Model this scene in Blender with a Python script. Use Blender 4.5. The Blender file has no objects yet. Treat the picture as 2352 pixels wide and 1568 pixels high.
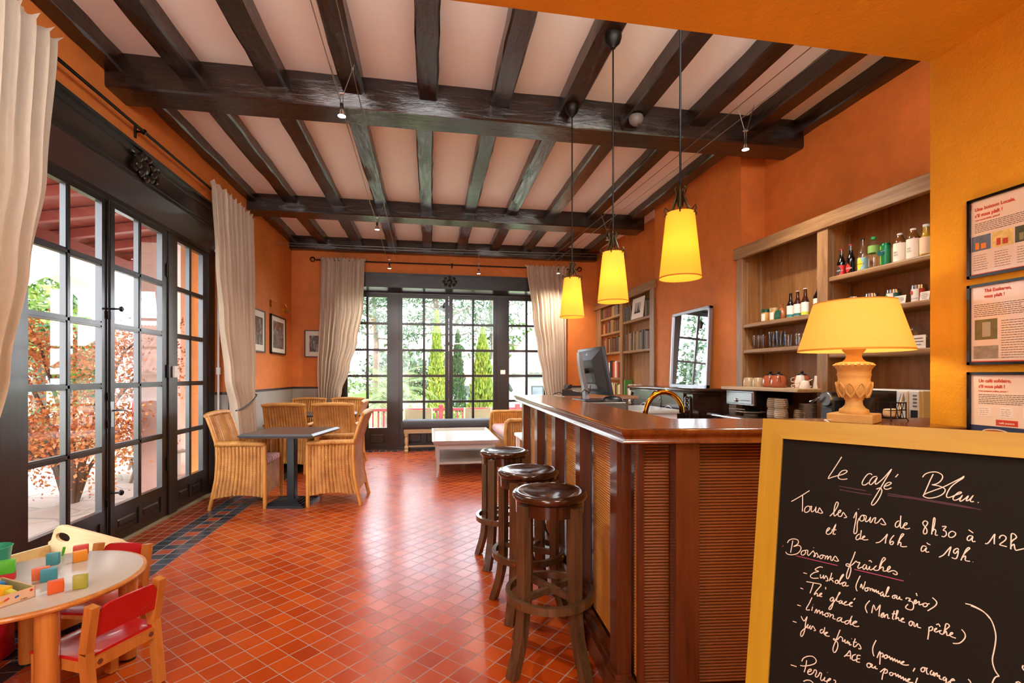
import bpy, bmesh, math, random
from mathutils import Vector, Matrix, Euler
random.seed(7)
S = bpy.context.scene
COL = S.collection
PI = math.pi
R = math.radians

# ------------------------------------------------------------------ camera
cam = bpy.data.cameras.new('camera')
cam.sensor_width = 36.0
cam.lens = 1105.0 / 2352.0 * 36.0
cam.shift_y = 78.0 / 2352.0
cam.clip_start = 0.05
cam.clip_end = 300
camo = bpy.data.objects.new('camera', cam)
camo.location = (0, 0, 1.32)
camo.rotation_euler = (R(90), 0, R(-9.6))
COL.objects.link(camo)
S.camera = camo

# ------------------------------------------------------------------ sky, sun, exposure
S.view_settings.view_transform = 'Standard'
S.view_settings.look = 'None'
S.view_settings.gamma = 1.0
S.view_settings.use_curve_mapping = False
S.view_settings.exposure = 0.36
S.cycles.diffuse_bounces = 7
S.cycles.max_bounces = 12
S.cycles.transparent_max_bounces = 16
S.cycles.sample_clamp_indirect = 6.0
S.cycles.caustics_reflective = False
S.cycles.caustics_refractive = False
W = bpy.data.worlds.new('sky')
S.world = W
W.use_nodes = True
wn = W.node_tree.nodes
wl = W.node_tree.links
bgn = wn['Background']
tc = wn.new('ShaderNodeTexCoord')
sx = wn.new('ShaderNodeSeparateXYZ')
rmp = wn.new('ShaderNodeValToRGB')
wl.new(tc.outputs['Generated'], sx.inputs[0])
wl.new(sx.outputs['Z'], rmp.inputs[0])
rmp.color_ramp.elements[0].position = 0.0
rmp.color_ramp.elements[0].color = (0.95, 0.97, 1.0, 1)
rmp.color_ramp.elements[1].position = 0.7
rmp.color_ramp.elements[1].color = (0.62, 0.78, 1.0, 1)
wl.new(rmp.outputs[0], bgn.inputs['Color'])
bgn.inputs['Strength'].default_value = 13.0

def sun(name, strength, rot, angle, color):
    l = bpy.data.lights.new(name, 'SUN')
    l.energy = strength
    l.angle = R(angle)
    l.color = color
    o = bpy.data.objects.new(name, l)
    o.rotation_euler = rot
    COL.objects.link(o)
    return o
# light travelling to the left and away from the camera, over the roof
sd = Vector((-0.42, 0.62, -0.85)).normalized()
sun('sun', 17.0, sd.to_track_quat('-Z', 'Y').to_euler(), 2.0, (1.0, 0.93, 0.82))

def area(name, loc, rot, sx_, sy_, power, color):
    l = bpy.data.lights.new(name, 'AREA')
    l.shape = 'RECTANGLE'
    l.size = sx_
    l.size_y = sy_
    l.energy = power
    l.color = color
    o = bpy.data.objects.new(name, l)
    o.location = loc
    o.rotation_euler = rot
    COL.objects.link(o)
    return o
# unseen panel lights added on the lobby ceiling to brighten the room
area('lobby_fill_light', (-0.9, -0.2, 2.5), (0, 0, 0), 0.6, 0.6, 35, (1.0, 0.88, 0.70))
area('lobby_fill_light', (1.0, -0.2, 2.5), (0, 0, 0), 0.6, 0.6, 35, (1.0, 0.88, 0.70))
area('lobby_fill_light', (-0.9, -1.9, 2.5), (0, 0, 0), 0.6, 0.6, 35, (1.0, 0.88, 0.70))

def spot(name, loc, target, power, color, size=75, blend=0.7, rad=0.03):
    l = bpy.data.lights.new(name, 'SPOT')
    l.energy = power
    l.color = color
    l.spot_size = R(size)
    l.spot_blend = blend
    l.shadow_soft_size = rad
    o = bpy.data.objects.new(name, l)
    o.location = loc
    o.rotation_euler = (Vector(target) - Vector(loc)).to_track_quat('-Z', 'Y').to_euler()
    COL.objects.link(o)
    return o

def bulb(name, loc, power, color, rad=0.03):
    l = bpy.data.lights.new(name, 'POINT')
    l.energy = power
    l.color = color
    l.shadow_soft_size = rad
    o = bpy.data.objects.new(name, l)
    o.location = loc
    COL.objects.link(o)
    return o

# ------------------------------------------------------------------ mesh helpers
class MB:
    """collects shapes into one mesh"""
    def __init__(s):
        s.bm = bmesh.new()
    def quad(s, *ps):
        return s.bm.faces.new([s.bm.verts.new(p) for p in ps])
    def box(s, lo, hi, M=None):
        x0, y0, z0 = lo
        x1, y1, z1 = hi
        v = [Vector(p) for p in ((x0,y0,z0),(x1,y0,z0),(x1,y1,z0),(x0,y1,z0),(x0,y0,z1),(x1,y0,z1),(x1,y1,z1),(x0,y1,z1))]
        if M is not None:
            v = [M @ p for p in v]
        b = [s.bm.verts.new(p) for p in v]
        for f in ((3,2,1,0),(4,5,6,7),(0,1,5,4),(1,2,6,5),(2,3,7,6),(3,0,4,7)):
            s.bm.faces.new([b[i] for i in f])
        return s
    def cbox(s, c, size, rz=0, M=None):
        m = Matrix.Translation(c) @ Matrix.Rotation(rz, 4, 'Z')
        if M is not None:
            m = m @ M
        return s.box((-size[0]/2,-size[1]/2,-size[2]/2), (size[0]/2,size[1]/2,size[2]/2), m)
    def rbox(s, lo, hi, r, seg=2, M=None):
        t = bmesh.new()
        bmesh.ops.create_cube(t, size=1)
        for v in t.verts:
            v.co = Vector(((lo[i]+hi[i])/2 + v.co[i]*(hi[i]-lo[i]) for i in range(3)))
        bmesh.ops.bevel(t, geom=list(t.edges), offset=r, segments=seg, profile=0.5, affect='EDGES')
        s.add(t, M)
        return s
    def add(s, t, M=None):
        if M is not None:
            t.transform(M)
        me = bpy.data.meshes.new('tmp')
        t.to_mesh(me)
        t.free()
        s.bm.from_mesh(me)
        bpy.data.meshes.remove(me)
    def bar(s, a, b, w, h, up=(0,0,1)):
        """square bar from a to b: w across, h along up"""
        a, b = Vector(a), Vector(b)
        d = (b-a).normalized()
        u = Vector(up)
        x = d.cross(u)
        if x.length < 1e-4:
            x = d.cross(Vector((1,0,0)))
        x.normalize()
        u = x.cross(d).normalized()
        vs = []
        for p in (a, b):
            for i, j in ((-1,-1),(1,-1),(1,1),(-1,1)):
                vs.append(s.bm.verts.new(p + x*(i*w/2) + u*(j*h/2)))
        for f in ((0,1,2,3),(7,6,5,4),(0,4,5,1),(1,5,6,2),(2,6,7,3),(3,7,4,0)):
            s.bm.faces.new([vs[i] for i in f])
        return s
    def tube(s, pts, r, n=8, cap=True, closed=False, sy=1.0):
        pts = [Vector(p) for p in pts]
        k = len(pts)
        rs = r if isinstance(r, (list, tuple)) else [r]*k
        rings = []
        prev = None
        for i in range(k):
            if closed:
                d = (pts[(i+1) % k] - pts[i-1])
            elif i == 0:
                d = pts[1]-pts[0]
            elif i == k-1:
                d = pts[-1]-pts[-2]
            else:
                d = (pts[i+1]-pts[i]).normalized() + (pts[i]-pts[i-1]).normalized()
            d.normalize()
            if prev is None:
                ref = Vector((0,0,1)) if abs(d.z) < 0.9 else Vector((1,0,0))
                x = d.cross(ref).normalized()
            else:
                x = prev - d*prev.dot(d)
                if x.length < 1e-5:
                    x = d.cross(Vector((0,0,1)))
                x.normalize()
            prev = x
            y = d.cross(x)
            rings.append([s.bm.verts.new(pts[i] + (x*math.cos(2*PI*j/n) + y*(sy*math.sin(2*PI*j/n)))*rs[i]) for j in range(n)])
        for i in range(k if closed else k-1):
            a, b = rings[i], rings[(i+1) % k]
            for j in range(n):
                s.bm.faces.new((a[j], a[(j+1) % n], b[(j+1) % n], b[j]))
        if cap and not closed:
            s.bm.faces.new(rings[0][::-1])
            s.bm.faces.new(rings[-1])
        return s
    def lathe(s, prof, n=24, c=(0,0,0), cap=True, M=None, a0=0.0, sx=1.0, sy=1.0):
        """prof: (radius, z) from bottom to top"""
        rings = []
        for r, z in prof:
            ring = []
            for j in range(n):
                p = Vector((c[0]+r*sx*math.cos(a0+2*PI*j/n), c[1]+r*sy*math.sin(a0+2*PI*j/n), c[2]+z))
                if M is not None:
                    p = M @ p
                ring.append(s.bm.verts.new(p))
            rings.append(ring)
        for a, b in zip(rings, rings[1:]):
            for j in range(n):
                s.bm.faces.new((a[j], a[(j+1) % n], b[(j+1) % n], b[j]))
        if cap:
            if prof[0][0] > 1e-6:
                s.bm.faces.new(rings[0][::-1])
            if prof[-1][0] > 1e-6:
                s.bm.faces.new(rings[-1])
        return s
    def cyl(s, c, r, h, n=16, r2=None):
        return s.lathe(((r,0),(r if r2 is None else r2,h)), n, c)
    def prism(s, poly, z0, z1, M=None):
        """polygon (counter-clockwise, xy) extruded z0..z1"""
        f = (lambda p: M @ Vector(p)) if M is not None else Vector
        a = [s.bm.verts.new(f((x,y,z0))) for x, y in poly]
        b = [s.bm.verts.new(f((x,y,z1))) for x, y in poly]
        n = len(poly)
        s.bm.faces.new(a[::-1])
        s.bm.faces.new(b)
        for i in range(n):
            s.bm.faces.new((a[i], a[(i+1) % n], b[(i+1) % n], b[i]))
        return s
    def sweep(s, prof, path, up=(0,0,1), closed=False, cap=True):
        """sweep profile (across, up) along a horizontal path, mitred"""
        path = [Vector(p) for p in path]
        k = len(path)
        rings = []
        U = Vector(up)
        for i in range(k):
            d0 = (path[i]-path[i-1]).normalized() if (i > 0 or closed) else None
            d1 = (path[(i+1) % k]-path[i]).normalized() if (i < k-1 or closed) else None
            d0 = d0 or d1
            d1 = d1 or d0
            n0, n1 = d0.cross(U).normalized(), d1.cross(U).normalized()
            m = (n0+n1).normalized()
            m = m / max(0.2, m.dot(n0))
            rings.append([s.bm.verts.new(path[i] + m*a + U*b) for a, b in prof])
        n = len(prof)
        for i in range(k if closed else k-1):
            a, b = rings[i], rings[(i+1) % k]
            for j in range(n):
                s.bm.faces.new((a[j], a[(j+1) % n], b[(j+1) % n], b[j]))
        if cap and not closed:
            s.bm.faces.new(rings[0][::-1])
            s.bm.faces.new(rings[-1])
        return s
    def grid(s, f, nu, nv, cu=False):
        """surface f(u,v), u,v in 0..1"""
        g = [[s.bm.verts.new(f(i/nu, j/nv)) for j in range(nv+1)] for i in range(nu if cu else nu+1)]
        k = len(g)
        for i in range(nu):
            for j in range(nv):
                s.bm.faces.new((g[i][j], g[(i+1) % k][j], g[(i+1) % k][j+1], g[i][j+1]))
        return s
    def solidify(s, t):
        bmesh.ops.recalc_face_normals(s.bm, faces=list(s.bm.faces))
        bmesh.ops.solidify(s.bm, geom=list(s.bm.faces), thickness=t)
        return s
    def bevel(s, r, seg=2, ang=30):
        es = [e for e in s.bm.edges if len(e.link_faces) == 2 and e.calc_face_angle(0) > R(ang)]
        bmesh.ops.bevel(s.bm, geom=es, offset=r, segments=seg, profile=0.5, affect='EDGES', clamp_overlap=True)
        return s
    def xf(s, M):
        s.bm.transform(M)
        return s

def obj(name, mb, mat, parent=None, smooth=None, fix=True):
    """link the collected shapes as ONE mesh object; smooth = auto-smooth angle in degrees"""
    bm = mb.bm
    if fix:
        bmesh.ops.recalc_face_normals(bm, faces=list(bm.faces))
    if smooth is not None:
        for f in bm.faces:
            f.smooth = True
        a = R(smooth)
        for e in bm.edges:
            e.smooth = not (len(e.link_faces) == 2 and e.calc_face_angle(0) > a)
    me = bpy.data.meshes.new(name)
    bm.to_mesh(me)
    bm.free()
    for m in (mat if isinstance(mat, (list, tuple)) else [mat]):
        me.materials.append(m)
    o = bpy.data.objects.new(name, me)
    COL.objects.link(o)
    if parent is not None:
        o.parent = parent
    return o

def tag(o, label, cat=None, group=None, kind=None):
    if label:
        o['label'] = label
    if cat:
        o['category'] = cat
    if group:
        o['group'] = group
    if kind:
        o['kind'] = kind
    return o

def thing(name, label, cat, loc=(0,0,0), rz=0.0, group=None):
    o = bpy.data.objects.new(name, None)
    o.empty_display_size = 0.05
    o.location = loc
    o.rotation_euler = (0, 0, rz)
    COL.objects.link(o)
    return tag(o, label, cat, group)

def struct(name, mb, mat, label, parent=None, smooth=None):
    o = obj(name, mb, mat, parent, smooth)
    if parent is None:
        o['kind'] = 'structure'
        o['label'] = label
        o['category'] = name.split('_')[0] if not name.startswith(('ceiling_beam',)) else 'beam'
    return o

def dup(root, label, loc=None, rz=None, group=None, cat=None):
    """a copy of a thing with copies of its parts and sub-parts"""
    r = root.copy()
    COL.objects.link(r)
    if loc is not None:
        r.location = loc
    if rz is not None:
        r.rotation_euler = (0, 0, rz)
    tag(r, label, cat, group)
    for ch in list(root.children):
        c = ch.copy()
        COL.objects.link(c)
        c.parent = r
        for g in list(ch.children):
            d = g.copy()
            COL.objects.link(d)
            d.parent = c
    return r

def lettering(parent, text, size, loc, rot, mat, align='LEFT', extrude=0.0003, name='lettering', off=0.0, sx=1.0):
    """flat raised letters as a mesh, placed in the parent's space"""
    c = bpy.data.curves.new(name, 'FONT')
    c.body = text
    c.size = size
    c.align_x = align
    c.extrude = extrude
    c.offset = off
    c.resolution_u = 3
    tmp = bpy.data.objects.new(name, c)
    me = bpy.data.meshes.new_from_object(tmp)
    bpy.data.objects.remove(tmp)
    me.materials.clear()
    me.materials.append(mat)
    o = bpy.data.objects.new(name, me)
    o.location = loc
    o.rotation_euler = rot
    o.scale = (sx, 1, 1)
    COL.objects.link(o)
    if parent is not None:
        o.parent = parent
    return o

# ------------------------------------------------------------------ materials
def lin(h):
    h = h.lstrip('#')
    out = []
    for i in (0, 2, 4):
        c = int(h[i:i+2], 16)/255
        out.append(c/12.92 if c <= 0.04045 else ((c+0.055)/1.055)**2.4)
    return out + [1]

class NT:
    def __init__(s, name):
        s.m = bpy.data.materials.new(name)
        s.m.use_nodes = True
        s.n = s.m.node_tree.nodes
        s.l = s.m.node_tree.links
        s.b = s.n['Principled BSDF']
        s.o = s.n['Material Output']
    def new(s, t, **k):
        x = s.n.new('ShaderNode'+t)
        for a, b in k.items():
            setattr(x, a, b)
        return x
    def link(s, a, b):
        s.l.new(a, b)
    def coords(s, scale=(1,1,1), rot=(0,0,0), src='Object'):
        t = s.new('TexCoord')
        m = s.new('Mapping')
        m.inputs['Scale'].default_value = scale
        m.inputs['Rotation'].default_value = rot
        s.link(t.outputs[src], m.inputs[0])
        return m.outputs[0]
    def noise(s, vec, scale=5, detail=4, rough=0.55, dist=0.0):
        x = s.new('TexNoise')
        x.inputs['Scale'].default_value = scale
        x.inputs['Detail'].default_value = detail
        x.inputs['Roughness'].default_value = rough
        x.inputs['Distortion'].default_value = dist
        if vec is not None:
            s.link(vec, x.inputs['Vector'])
        return x.outputs['Fac']
    def ramp(s, fac, stops):
        x = s.new('ValToRGB')
        e = x.color_ramp.elements
        while len(e) < len(stops):
            e.new(0.5)
        for i, (p, c) in enumerate(stops):
            e[i].position = p
            e[i].color = c if len(c) == 4 else (*c, 1)
        s.link(fac, x.inputs[0])
        return x.outputs[0]
    def mix(s, fac, a, b, mode='MIX'):
        x = s.new('Mix', data_type='RGBA', blend_type=mode)
        for v, i in ((fac, 0), (a, 6), (b, 7)):
            if isinstance(v, (int, float)):
                x.inputs[i].default_value = v
            elif isinstance(v, (tuple, list)):
                x.inputs[i].default_value = v if len(v) == 4 else (*v, 1)
            else:
                s.link(v, x.inputs[i])
        return x.outputs[2]
    def math(s, op, a, b=None):
        x = s.new('Math', operation=op)
        for v, i in ((a, 0), (b, 1)):
            if v is None:
                continue
            if isinstance(v, (int, float)):
                x.inputs[i].default_value = v
            else:
                s.link(v, x.inputs[i])
        return x.outputs[0]
    def bump(s, h, strength=0.3, dist=0.01):
        x = s.new('Bump')
        x.inputs['Strength'].default_value = strength
        x.inputs['Distance'].default_value = dist
        s.link(h, x.inputs['Height'])
        s.link(x.outputs[0], s.b.inputs['Normal'])
        return x
    def set(s, **k):
        for a, v in k.items():
            a = {'color':'Base Color','rough':'Roughness','metal':'Metallic','spec':'Specular IOR Level','coat':'Coat Weight','coatr':'Coat Roughness','trans':'Transmission Weight','ior':'IOR','sheen':'Sheen Weight','alpha':'Alpha','ecol':'Emission Color','estr':'Emission Strength'}[a]
            if isinstance(v, (int, float)):
                s.b.inputs[a].default_value = v
            elif isinstance(v, (tuple, list)):
                s.b.inputs[a].default_value = v if len(v) == 4 else (*v, 1)
            else:
                s.link(v, s.b.inputs[a])
        return s

def mul(c, k):
    return (c[0]*k, c[1]*k, c[2]*k, 1)

def plain(name, hexc, rough=0.5, metal=0.0, var=0.12, vs=8.0, bump=0.0, bs=60.0, **k):
    t = NT(name)
    c = lin(hexc) if isinstance(hexc, str) else list(hexc)
    v = t.coords()
    n = t.noise(v, vs, 3)
    col = t.mix(n, mul(c, 1-var), mul(c, 1+var))
    t.set(color=col, rough=rough, metal=metal, **k)
    if bump:
        t.bump(t.noise(v, bs, 3), bump, 0.004)
    return t.m

def wood(name, dark, light, axis='Z', rough=0.35, scale=1.0, bump=0.08, coat=0.0, spec=0.5, stretch=14, **k):
    t = NT(name)
    s = {'X': (1, stretch, stretch), 'Y': (stretch, 1, stretch), 'Z': (stretch, stretch, 1)}[axis]
    v = t.coords(tuple(a*scale for a in s))
    n1 = t.noise(v, 2.2, 6, 0.62, 0.6)
    n2 = t.noise(v, 9, 3, 0.6)
    f = t.math('ADD', t.math('MULTIPLY', n1, 0.7), t.math('MULTIPLY', n2, 0.3))
    col = t.ramp(f, ((0.32, lin(dark)), (0.68, lin(light))))
    t.set(color=col, rough=rough, coat=coat, coatr=0.1, spec=spec, **k)
    if bump:
        t.bump(f, bump, 0.006)
    return t.m

def glassy(name, tint=(1,1,1), ior=1.45, gl=1.0, rough=0.0):
    """thin clear glass: transparent with a fresnel reflection"""
    t = NT(name)
    tr = t.new('BsdfTransparent')
    tr.inputs[0].default_value = (*tint, 1)
    g = t.new('BsdfGlossy')
    g.inputs['Roughness'].default_value = rough
    g.inputs['Color'].default_value = (gl, gl, gl, 1)
    lw = t.new('LayerWeight')
    lw.inputs[0].default_value = 0.5
    fr = t.math('ADD', t.math('MULTIPLY', t.math('POWER', lw.outputs['Facing'], 5.0), 0.94), 0.05)
    mx = t.new('MixShader')
    t.link(fr, mx.inputs[0])
    t.link(tr.outputs[0], mx.inputs[1])
    t.link(g.outputs[0], mx.inputs[2])
    t.link(mx.outputs[0], t.o.inputs[0])
    return t.m

def emit(name, col, strength, base=(0.8,0.8,0.8)):
    t = NT(name)
    t.set(color=base, ecol=col, estr=strength, rough=0.5)
    return t.m

def plaster(name, c, var=0.22, bump=0.35):
    t = NT(name)
    v = t.coords(src='Object')
    n1 = t.noise(v, 1.6, 5, 0.6)
    n2 = t.noise(v, 9, 4, 0.6)
    f = t.math('ADD', t.math('MULTIPLY', n1, 0.65), t.math('MULTIPLY', n2, 0.35))
    col = t.ramp(f, ((0.3, mul(c, 1-var)), (0.7, mul(c, 1+var))))
    t.set(color=col, rough=0.62, spec=0.3)
    h = t.math('ADD', t.math('MULTIPLY', t.noise(v, 140, 3), 0.5), t.noise(v, 30, 4))
    t.bump(h, bump, 0.006)
    return t.m

M_WALL = plaster('terracotta_limewash', (0.62, 0.175, 0.034))
M_SOFFIT = plaster('orange_roughcast', (0.66, 0.33, 0.016), 0.12, 0.9)
M_DADO = plaster('grey_dado_paint', (0.34, 0.305, 0.26), 0.10, 0.25)
M_CEIL = plaster('cream_plaster', (0.92, 0.88, 0.79), 0.02, 0.12)
def hewn(name, ax):
    t = NT(name)
    sc = [26, 26, 26]
    sc[ax] = 5
    v = t.coords(tuple(sc))
    v2 = t.coords((7, 7, 7))
    n1 = t.noise(v, 1.0, 6, 0.65, 0.8)
    n2 = t.noise(v2, 1.0, 4, 0.6)
    t.set(color=t.ramp(n1, ((0.35, lin('#0e0705')), (0.65, lin('#2c1a11')))), rough=0.21, spec=0.75)
    h = t.math('ADD', t.math('MULTIPLY', n1, 0.6), t.math('MULTIPLY', n2, 0.9))
    t.bump(h, 0.6, 0.010)
    return t.m
M_BEAM = hewn('tarred_oak', 1)
M_BEAMX = hewn('tarred_oak_cross', 0)
M_DOOR = wood('dark_stained_joinery', '#140e0c', '#2a1d17', 'Z', 0.33, 1.0, 0.10, 0.2)
M_DOORH = wood('dark_stained_joinery_lintel', '#141010', '#241b18', 'Y', 0.28, 1.0, 0.10, 0.3)
M_DOORX = wood('dark_stained_joinery_cross', '#141010', '#241b18', 'X', 0.30, 1.0, 0.10, 0.3)
M_STRIPE = plain('dark_stripe_paint', '#2a201d', 0.5)
M_GLASS = glassy('window_glass', (0.97, 0.98, 0.98), 1.5)
M_CURT = None
M_IRON = plain('black_iron', '#15130f', 0.42, 0.6)
M_STONE = plain('threshold_stone', '#8a7a62', 0.8, var=0.25, vs=30, bump=0.5)
M_WHITE = plain('white_plastic', '#e8e6e0', 0.4)
M_BLACK = plain('black_plastic', '#141416', 0.4)
M_CHROME = plain('chrome', '#cfd2d6', 0.16, 1.0, var=0.03)
M_STEEL = plain('brushed_steel', '#9a9da1', 0.3, 1.0, var=0.05)
M_BRASS = plain('brass', '#c08a2c', 0.25, 1.0, var=0.06)

def tiles(name, pitch, rot, cols, grout, wa=0.05, wb=0.03, checker=None, rough=0.235):
    """square tiles on a floor; cols = ramp of per-tile colours"""
    t = NT(name)
    tcn = t.new('TexCoord')
    mp = t.new('Mapping')
    mp.inputs['Rotation'].default_value = (0, 0, rot)
    mp.inputs['Scale'].default_value = (1/pitch, 1/pitch, 1)
    t.link(tcn.outputs['Object'], mp.inputs[0])
    sp = t.new('SeparateXYZ')
    t.link(mp.outputs[0], sp.inputs[0])
    def edge(o, w):
        f = t.math('FRACT', o)
        d = t.math('ABSOLUTE', t.math('SUBTRACT', f, 0.5))
        e = t.new('MapRange', interpolation_type='SMOOTHSTEP')
        e.inputs['From Min'].default_value = 0.5-w/2-0.012
        e.inputs['From Max'].default_value = 0.5-w/2+0.006
        t.link(d, e.inputs['Value'])
        return e.outputs[0]
    g = t.math('MAXIMUM', edge(sp.outputs['X'], wa), edge(sp.outputs['Y'], wb))
    fl = t.new('VectorMath', operation='FLOOR')
    t.link(mp.outputs[0], fl.inputs[0])
    wnz = t.new('TexWhiteNoise')
    wnz.noise_dimensions = '2D'
    t.link(fl.outputs[0], wnz.inputs['Vector'])
    big = t.noise(tcn.outputs['Object'], 1.3, 3)
    fine = t.noise(tcn.outputs['Object'], 40, 3)
    f = t.math('ADD', t.math('MULTIPLY', wnz.outputs['Value'], 0.5), t.math('MULTIPLY', big, 0.5))
    base = t.ramp(f, cols)
    base = t.mix(t.math('MULTIPLY', fine, 0.25), base, (0.9, 0.55, 0.4, 1), 'MULTIPLY')
    col = t.mix(g, base, grout)
    t.set(color=col, spec=0.20)
    rr = t.math('ADD', t.math('MULTIPLY', g, 0.5), t.math('ADD', t.math('MULTIPLY', t.noise(tcn.outputs['Object'], 5, 4), 0.12), rough-0.06))
    t.set(rough=rr)
    h = t.math('ADD', t.math('SUBTRACT', 1.0, g), t.math('MULTIPLY', wnz.outputs['Value'], 0.25))
    h = t.math('ADD', h, t.math('MULTIPLY', t.noise(tcn.outputs['Object'], 9, 2), 0.5))
    t.bump(h, 0.16, 0.004)
    return t.m
M_TILE = tiles('red_quarry_tile', 0.1035, R(45), ((0.25, lin('#98380c')), (0.5, lin('#a6430f')), (0.78, lin('#b35017'))), lin('#95857a'), 0.046, 0.026)
M_TRED = tiles('border_red_tile', 0.1035, 0, ((0.2, lin('#7e3214')), (0.8, lin('#9e4522'))), lin('#b9aca0'), 0.03, 0.03)
M_TBLK = tiles('border_black_tile', 0.1035, 0, ((0.2, lin('#23262c')), (0.8, lin('#3a3f48'))), lin('#9a948e'), 0.03, 0.03)
# ================================================================== THE ROOM
M_BOUNCE = plain('white_bounce_surface', '#ece8e0', 0.9, var=0.06, vs=30)  # white surface of the added bounce roof and reflection-blocking wall
def MBQ(*ps):
    m = MB()
    m.quad(*ps)
    return m
XL, XD = -2.28, -2.45          # left wall face, left door plane
YF, YD = 8.5, 8.85             # far wall face, far door plane
ZC = 3.615                     # plaster between the joists

# floor: red tiles laid on the diagonal, border of red and black tiles along the doors
m = MB()
m.quad((-1.81,-3,0),(3.8,-3,0),(3.8,8.56,0),(-1.81,8.56,0))
m.quad((-1.81,8.77,0),(3.8,8.77,0),(3.8,8.9,0),(-1.81,8.9,0))
floor = struct('floor', m, M_TILE, 'glossy red quarry tile floor laid on the diagonal')
P_ = 0.1035
bl, br_ = MB(), MB()
def bq(mb, x0, x1, y0, y1):
    mb.quad((x0,y0,0),(x1,y0,0),(x1,y1,0),(x0,y1,0))
ya, yb = -29*P_, 85*P_
bq(bl, -P_, 0, ya, yb); bq(bl, -3*P_, -2*P_, ya, yb); bq(br_, -5.6*P_, -3*P_, ya, yb)
for k in range(-29, 85):
    bq(bl if k % 2 else br_, -2*P_, -P_, k*P_, (k+1)*P_)
b1 = obj('border_black', bl, M_TBLK, floor); b1.location = (-1.81, 0, 0)
b2 = obj('border_red', br_, M_TRED, floor); b2.location = (-1.81, 0, 0)
bl, br_ = MB(), MB()
for k in range(0, 55):
    bq(bl if k % 2 else br_, k*P_, (k+1)*P_, 0, P_)
bq(bl, 0, 55*P_, P_, 2*P_+0.003)
b1 = obj('border_black', bl, M_TBLK, floor); b1.location = (-1.81, 8.56, 0)
b2 = obj('border_red', br_, M_TRED, floor); b2.location = (-1.81, 8.56, 0)
m = MB().box((-2.5, 2.2, -0.02), (-2.385, 6.0, 0.012))
obj('threshold', m, M_STONE, floor)

# ceiling plaster and roof
m = MB().box((-2.7,1.6,ZC), (3.8,8.95,ZC+0.15))
struct('ceiling', m, M_CEIL, 'cream plaster ceiling between the dark joists')
m = MB().box((-2.9,.45,3.8), (4.1,9.5,3.9)); m.box((2.42,-1.6,3.8),(4.1,.45,3.9))  # front overhang and side slab added to keep sun out of the added windows
struct('roof_slab', m, M_CEIL, 'flat roof slab over the room, with added sun-blocking overhang')

obj('threshold', MB().box((-1.52,8.795,-.02),(2.16,8.95,.03)), M_DOORX, floor)
# left wall
def wallset(name, label, boxes, face, n):
    """boxes: (lo,hi) of the wall; face: list of (lo,hi) thin dado boxes"""
    m = MB()
    for lo, hi in boxes:
        m.box(lo, hi)
    w = struct(name, m, M_WALL, label)
    if face:
        d, s_, bb = MB(), MB(), MB()
        for (x0,y0), (x1,y1) in face:
            d.box((x0,y0,0), (x1,y1,1.10))
        obj('dado', d, M_DADO, w)
        e = 0.004
        for (x0,y0), (x1,y1) in face:
            s_.box((x0-e,y0-e,1.10), (x1+e,y1+e,1.132))
        obj('stripe', s_, M_STRIPE, w)
        e = 0.018
        for (x0,y0), (x1,y1) in face:
            bb.box((x0-e,y0-e,0), (x1+e,y1+e,0.15))
        struct('baseboard_'+n, bb.bevel(0.004, 1), M_DOORH, 'dark wooden skirting board along the '+n+' wall')
    return w
wallset('wall_left', 'terracotta wall on the left above and beside the garden doors',
    [((-2.7,-3,0),(XL,2.4,3.7)), ((-2.7,5.95,0),(XL,8.95,3.7)), ((-2.7,2.4,3.0),(XL,5.95,3.7))],
    [((-2.44,5.94),(XL+0.006,8.49))], 'left')
wallset('wall_far', 'terracotta far wall around the terrace doors',
    [((-2.28,YF,0),(-1.52,8.95,3.7)), ((2.16,YF,0),(3.8,8.95,3.7)), ((-1.52,YF,3.0),(2.16,8.95,3.7))],
    [((-2.27,YF-0.006),(-1.52,8.8)), ((2.16,YF-0.006),(3.0,8.8))], 'far')
# right side: chimney breast, wall behind the shelves, end wall with posters
m = MB().prism(((3.052,4.35),(3.8,4.35),(3.8,6.16),(3.022,6.16)), 0, 3.7)
w = struct('wall_chimney_breast', m, M_WALL, 'terracotta chimney breast behind the carved mantelpiece')
obj('dado', MB().prism(((3.047,4.346),(3.2,4.346),(3.2,6.165),(3.017,6.165)), 0, 1.06), M_DADO, w)
obj('stripe', MB().prism(((3.043,4.343),(3.2,4.343),(3.2,6.168),(3.013,6.168)), 1.06, 1.092), M_STRIPE, w)
m = MB().prism(((3.355,1.2),(3.8,1.2),(3.8,4.36),(3.315,4.36)), 0, 3.7)
struct('wall_right', m, M_WALL, 'terracotta wall above the bar shelving')
m = MB().prism(((3.25,6.15),(3.8,6.15),(3.8,8.52),(3.03,8.52)), 0, 3.7)
struct('wall_right_far', m, M_WALL, 'terracotta wall above the far bookcase')
m = MB().box((1.955,-3,0), (2.4,1.606,2.563))
m.box((2.4,1.0,0), (3.8,1.2,.95)); m.box((2.4,1.0,2.45), (3.8,1.2,3.7)); m.box((3.36,1.0,.95), (3.8,1.2,2.45))
struct('wall_near', m, M_SOFFIT, 'bright orange roughcast wall carrying the framed posters')
m = MB().box((-2.7,-3.3,2.563), (3.8,1.606,2.62))
struct('ceiling_lobby', m, M_SOFFIT, 'lower orange roughcast ceiling over the entrance side')
m = MB().box((-2.9,-3.5,2.62), (2.42,1.60,2.66))
struct('roof_bounce', m, M_BOUNCE, 'unseen white roof added over the lobby to bounce sunlight up')  # unseen roof added to bounce sun through the clerestory
m = MB().box((-4.5,-6.4,0), (4.5,-6.0,6.0))
struct('wall_parapet', m, M_BOUNCE, 'unseen white wall added to block sky reflections in the doors')  # unseen wall added to keep bright sky out of the door glass
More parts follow.
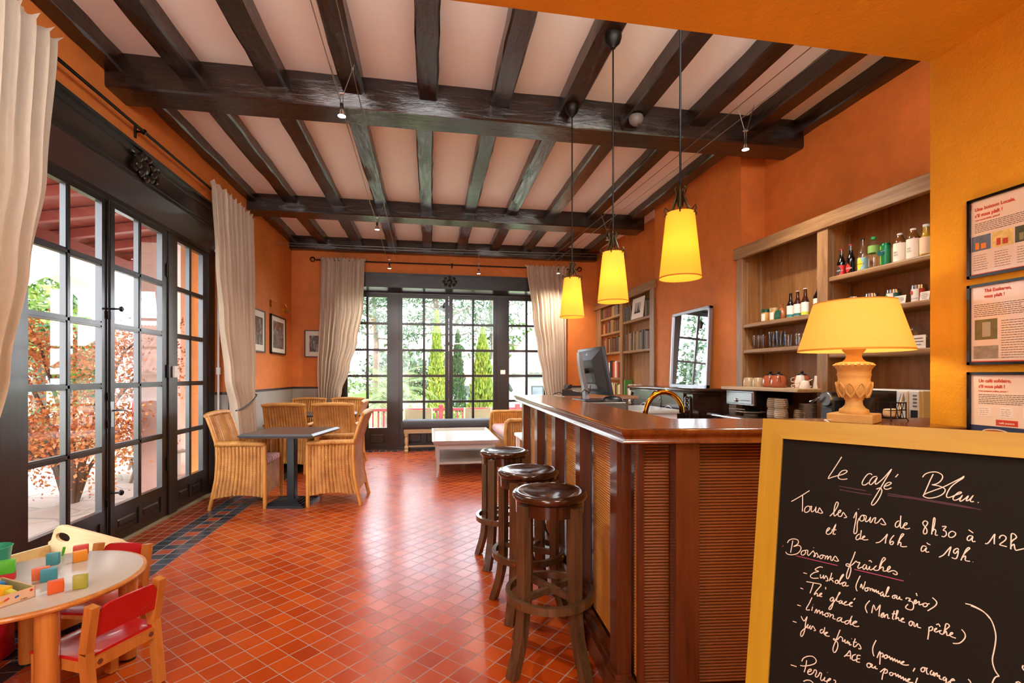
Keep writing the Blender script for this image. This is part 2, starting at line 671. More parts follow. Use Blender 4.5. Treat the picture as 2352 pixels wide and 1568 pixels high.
# unseen clerestory added above the lobby roof to daylight the room
cl = thing('fill_window_1', 'unseen clerestory strip added above the lobby roof for daylight', 'window', (0,0,0)); cl['kind'] = 'structure'
fr = MB()
for k in range(7):
    x = XL + (3.35-XL)*k/6
    fr.box((x-.03,1.53,2.66),(x+.03,1.59,3.62))
fr.box((XL,1.53,2.66),(3.35,1.59,2.72)); fr.box((XL,1.53,3.56),(3.35,1.59,3.62))
obj('frame', fr, M_DOOR, cl)
obj('pane', MBQ((XL,1.56,2.72),(3.35,1.56,2.72),(3.35,1.56,3.56),(XL,1.56,3.56)), M_GLASS, cl)
w2 = thing('fill_window_2', 'unseen window added at the passage end to light the shelves', 'window', (0,0,0)); w2['kind'] = 'structure'  # unseen opening added to light the shelving and right wall
fr = MB().box((2.4,1.07,.95),(2.46,1.13,2.45)).box((3.30,1.07,.95),(3.36,1.13,2.45)).box((2.4,1.07,.95),(3.36,1.13,1.01)).box((2.4,1.07,2.39),(3.36,1.13,2.45)).box((2.86,1.07,.95),(2.90,1.13,2.45))
obj('frame', fr, M_DOOR, w2)
obj('pane', MBQ((2.46,1.1,1.01),(3.30,1.1,1.01),(3.30,1.1,2.39),(2.46,1.1,2.39)), M_GLASS, w2)
# lobby back wall behind the camera, with an opening added to let daylight in
m = MB()
m.box((-2.7,-3.3,0),(-2.2,-3,2.6)); m.box((-.9,-3.3,0),(3.8,-3,2.6)); m.box((-2.2,-3.3,2.3),(-.9,-3,2.6))
struct('wall_back', m, M_WALL, 'terracotta wall of the entrance lobby')

# ------------------------------------------------------------------ beams and joists
def timber(lo, hi, axis, wob=0.008, seg=14, cham=0.012):
    """rough hewn timber: subdivided along its length and jittered"""
    n = [1,1,1]
    m = MB()
    L = hi[axis]-lo[axis]
    oth = [i for i in range(3) if i != axis]
    a, b = oth
    rings = []
    for k in range(seg+1):
        t = lo[axis] + L*k/seg
        jl = [random.uniform(-wob, wob) for _ in range(8)]
        pts = []
        c = cham
        prof = ((lo[a]+c,lo[b]),(hi[a]-c,lo[b]),(hi[a],lo[b]+c),(hi[a],hi[b]-c),(hi[a]-c,hi[b]),(lo[a]+c,hi[b]),(lo[a],hi[b]-c),(lo[a],lo[b]+c))
        for (p, q), j in zip(prof, jl):
            v = [0,0,0]
            v[axis] = t; v[a] = p + j*0.7; v[b] = q + j*0.6
            pts.append(m.bm.verts.new(v))
        rings.append(pts)
    for r0, r1 in zip(rings, rings[1:]):
        for j in range(8):
            m.bm.faces.new((r0[j], r0[(j+1) % 8], r1[(j+1) % 8], r1[j]))
    m.bm.faces.new(rings[0]); m.bm.faces.new(rings[-1])
    return m
def beam(lo, hi, axis, label, group=None):
    o = obj('ceiling_beam', timber(lo, hi, axis, seg=26 if axis == 0 else 12), M_BEAMX if axis == 0 else M_BEAM, None, 28)
    tag(o, label, 'beam', group, 'structure')
beam((-2.29,3.845,3.373), (3.36,4.11,3.64), 0, 'heavy dark cross beam nearest, carrying the joists')
beam((-2.29,6.51,3.41), (3.03,6.80,3.64), 0, 'dark cross beam halfway down the room')
beam((-2.29,8.36,3.40), (2.98,8.51,3.64), 0, 'dark beam along the top of the far wall')
o_ = ('first','second','third','fourth','fifth','sixth','seventh','eighth','ninth','tenth','eleventh','twelfth','thirteenth','fourteenth','fifteenth','sixteenth','seventeenth','eighteenth','nineteenth','twentieth')
bays = (((-2.22,-1.735,-1.15,-.585,-.02,.555,1.12,1.70,2.28,2.84,3.28), 1.6, 3.85, 3.482, 'nearest bay'),
        ((-2.22,-1.755,-1.205,-.63,-.055,.525,1.09,1.665,2.24,2.85), 4.10, 6.52, 3.515, 'middle bay'),
        ((-2.22,-1.755,-1.205,-.63,-.055,.525,1.09,1.665,2.24,2.80), 6.79, 8.37, 3.49, 'far bay'))
for xs, y0, y1, z0, nm in bays:
    for i, x in enumerate(xs):
        wd = 0.155 if -2.2 < x < 3.2 else 0.12
        beam((x-wd/2, y0, z0), (x+wd/2, y1, ZC+0.02), 1, 'dark ceiling joist, %s from the left in the %s' % (o_[i], nm), 'ceiling joists, '+nm)

# ------------------------------------------------------------------ french doors
def leaf(parent, O, U, w, z0, zg0, zg1, z1, st, rows, cols=2, th=0.045, panel=True, name='leaf', mat=None):
    """glazed leaf: O = lower corner, U = unit direction along the width; returns the leaf"""
    U = Vector(U); N = U.cross(Vector((0,0,1)))
    Mx = Matrix.Translation(O) @ Matrix(((U.x, N.x, 0, 0), (U.y, N.y, 0, 0), (U.z, N.z, 1, 0), (0,0,0,1)))
    mat = mat or M_DOOR
    st0, st1 = st if isinstance(st, tuple) else (st, st)
    f = MB()
    h = th/2
    f.box((0,-h,z0),(st0,h,z1)); f.box((w-st1,-h,z0),(w,h,z1))
    f.box((st0,-h,zg1),(w-st1,h,z1)); f.box((st0,-h,zg0-0.085),(w-st1,h,zg0)); f.box((st0,-h,z0),(w-st1,h,z0+0.06))
    f.bevel(0.005, 1)
    lf = obj(name, f.xf(Mx), mat, parent)
    mu = MB()
    bw = 0.044
    xs = [st0 + (w-st0-st1)*i/cols for i in range(cols+1)]
    for x in xs[1:-1]:
        mu.box((x-bw/2,-h*0.8,zg0),(x+bw/2,h*0.8,zg1))
        mu.box((x-bw/4,-h*1.0,zg0),(x+bw/4,h*1.0,zg1))
    for z in rows:
        for a, b in zip(xs, xs[1:]):
            mu.box((a,-h*0.8,z-bw/2),(b,h*0.8,z+bw/2))
            mu.box((a,-h*1.0,z-bw/4),(b,h*1.0,z+bw/4))
    obj('muntins', mu.xf(Mx), mat, lf)
    g = MB().quad((st0,0,zg0),(w-st1,0,zg0),(w-st1,0,zg1),(st0,0,zg1))
    g = MB(); g.quad(*[Mx @ Vector(p) for p in ((st0,0,zg0),(w-st1,0,zg0),(w-st1,0,zg1),(st0,0,zg1))])
    obj('pane', g, M_GLASS, lf)
    if panel:
        p = MB()
        a, b = z0+0.06, zg0-0.085
        for x0, x1 in zip(xs, xs[1:]):
            p.box((x0-0.002,-h*0.5,a-0.002),(x1+0.002,h*0.5,b+0.002))
            p.rbox((x0+0.045,-h*0.95,a+0.03),(x1-0.045,h*0.95,b-0.03), 0.015, 1)
            p.box((x1-0.02,-h,a),(x1+0.02 if x1 < w-st1-0.01 else x1,h,b))
        obj('panel', p.xf(Mx), mat, lf)
    return lf, Mx

def handle(parent, M, x, z, s=1, name='handle'):
    h = MB()
    h.rbox((x-0.02, s*0.022 if s > 0 else -0.03, z-0.10), (x+0.02, 0.03 if s > 0 else -0.022, z+0.10), 0.003, 1)
    h.tube(((x, s*0.025, z+0.03),(x, s*0.065, z+0.03),(x+0.02, s*0.072, z+0.03),(x+0.10, s*0.072, z+0.028)), (0.008,0.008,0.009,0.007), 8)
    return obj(name, h.xf(M), M_STEEL, parent, 40)

# left bay: side light, double door, side light
RL = (0.763,1.24,1.705,2.165)
d1 = thing('door_1', 'dark glazed double garden doors with side lights on the left wall', 'door', (0,0,0)); d1['kind'] = 'structure'
fr = MB()
for a, b in ((2.36,2.48),(3.16,3.345),(4.975,5.125),(5.80,5.96)):
    fr.box((XD-0.06,a,0),(XD+0.035,b,2.72))
fr.box((XD-0.06,2.4,2.665),(XD+0.04,5.96,2.74))
obj('frame', fr.bevel(0.008, 1), M_DOOR, d1)
U = (0,1,0)
leaf(d1, (XD,2.48,0), U, 0.68, 0.02, 0.30, 2.62, 2.68, 0.07, RL, name='side_light')
la, ma = leaf(d1, (XD,3.345,0), U, 0.795, 0.02, 0.30, 2.62, 2.68, (0.05,0.075), RL)
lb, mb_ = leaf(d1, (XD,4.145,0), U, 0.825, 0.02, 0.30, 2.62, 2.68, (0.07,0.085), RL)
ls, ms = leaf(d1, (XD,5.125,0), U, 0.68, 0.02, 0.30, 2.62, 2.68, (0.03,0.12), RL, name='side_light')
# espagnolette: rods, lever, knobs and latch plates on the meeting stile (room side = +N)
e = MB()
e.tube(((0.785,0.034,0.06),(0.785,0.034,2.66)), 0.008, 8)
for z in (0.35,0.95,1.16,1.78,2.60):
    e.rbox((0.765,0.022,z-0.03),(0.805,0.036,z+0.03), 0.003, 1)
for z in (0.42,1.83):
    e.tube(((0.80,0.03,z),(0.80,0.10,z)), 0.008, 8)
    e.lathe(((0.010,0),(0.020,0.006),(0.022,0.016),(0.014,0.024)), 12, M=Matrix.Translation((0.80,0.095,z)) @ Matrix.Rotation(R(-90), 4, 'X'))
obj('espagnolette', e.xf(ma), M_IRON, la, 40)
handle(lb, mb_, 0.030, 1.02, 1)
h_ = MB()
for z in (0.5,1.36,2.3):
    h_.tube(((0.815,0.03,z-0.06),(0.815,0.03,z+0.06)), 0.011, 8)
obj('hinge', h_.xf(mb_), M_IRON, lb, 40)
o = obj('sensor_box', MB().rbox((XD+0.036,5.03,1.30),(XD+0.06,5.09,1.41), 0.006), M_WHITE, d1)
m = MB().tube(((XD+0.09,5.90,0.86),(XD+0.09,5.90,2.72)), 0.012, 8)
m.rbox((XD+0.07,5.885,1.33),(XD+0.11,5.925,1.41), 0.005)
m.rbox((XD+0.06,5.86,2.70),(XD+0.12,5.93,2.74), 0.01)
obj('blind_crank', m, M_WHITE, d1)
# lintel with mouldings and carved rosette
m = MB()
m.prism(((XL+0.012,2.847),(XL+0.012,3.115),(XL-0.25,3.115),(XL-0.25,2.70),(-2.41,2.70)), 2.38, 5.97, Matrix(((1,0,0,0),(0,0,1,0),(0,1,0,0),(0,0,0,1))))
m.box((XL+0.005,2.38,3.095),(XL+0.035,5.97,3.118)); m.box((XL+0.01,2.38,3.035),(XL+0.022,5.97,3.055))
m.box((XL+0.01,2.38,2.885),(XL+0.020,5.97,2.90)); m.box((XL+0.01,2.38,2.85),(XL+0.026,5.97,2.865))
lt = struct('lintel_left', m, M_DOORH, 'dark wooden lintel over the left garden doors with a carved rosette')
r = MB()
MR = Matrix.Translation((XL+0.014, 4.28, 2.975)) @ Matrix.Rotation(R(90), 4, 'Y')
r.lathe(((0.05,0),(0.055,0.02),(0.035,0.035),(0.0,0.04)), 16, M=MR)
for k in range(9):
    a = 2*PI*k/9
    r.lathe(((0.0,-0.03),(0.028,-0.01),(0.034,0.012),(0.02,0.03),(0,0.036)), 8, (0.085*math.cos(a), 0.105*math.sin(a), 0.014), M=MR)
for sgn in (-1, 1):
    pts = [(0.02*math.cos(t*1.1), sgn*(0.13+0.05*t*0.25) + 0.03*math.sin(t*2.2)*sgn, 0.02) for t in [i*0.4 for i in range(10)]]
    r.tube([MR @ Vector((p[0]*3.2, p[1], p[2])) for p in pts], [0.018]*5+[0.014,0.012,0.01,0.009,0.008], 6)
obj('carved_rosette', r, M_DOORH, lt, 45)

# far bay
RF = (0.848,1.312,1.775,2.245)
d2 = thing('door_2', 'dark glazed double terrace doors with side lights in the far wall', 'door', (0,0,0)); d2['kind'] = 'structure'
fr = MB()
for a, b in ((-1.56,-1.50),(-0.70,-0.555),(1.20,1.37),(2.13,2.2)):
    fr.box((a,YD-0.045,0),(b,YD+0.06,2.80))
fr.box((-1.53,YD-0.05,2.765),(2.17,YD+0.06,2.84))
obj('frame', fr.bevel(0.008, 1), M_DOOR, d2)
U = (-1,0,0)
leaf(d2, (-0.70,YD,0), U, 0.80, 0.02, 0.39, 2.709, 2.775, (0.068,0.06), RF, name='side_light')
lc, mc = leaf(d2, (0.325,YD,0), U, 0.88, 0.02, 0.39, 2.709, 2.775, (0.068,0.061), RF)
ld, md = leaf(d2, (1.20,YD,0), U, 0.872, 0.02, 0.39, 2.709, 2.775, (0.063,0.071), RF)
leaf(d2, (2.13,YD,0), U, 0.76, 0.02, 0.39, 2.709, 2.775, (0.03,0.069), RF, name='side_light')
e = MB().tube(((0.01,0.034,0.06),(0.01,0.034,2.74)), 0.009, 8)
for z in (0.5,1.2,1.9,2.5):
    e.rbox((-0.01,0.02,z-0.03),(0.03,0.036,z+0.03), 0.003, 1)
obj('espagnolette', e.xf(mc), M_IRON, lc, 40)
handle(ld, md, 0.84, 1.15, 1)
obj('sensor_box', MB().rbox((1.27,YD-0.075,1.34),(1.36,YD-0.046,1.42), 0.006), M_WHITE, d2)
m = MB()
m.prism(((YF-0.015,2.83),(YF-0.015,3.08),(YD,3.08),(YD,2.79),(YD-0.05,2.79)), -1.60, 2.26, Matrix(((0,0,1,0),(1,0,0,0),(0,1,0,0),(0,0,0,1))))
m.box((-1.60,YF-0.035,3.05),(2.26,YF,3.075)); m.box((-1.60,YF-0.026,2.84),(2.26,YF,2.86))
lt2 = struct('lintel_far', m, M_DOORX, 'dark wooden lintel over the far terrace doors')
r = MB()
MR = Matrix.Translation((0.33, YF-0.015, 2.955)) @ Matrix.Rotation(R(90), 4, 'X')
r.lathe(((0.045,0),(0.05,0.015),(0.03,0.03),(0.0,0.035)), 16, M=MR)
for k in range(8):
    a = 2*PI*k/8
    r.lathe(((0.0,-0.02),(0.03,-0.005),(0.03,0.012),(0.0,0.028)), 8, (0.10*math.cos(a), 0.075*math.sin(a), 0.01), M=MR)
obj('carved_rosette', r, M_DOORX, lt2, 45)
# ================================================================== FURNITURE
def wicker_mat(name, a, b, c, axis=2, period=0.0075):
    t = NT(name)
    tcn = t.new('TexCoord')
    sp = t.new('SeparateXYZ')
    t.link(tcn.outputs['Object'], sp.inputs[0])
    nz = t.noise(tcn.outputs['Object'], 30, 3)
    zz = t.math('ADD', t.math('MULTIPLY', sp.outputs['XYZ'[axis]], 2*PI/period), t.math('MULTIPLY', nz, 2.5))
    s1 = t.math('MULTIPLY', t.math('ADD', t.math('SINE', zz), 1.0), 0.5)
    n2 = t.noise(tcn.outputs['Object'], 9, 4)
    f = t.math('ADD', t.math('MULTIPLY', s1, 0.45), t.math('MULTIPLY', n2, 0.55))
    col = t.ramp(f, ((0.22, lin(a)), (0.5, lin(b)), (0.85, lin(c))))
    t.set(color=col, rough=0.42, spec=0.5)
    t.bump(s1, 0.5, 0.003)
    return t.m
M_WICK = wicker_mat('woven_rattan', '#6e3a10', '#b9782e', '#e3ad60')
M_CANE = wood('rattan_cane', '#a5621f', '#d69a4c', 'Z', 0.32, 1.0, 0.05)
M_ROLL = wicker_mat('woven_rattan_roll', '#7d4715', '#c68838', '#e6b266', 1, 0.009)
M_ROLLX = wicker_mat('woven_rattan_roll_cross', '#7d4715', '#c68838', '#e6b266', 0, 0.009)

def stripes(name, axis, period, cols):
    t = NT(name)
    tcn = t.new('TexCoord')
    sp = t.new('SeparateXYZ')
    t.link(tcn.outputs['Object'], sp.inputs[0])
    f = t.math('FRACT', t.math('MULTIPLY', sp.outputs['XYZ'[axis]], 1/period))
    x = t.new('ValToRGB')
    x.color_ramp.interpolation = 'CONSTANT'
    e = x.color_ramp.elements
    while len(e) < len(cols):
        e.new(0.5)
    for i, (p, c) in enumerate(cols):
        e[i].position = p
        e[i].color = lin(c)
    t.link(f, x.inputs[0])
    t.set(color=x.outputs[0], rough=0.85, sheen=0.2)
    t.bump(t.noise(tcn.outputs['Object'], 300, 2), 0.2, 0.002)
    return t.m
ST = ((0,'#a5232c'),(0.22,'#d9b9a5'),(0.30,'#b4454c'),(0.42,'#8a8079'),(0.55,'#e0c9b6'),(0.62,'#a5232c'),(0.78,'#c9848a'),(0.88,'#d9b9a5'))
M_STR = stripes('striped_seat_cloth', 0, 0.15, ST)

def yb(z):
    P = ((0,-.262),(.1,-.238),(.3,-.198),(.5,-.184),(.64,-.192),(.80,-.24),(.95,-.295))
    for (a, p), (b, q) in zip(P, P[1:]):
        if z <= b:
            t = (z-a)/(b-a)
            return p + (q-p)*t
    return P[-1][1]
def rib(u, n, amp):
    return amp*abs(math.sin(PI*n*u))**0.55

def wicker_chair(label, loc, rz, group):
    c = thing('wicker_armchair', label, 'chair', loc, rz, group)
    for s in (-1, 1):
        m = MB().grid(lambda u, v: (s*(.256+rib(u,13,.015)), yb(.11+v*.52)+.008 + u*(.24-yb(.11+v*.52)), .11 + v*.52 + .03*math.sin(PI*u)*(1-v)), 102, 8)
        m.solidify(0.012)
        obj('side_panel', m, M_WICK, c, 60)
        m = MB().tube([(s*.268, y, .648 - .01*(max(0,y)/.25)**2) for y in (-.20,-.1,0,.1,.2,.245,.262)], [.026]*5+[.024,.012], 10, sy=1.0)
        obj('arm', m, M_ROLL, c, 50)
        m = MB().tube(((s*.258,.252,0),(s*.258,.252,.30),(s*.258,.252,.63)), .0195, 10)
        obj('leg', m, M_CANE, c, 50)
        m = MB().tube([(s*.252, yb(z), z) for z in (0,.05,.1,.2,.3,.4,.5,.58,.64,.72,.80,.88,.93)], .0185, 10)
        obj('leg', m, M_CANE, c, 50)
    m = MB().grid(lambda u, v: (-.245+.49*u, yb(.13+v*.79)+.004-rib(u,14,.013), .13+v*.79+.02*math.sin(PI*u)*(1-v)), 114, 16)
    m.solidify(0.014)
    obj('backrest', m, M_WICK, c, 60)
    m = MB().tube([(-.275+.55*i/8, -.288, .925+.012*math.sin(PI*i/8)) for i in range(9)], [.018]+[.028]*7+[.018], 10)
    obj('top_roll', m, M_ROLLX, c, 50)
    m = MB().grid(lambda u, v: (-.25+.5*u, .233+rib(u,14,.013), .11+v*.31+.035*math.sin(PI*u)*(1-v)), 114, 4)
    m.solidify(0.01)
    obj('skirt', m, M_WICK, c, 60)
    m = MB().rbox((-.255,-.19,.395),(.255,.24,.42), .008, 1)
    obj('seat', m, M_WICK, c)
    m = MB().rbox((-.243,-.17,.42),(.243,.247,.485), .022, 3)
    obj('cushion', m, M_STR, c, 60)
    return c
G = 'wicker armchairs at the cafe tables'
ch = wicker_chair('wicker armchair on the left side of the nearest cafe table, back to the garden doors', (-1.87,5.38,0), R(-91), G)
dup(ch, 'wicker armchair on the right side of the nearest cafe table, facing the garden doors', (-0.955,5.35,0), R(88))
dup(ch, 'wicker armchair with its back turned, behind the nearest cafe table, left of the pair', (-1.90,7.04,0), R(-2))
dup(ch, 'wicker armchair with its back turned, behind the nearest cafe table, right of the pair', (-1.27,7.01,0), R(-3))
dup(ch, 'wicker armchair in the far corner facing the camera beside the picture', (-1.96,8.05,0), R(180))
dup(ch, 'wicker armchair facing the camera in front of the far glazed side light', (-1.35,8.05,0), R(179))
dup(ch, 'wicker armchair at the right end of the back cafe tables, seen edge on', (-1.26,7.53,0), R(88))

M_TTOP = plain('grey_brown_table_laminate', '#4a4340', 0.28, var=0.12, vs=12)
M_TEDGE = plain('grey_table_edge', '#56575b', 0.3)
def cafe_table(label, loc, rz, w, d):
    t = thing('cafe_table', label, 'table', loc, rz, 'square cafe tables')
    a, b = w/2, d/2
    m = MB()
    m.bm = bmesh.new()
    v0 = [m.bm.verts.new(p) for p in ((-a+.03,-b+.03,.755),(a-.03,-b+.03,.755),(a-.03,b-.03,.755),(-a+.03,b-.03,.755))]
    v1 = [m.bm.verts.new(p) for p in ((-a,-b,.738),(a,-b,.738),(a,b,.738),(-a,b,.738))]
    v2 = [m.bm.verts.new(p) for p in ((-a+.02,-b+.02,.715),(a-.02,-b+.02,.715),(a-.02,b-.02,.715),(-a+.02,b-.02,.715))]
    m.bm.faces.new(v0)
    f2 = []
    for q, r_ in ((v0,v1),(v1,v2)):
        for i in range(4):
            f2.append(m.bm.faces.new((q[i],q[(i+1)%4],r_[(i+1)%4],r_[i])))
    f2.append(m.bm.faces.new(v2))
    for f in f2:
        f.material_index = 1
    obj('table_top', m, (M_TTOP, M_TEDGE), t)
    obj('column', MB().rbox((-.04,-.04,.04),(.04,.04,.715), .006, 1), M_BLACK, t)
    m = MB()
    for k in range(5):
        h = .205-.034*k
        m.box((-h,-h,.008*k),(h,h,.008*k+.018 if k else .016))
        if k < 4:
            m.box((-h,-h,.016+.008*k),(h,-h+.012,.026+.008*k)); m.box((-h,h-.012,.016+.008*k),(h,h,.026+.008*k))
            m.box((-h,-h,.016+.008*k),(-h+.012,h,.026+.008*k)); m.box((h-.012,-h,.016+.008*k),(h,h,.026+.008*k))
    obj('base', m, M_BLACK, t)
    return t
cafe_table('square dark cafe table with a pedestal base, nearest the garden doors', (-1.41,5.28,0), R(-9.6), .735, .735)
cafe_table('dark cafe table against the left wall behind the nearest table', (-1.955,7.66,0), 0, .60, .62)
cafe_table('dark cafe table further from the left wall, by the glazed side light', (-1.315,7.66,0), 0, .60, .62)

# ------------------------------------------------------------------ bar stools
M_STOOL = wood('dark_stained_beech', '#2c1f14', '#6c5034', 'Z', 0.28, 1.0, 0.10, 0.25)
M_SEAT = wood('dark_glossy_seat', '#1c0f08', '#452714', 'X', 0.16, 0.6, 0.03, 0.6)
def bar_stool(label, loc, rz, group):
    s = thing('bar_stool', label, 'stool', loc, rz, group)
    m = MB().lathe(((.0,.742),(.155,.742),(.168,.752),(.1745,.766),(.172,.778),(.160,.785),(.145,.784),(.11,.776),(.06,.770),(.0,.768)), 40, cap=False)
    obj('seat', m, M_SEAT, s, 50)
    m = MB().lathe(((.128,.690),(.157,.690),(.159,.744),(.128,.744),(.128,.690)), 40, cap=False)
    obj('apron', m, M_SEAT, s, 40)
    for k in range(4):
        a = PI/4 + k*PI/2
        d = Vector((math.cos(a), math.sin(a), 0))
        pr = ((0,.225),(.04,.213),(.1,.192),(.17,.174),(.26,.163),(.40,.160),(.60,.160),(.735,.160))
        mm = MB()
        t_ = Vector((-d.y, d.x, 0))
        rings = []
        for z, r_ in pr:
            wv, hv = .026, .019
            rings.append([mm.bm.verts.new(d*(r_+i*hv) + t_*(j*wv) + Vector((0,0,z))) for i, j in ((-1,-1),(1,-1),(1,1),(-1,1))])
        for p, q in zip(rings, rings[1:]):
            for i in range(4):
                mm.bm.faces.new((p[i],p[(i+1)%4],q[(i+1)%4],q[i]))
        mm.bm.faces.new(rings[0]); mm.bm.faces.new(rings[-1])
        l = obj('leg', mm.bevel(.005, 1), M_STOOL, s)
        obj('foot_pad', MB().lathe(((.012,0),(.012,.006)), 10, (d.x*.222, d.y*.222, -.004)), M_BLACK, l)
    m = MB().lathe(((.183,.296),(.205,.296),(.2055,.330),(.183,.330),(.183,.296)), 48, cap=False)
    fr_ = obj('foot_ring', m, M_STOOL, s, 40)
    for k in range(4):
        a = PI/4 + k*PI/2 + .09
        obj('screw', MB().lathe(((.006,0),(.006,.003)), 8, M=Matrix.Rotation(a, 4, 'Z') @ Matrix.Translation((.2055,0,.313)) @ Matrix.Rotation(R(90), 4, 'Y')), M_BRASS, fr_)
    m = MB()
    for k in range(2):
        a = PI/4 + k*PI/2
        d = Vector((math.cos(a), math.sin(a), 0))
        m.bar(d*.155 + Vector((0,0,.325+.008*k)), -d*.155 + Vector((0,0,.325+.008*k)), .024, .028)
    obj('cross_stretcher', m, M_STOOL, s)
    return s
G = 'round wooden bar stools along the bar'
st = bar_stool('round dark wooden bar stool nearest, at the corner of the bar', (.545,2.175,.004), R(-14.6), G)
dup(st, 'round dark wooden bar stool, middle one of the three along the bar', (.548,2.69,.004), R(8))
dup(st, 'round dark wooden bar stool farthest along the bar, near the low table', (.522,3.405,.004), R(5))

# ------------------------------------------------------------------ bench, low table, wicker sofa at the far end
M_OAKL = wood('pale_limed_oak', '#a98d63', '#d8c39b', 'X', 0.5)
M_OAKZ = wood('pale_limed_oak_upright', '#a98d63', '#d8c39b', 'Z', 0.5)
M_CHAR = plain('charcoal_upholstery', '#46474b', 0.9, var=0.18, vs=160, bump=0.25, bs=400)
M_GREYP = plain('pale_grey_paint', '#b3aca3', 0.25, var=0.05)
b = thing('upholstered_bench', 'long bench with charcoal cushion on pale turned legs before the far doors', 'bench', (0,0,0))
m = MB().rbox((-.49,8.36,.395),(1.62,8.76,.545), .05, 4)
obj('cushion', m, M_CHAR, b, 50)
m = MB().box((-.45,8.39,.33),(1.58,8.73,.40))
obj('frame', m.bevel(.006, 1), M_OAKL, b)
for x in (-.41, .57, 1.54):
    for y in (8.42, 8.70):
        m = MB().lathe(((.026,0),(.034,.015),(.034,.04),(.024,.055),(.032,.065),(.032,.105),(.020,.12),(.026,.15),(.031,.20),(.026,.245),(.018,.27),(.030,.285),(.034,.295),(.034,.335)), 14, (x,y,0))
        obj('leg', m, M_OAKZ, b, 45)
m = MB()
m.box((-.41,8.545,.07),(1.54,8.575,.10))
m.box((-.43,8.42,.07),(-.39,8.70,.10)); m.box((1.52,8.42,.07),(1.56,8.70,.10))
obj('stretcher', m, M_OAKL, b)

t = thing('coffee_table', 'low pale grey tray-topped table with an undershelf', 'table', (.455,7.03,0))
m = MB()
m.box((-.39,-.74,.42),(.39,.74,.437))
rim = ((0,0),(.022,.0),(.052,.05),(.030,.05))
m.sweep(rim, ((-.385,-.735,.425),(.385,-.735,.425),(.385,.735,.425),(-.385,.735,.425)), closed=True)
obj('tray_top', m, M_GREYP, t)
m = MB()
for lo, hi in (((-.37,-.72,.36),(.37,-.70,.425)),((-.37,.70,.36),(.37,.72,.425)),((-.37,-.72,.36),(-.35,.72,.425)),((.35,-.72,.36),(.37,.72,.425))):
    m.box(lo, hi)
obj('apron', m, M_GREYP, t)
for sx_ in (-1,1):
    for sy_ in (-1,1):
        m = MB()
        rr_ = [(.44,.022,0),(.2,.021,0),(.1,.018,.002),(0,.013,.012)]
        rings = [[m.bm.verts.new((sx_*(.363+o)+i*h, sy_*(.713+o)+j*h, z)) for i, j in ((-1,-1),(1,-1),(1,1),(-1,1))] for z, h, o in rr_]
        for p, q in zip(rings, rings[1:]):
            for i in range(4):
                m.bm.faces.new((p[i],p[(i+1)%4],q[(i+1)%4],q[i]))
        m.bm.faces.new(rings[0]); m.bm.faces.new(rings[-1])
        obj('leg', m, M_GREYP, t)
m = MB().box((-.37,-.72,.165),(.37,.72,.195))
obj('shelf', m, M_GREYP, t)

s = thing('wicker_sofa', 'wicker two-seater sofa with a red striped cushion beside the low table', 'sofa', (1.42,7.52,0))
for y, nm in ((-.87,1),(.83,1)):
    m = MB().grid(lambda u, v: (-.36+.72*u, y+rib(u,22,.008), .05+v*.62), 132, 4)
    m.solidify(.05)
    obj('side_panel', m, M_WICK, s, 60)
    m = MB().tube(((-.38,y,.04),(-.385,y,.5),(-.375,y,.66),(-.33,y,.69),(.36,y,.69)), .03, 10)
    obj('arm', m, M_ROLLX, s, 50)
m = MB().grid(lambda u, v: (.33+.06*v-rib(u,50,.008), -.87+1.7*u, .05+v*.87), 250, 4)
m.solidify(.04)
obj('backrest', m, M_WICK, s, 60)
obj('seat', MB().rbox((-.35,-.86,.06),(.34,.82,.36), .01, 1), M_WICK, s)
M_STRY = stripes('striped_sofa_cloth', 1, 0.15, ST)
obj('cushion', MB().rbox((-.37,-.84,.36),(.32,.80,.49), .05, 3), M_STRY, s, 50)
t = thing('side_table', 'small white side table half hidden by the end of the bar', 'table', (1.35,5.62,0))
obj('table_top', MB().rbox((-.33,-.25,.575),(.33,.25,.615), .01, 2), M_WHITE, t)
for x in (-.29,.29):
    for y in (-.21,.21):
        obj('leg', MB().box((x-.02,y-.02,0),(x+.02,y+.02,.58)), M_WHITE, t)

# ------------------------------------------------------------------ children's corner
M_BEECH = wood('varnished_beech', '#a8672a', '#cf8c42', 'Z', 0.3, 0.8, 0.04, 0.2)
M_PLY = wood('birch_plywood', '#c9ad7c', '#e0c797', 'X', 0.38, 0.5, 0.03)
M_REDL = plain('red_lacquer', '#b8141c', 0.25, var=0.1, coat=0.4)
M_LAM = plain('grey_laminate_top', '#b7b1a8', 0.22, var=0.04, vs=40)
KC = (-1.622,2.316)
t = thing('play_table', 'low round table with a grey top and thick wooden legs', 'table', (*KC,0))
m = MB().lathe(((.0,.436),(.352,.436),(.364,.442),(.367,.450),(.364,.457),(.352,.4595),(.0,.46)), 64, cap=False)
top = m
for f in top.bm.faces:
    cz = f.calc_center_median()
    f.material_index = 0 if (cz.z > .4585 and math.hypot(cz.x, cz.y) < .36) else 1
obj('table_top', top, (M_LAM, M_BEECH), t, 40)
for k in range(4):
    a = R(-50+90*k)
    l = obj('leg', MB().lathe(((.036,.012),(.037,.02),(.037,.436)), 20, (.302*math.cos(a), .302*math.sin(a), 0)), M_BEECH, t, 40)
    obj('foot_pad', MB().cyl((.302*math.cos(a), .302*math.sin(a), 0), .03, .012), M_BLACK, l)

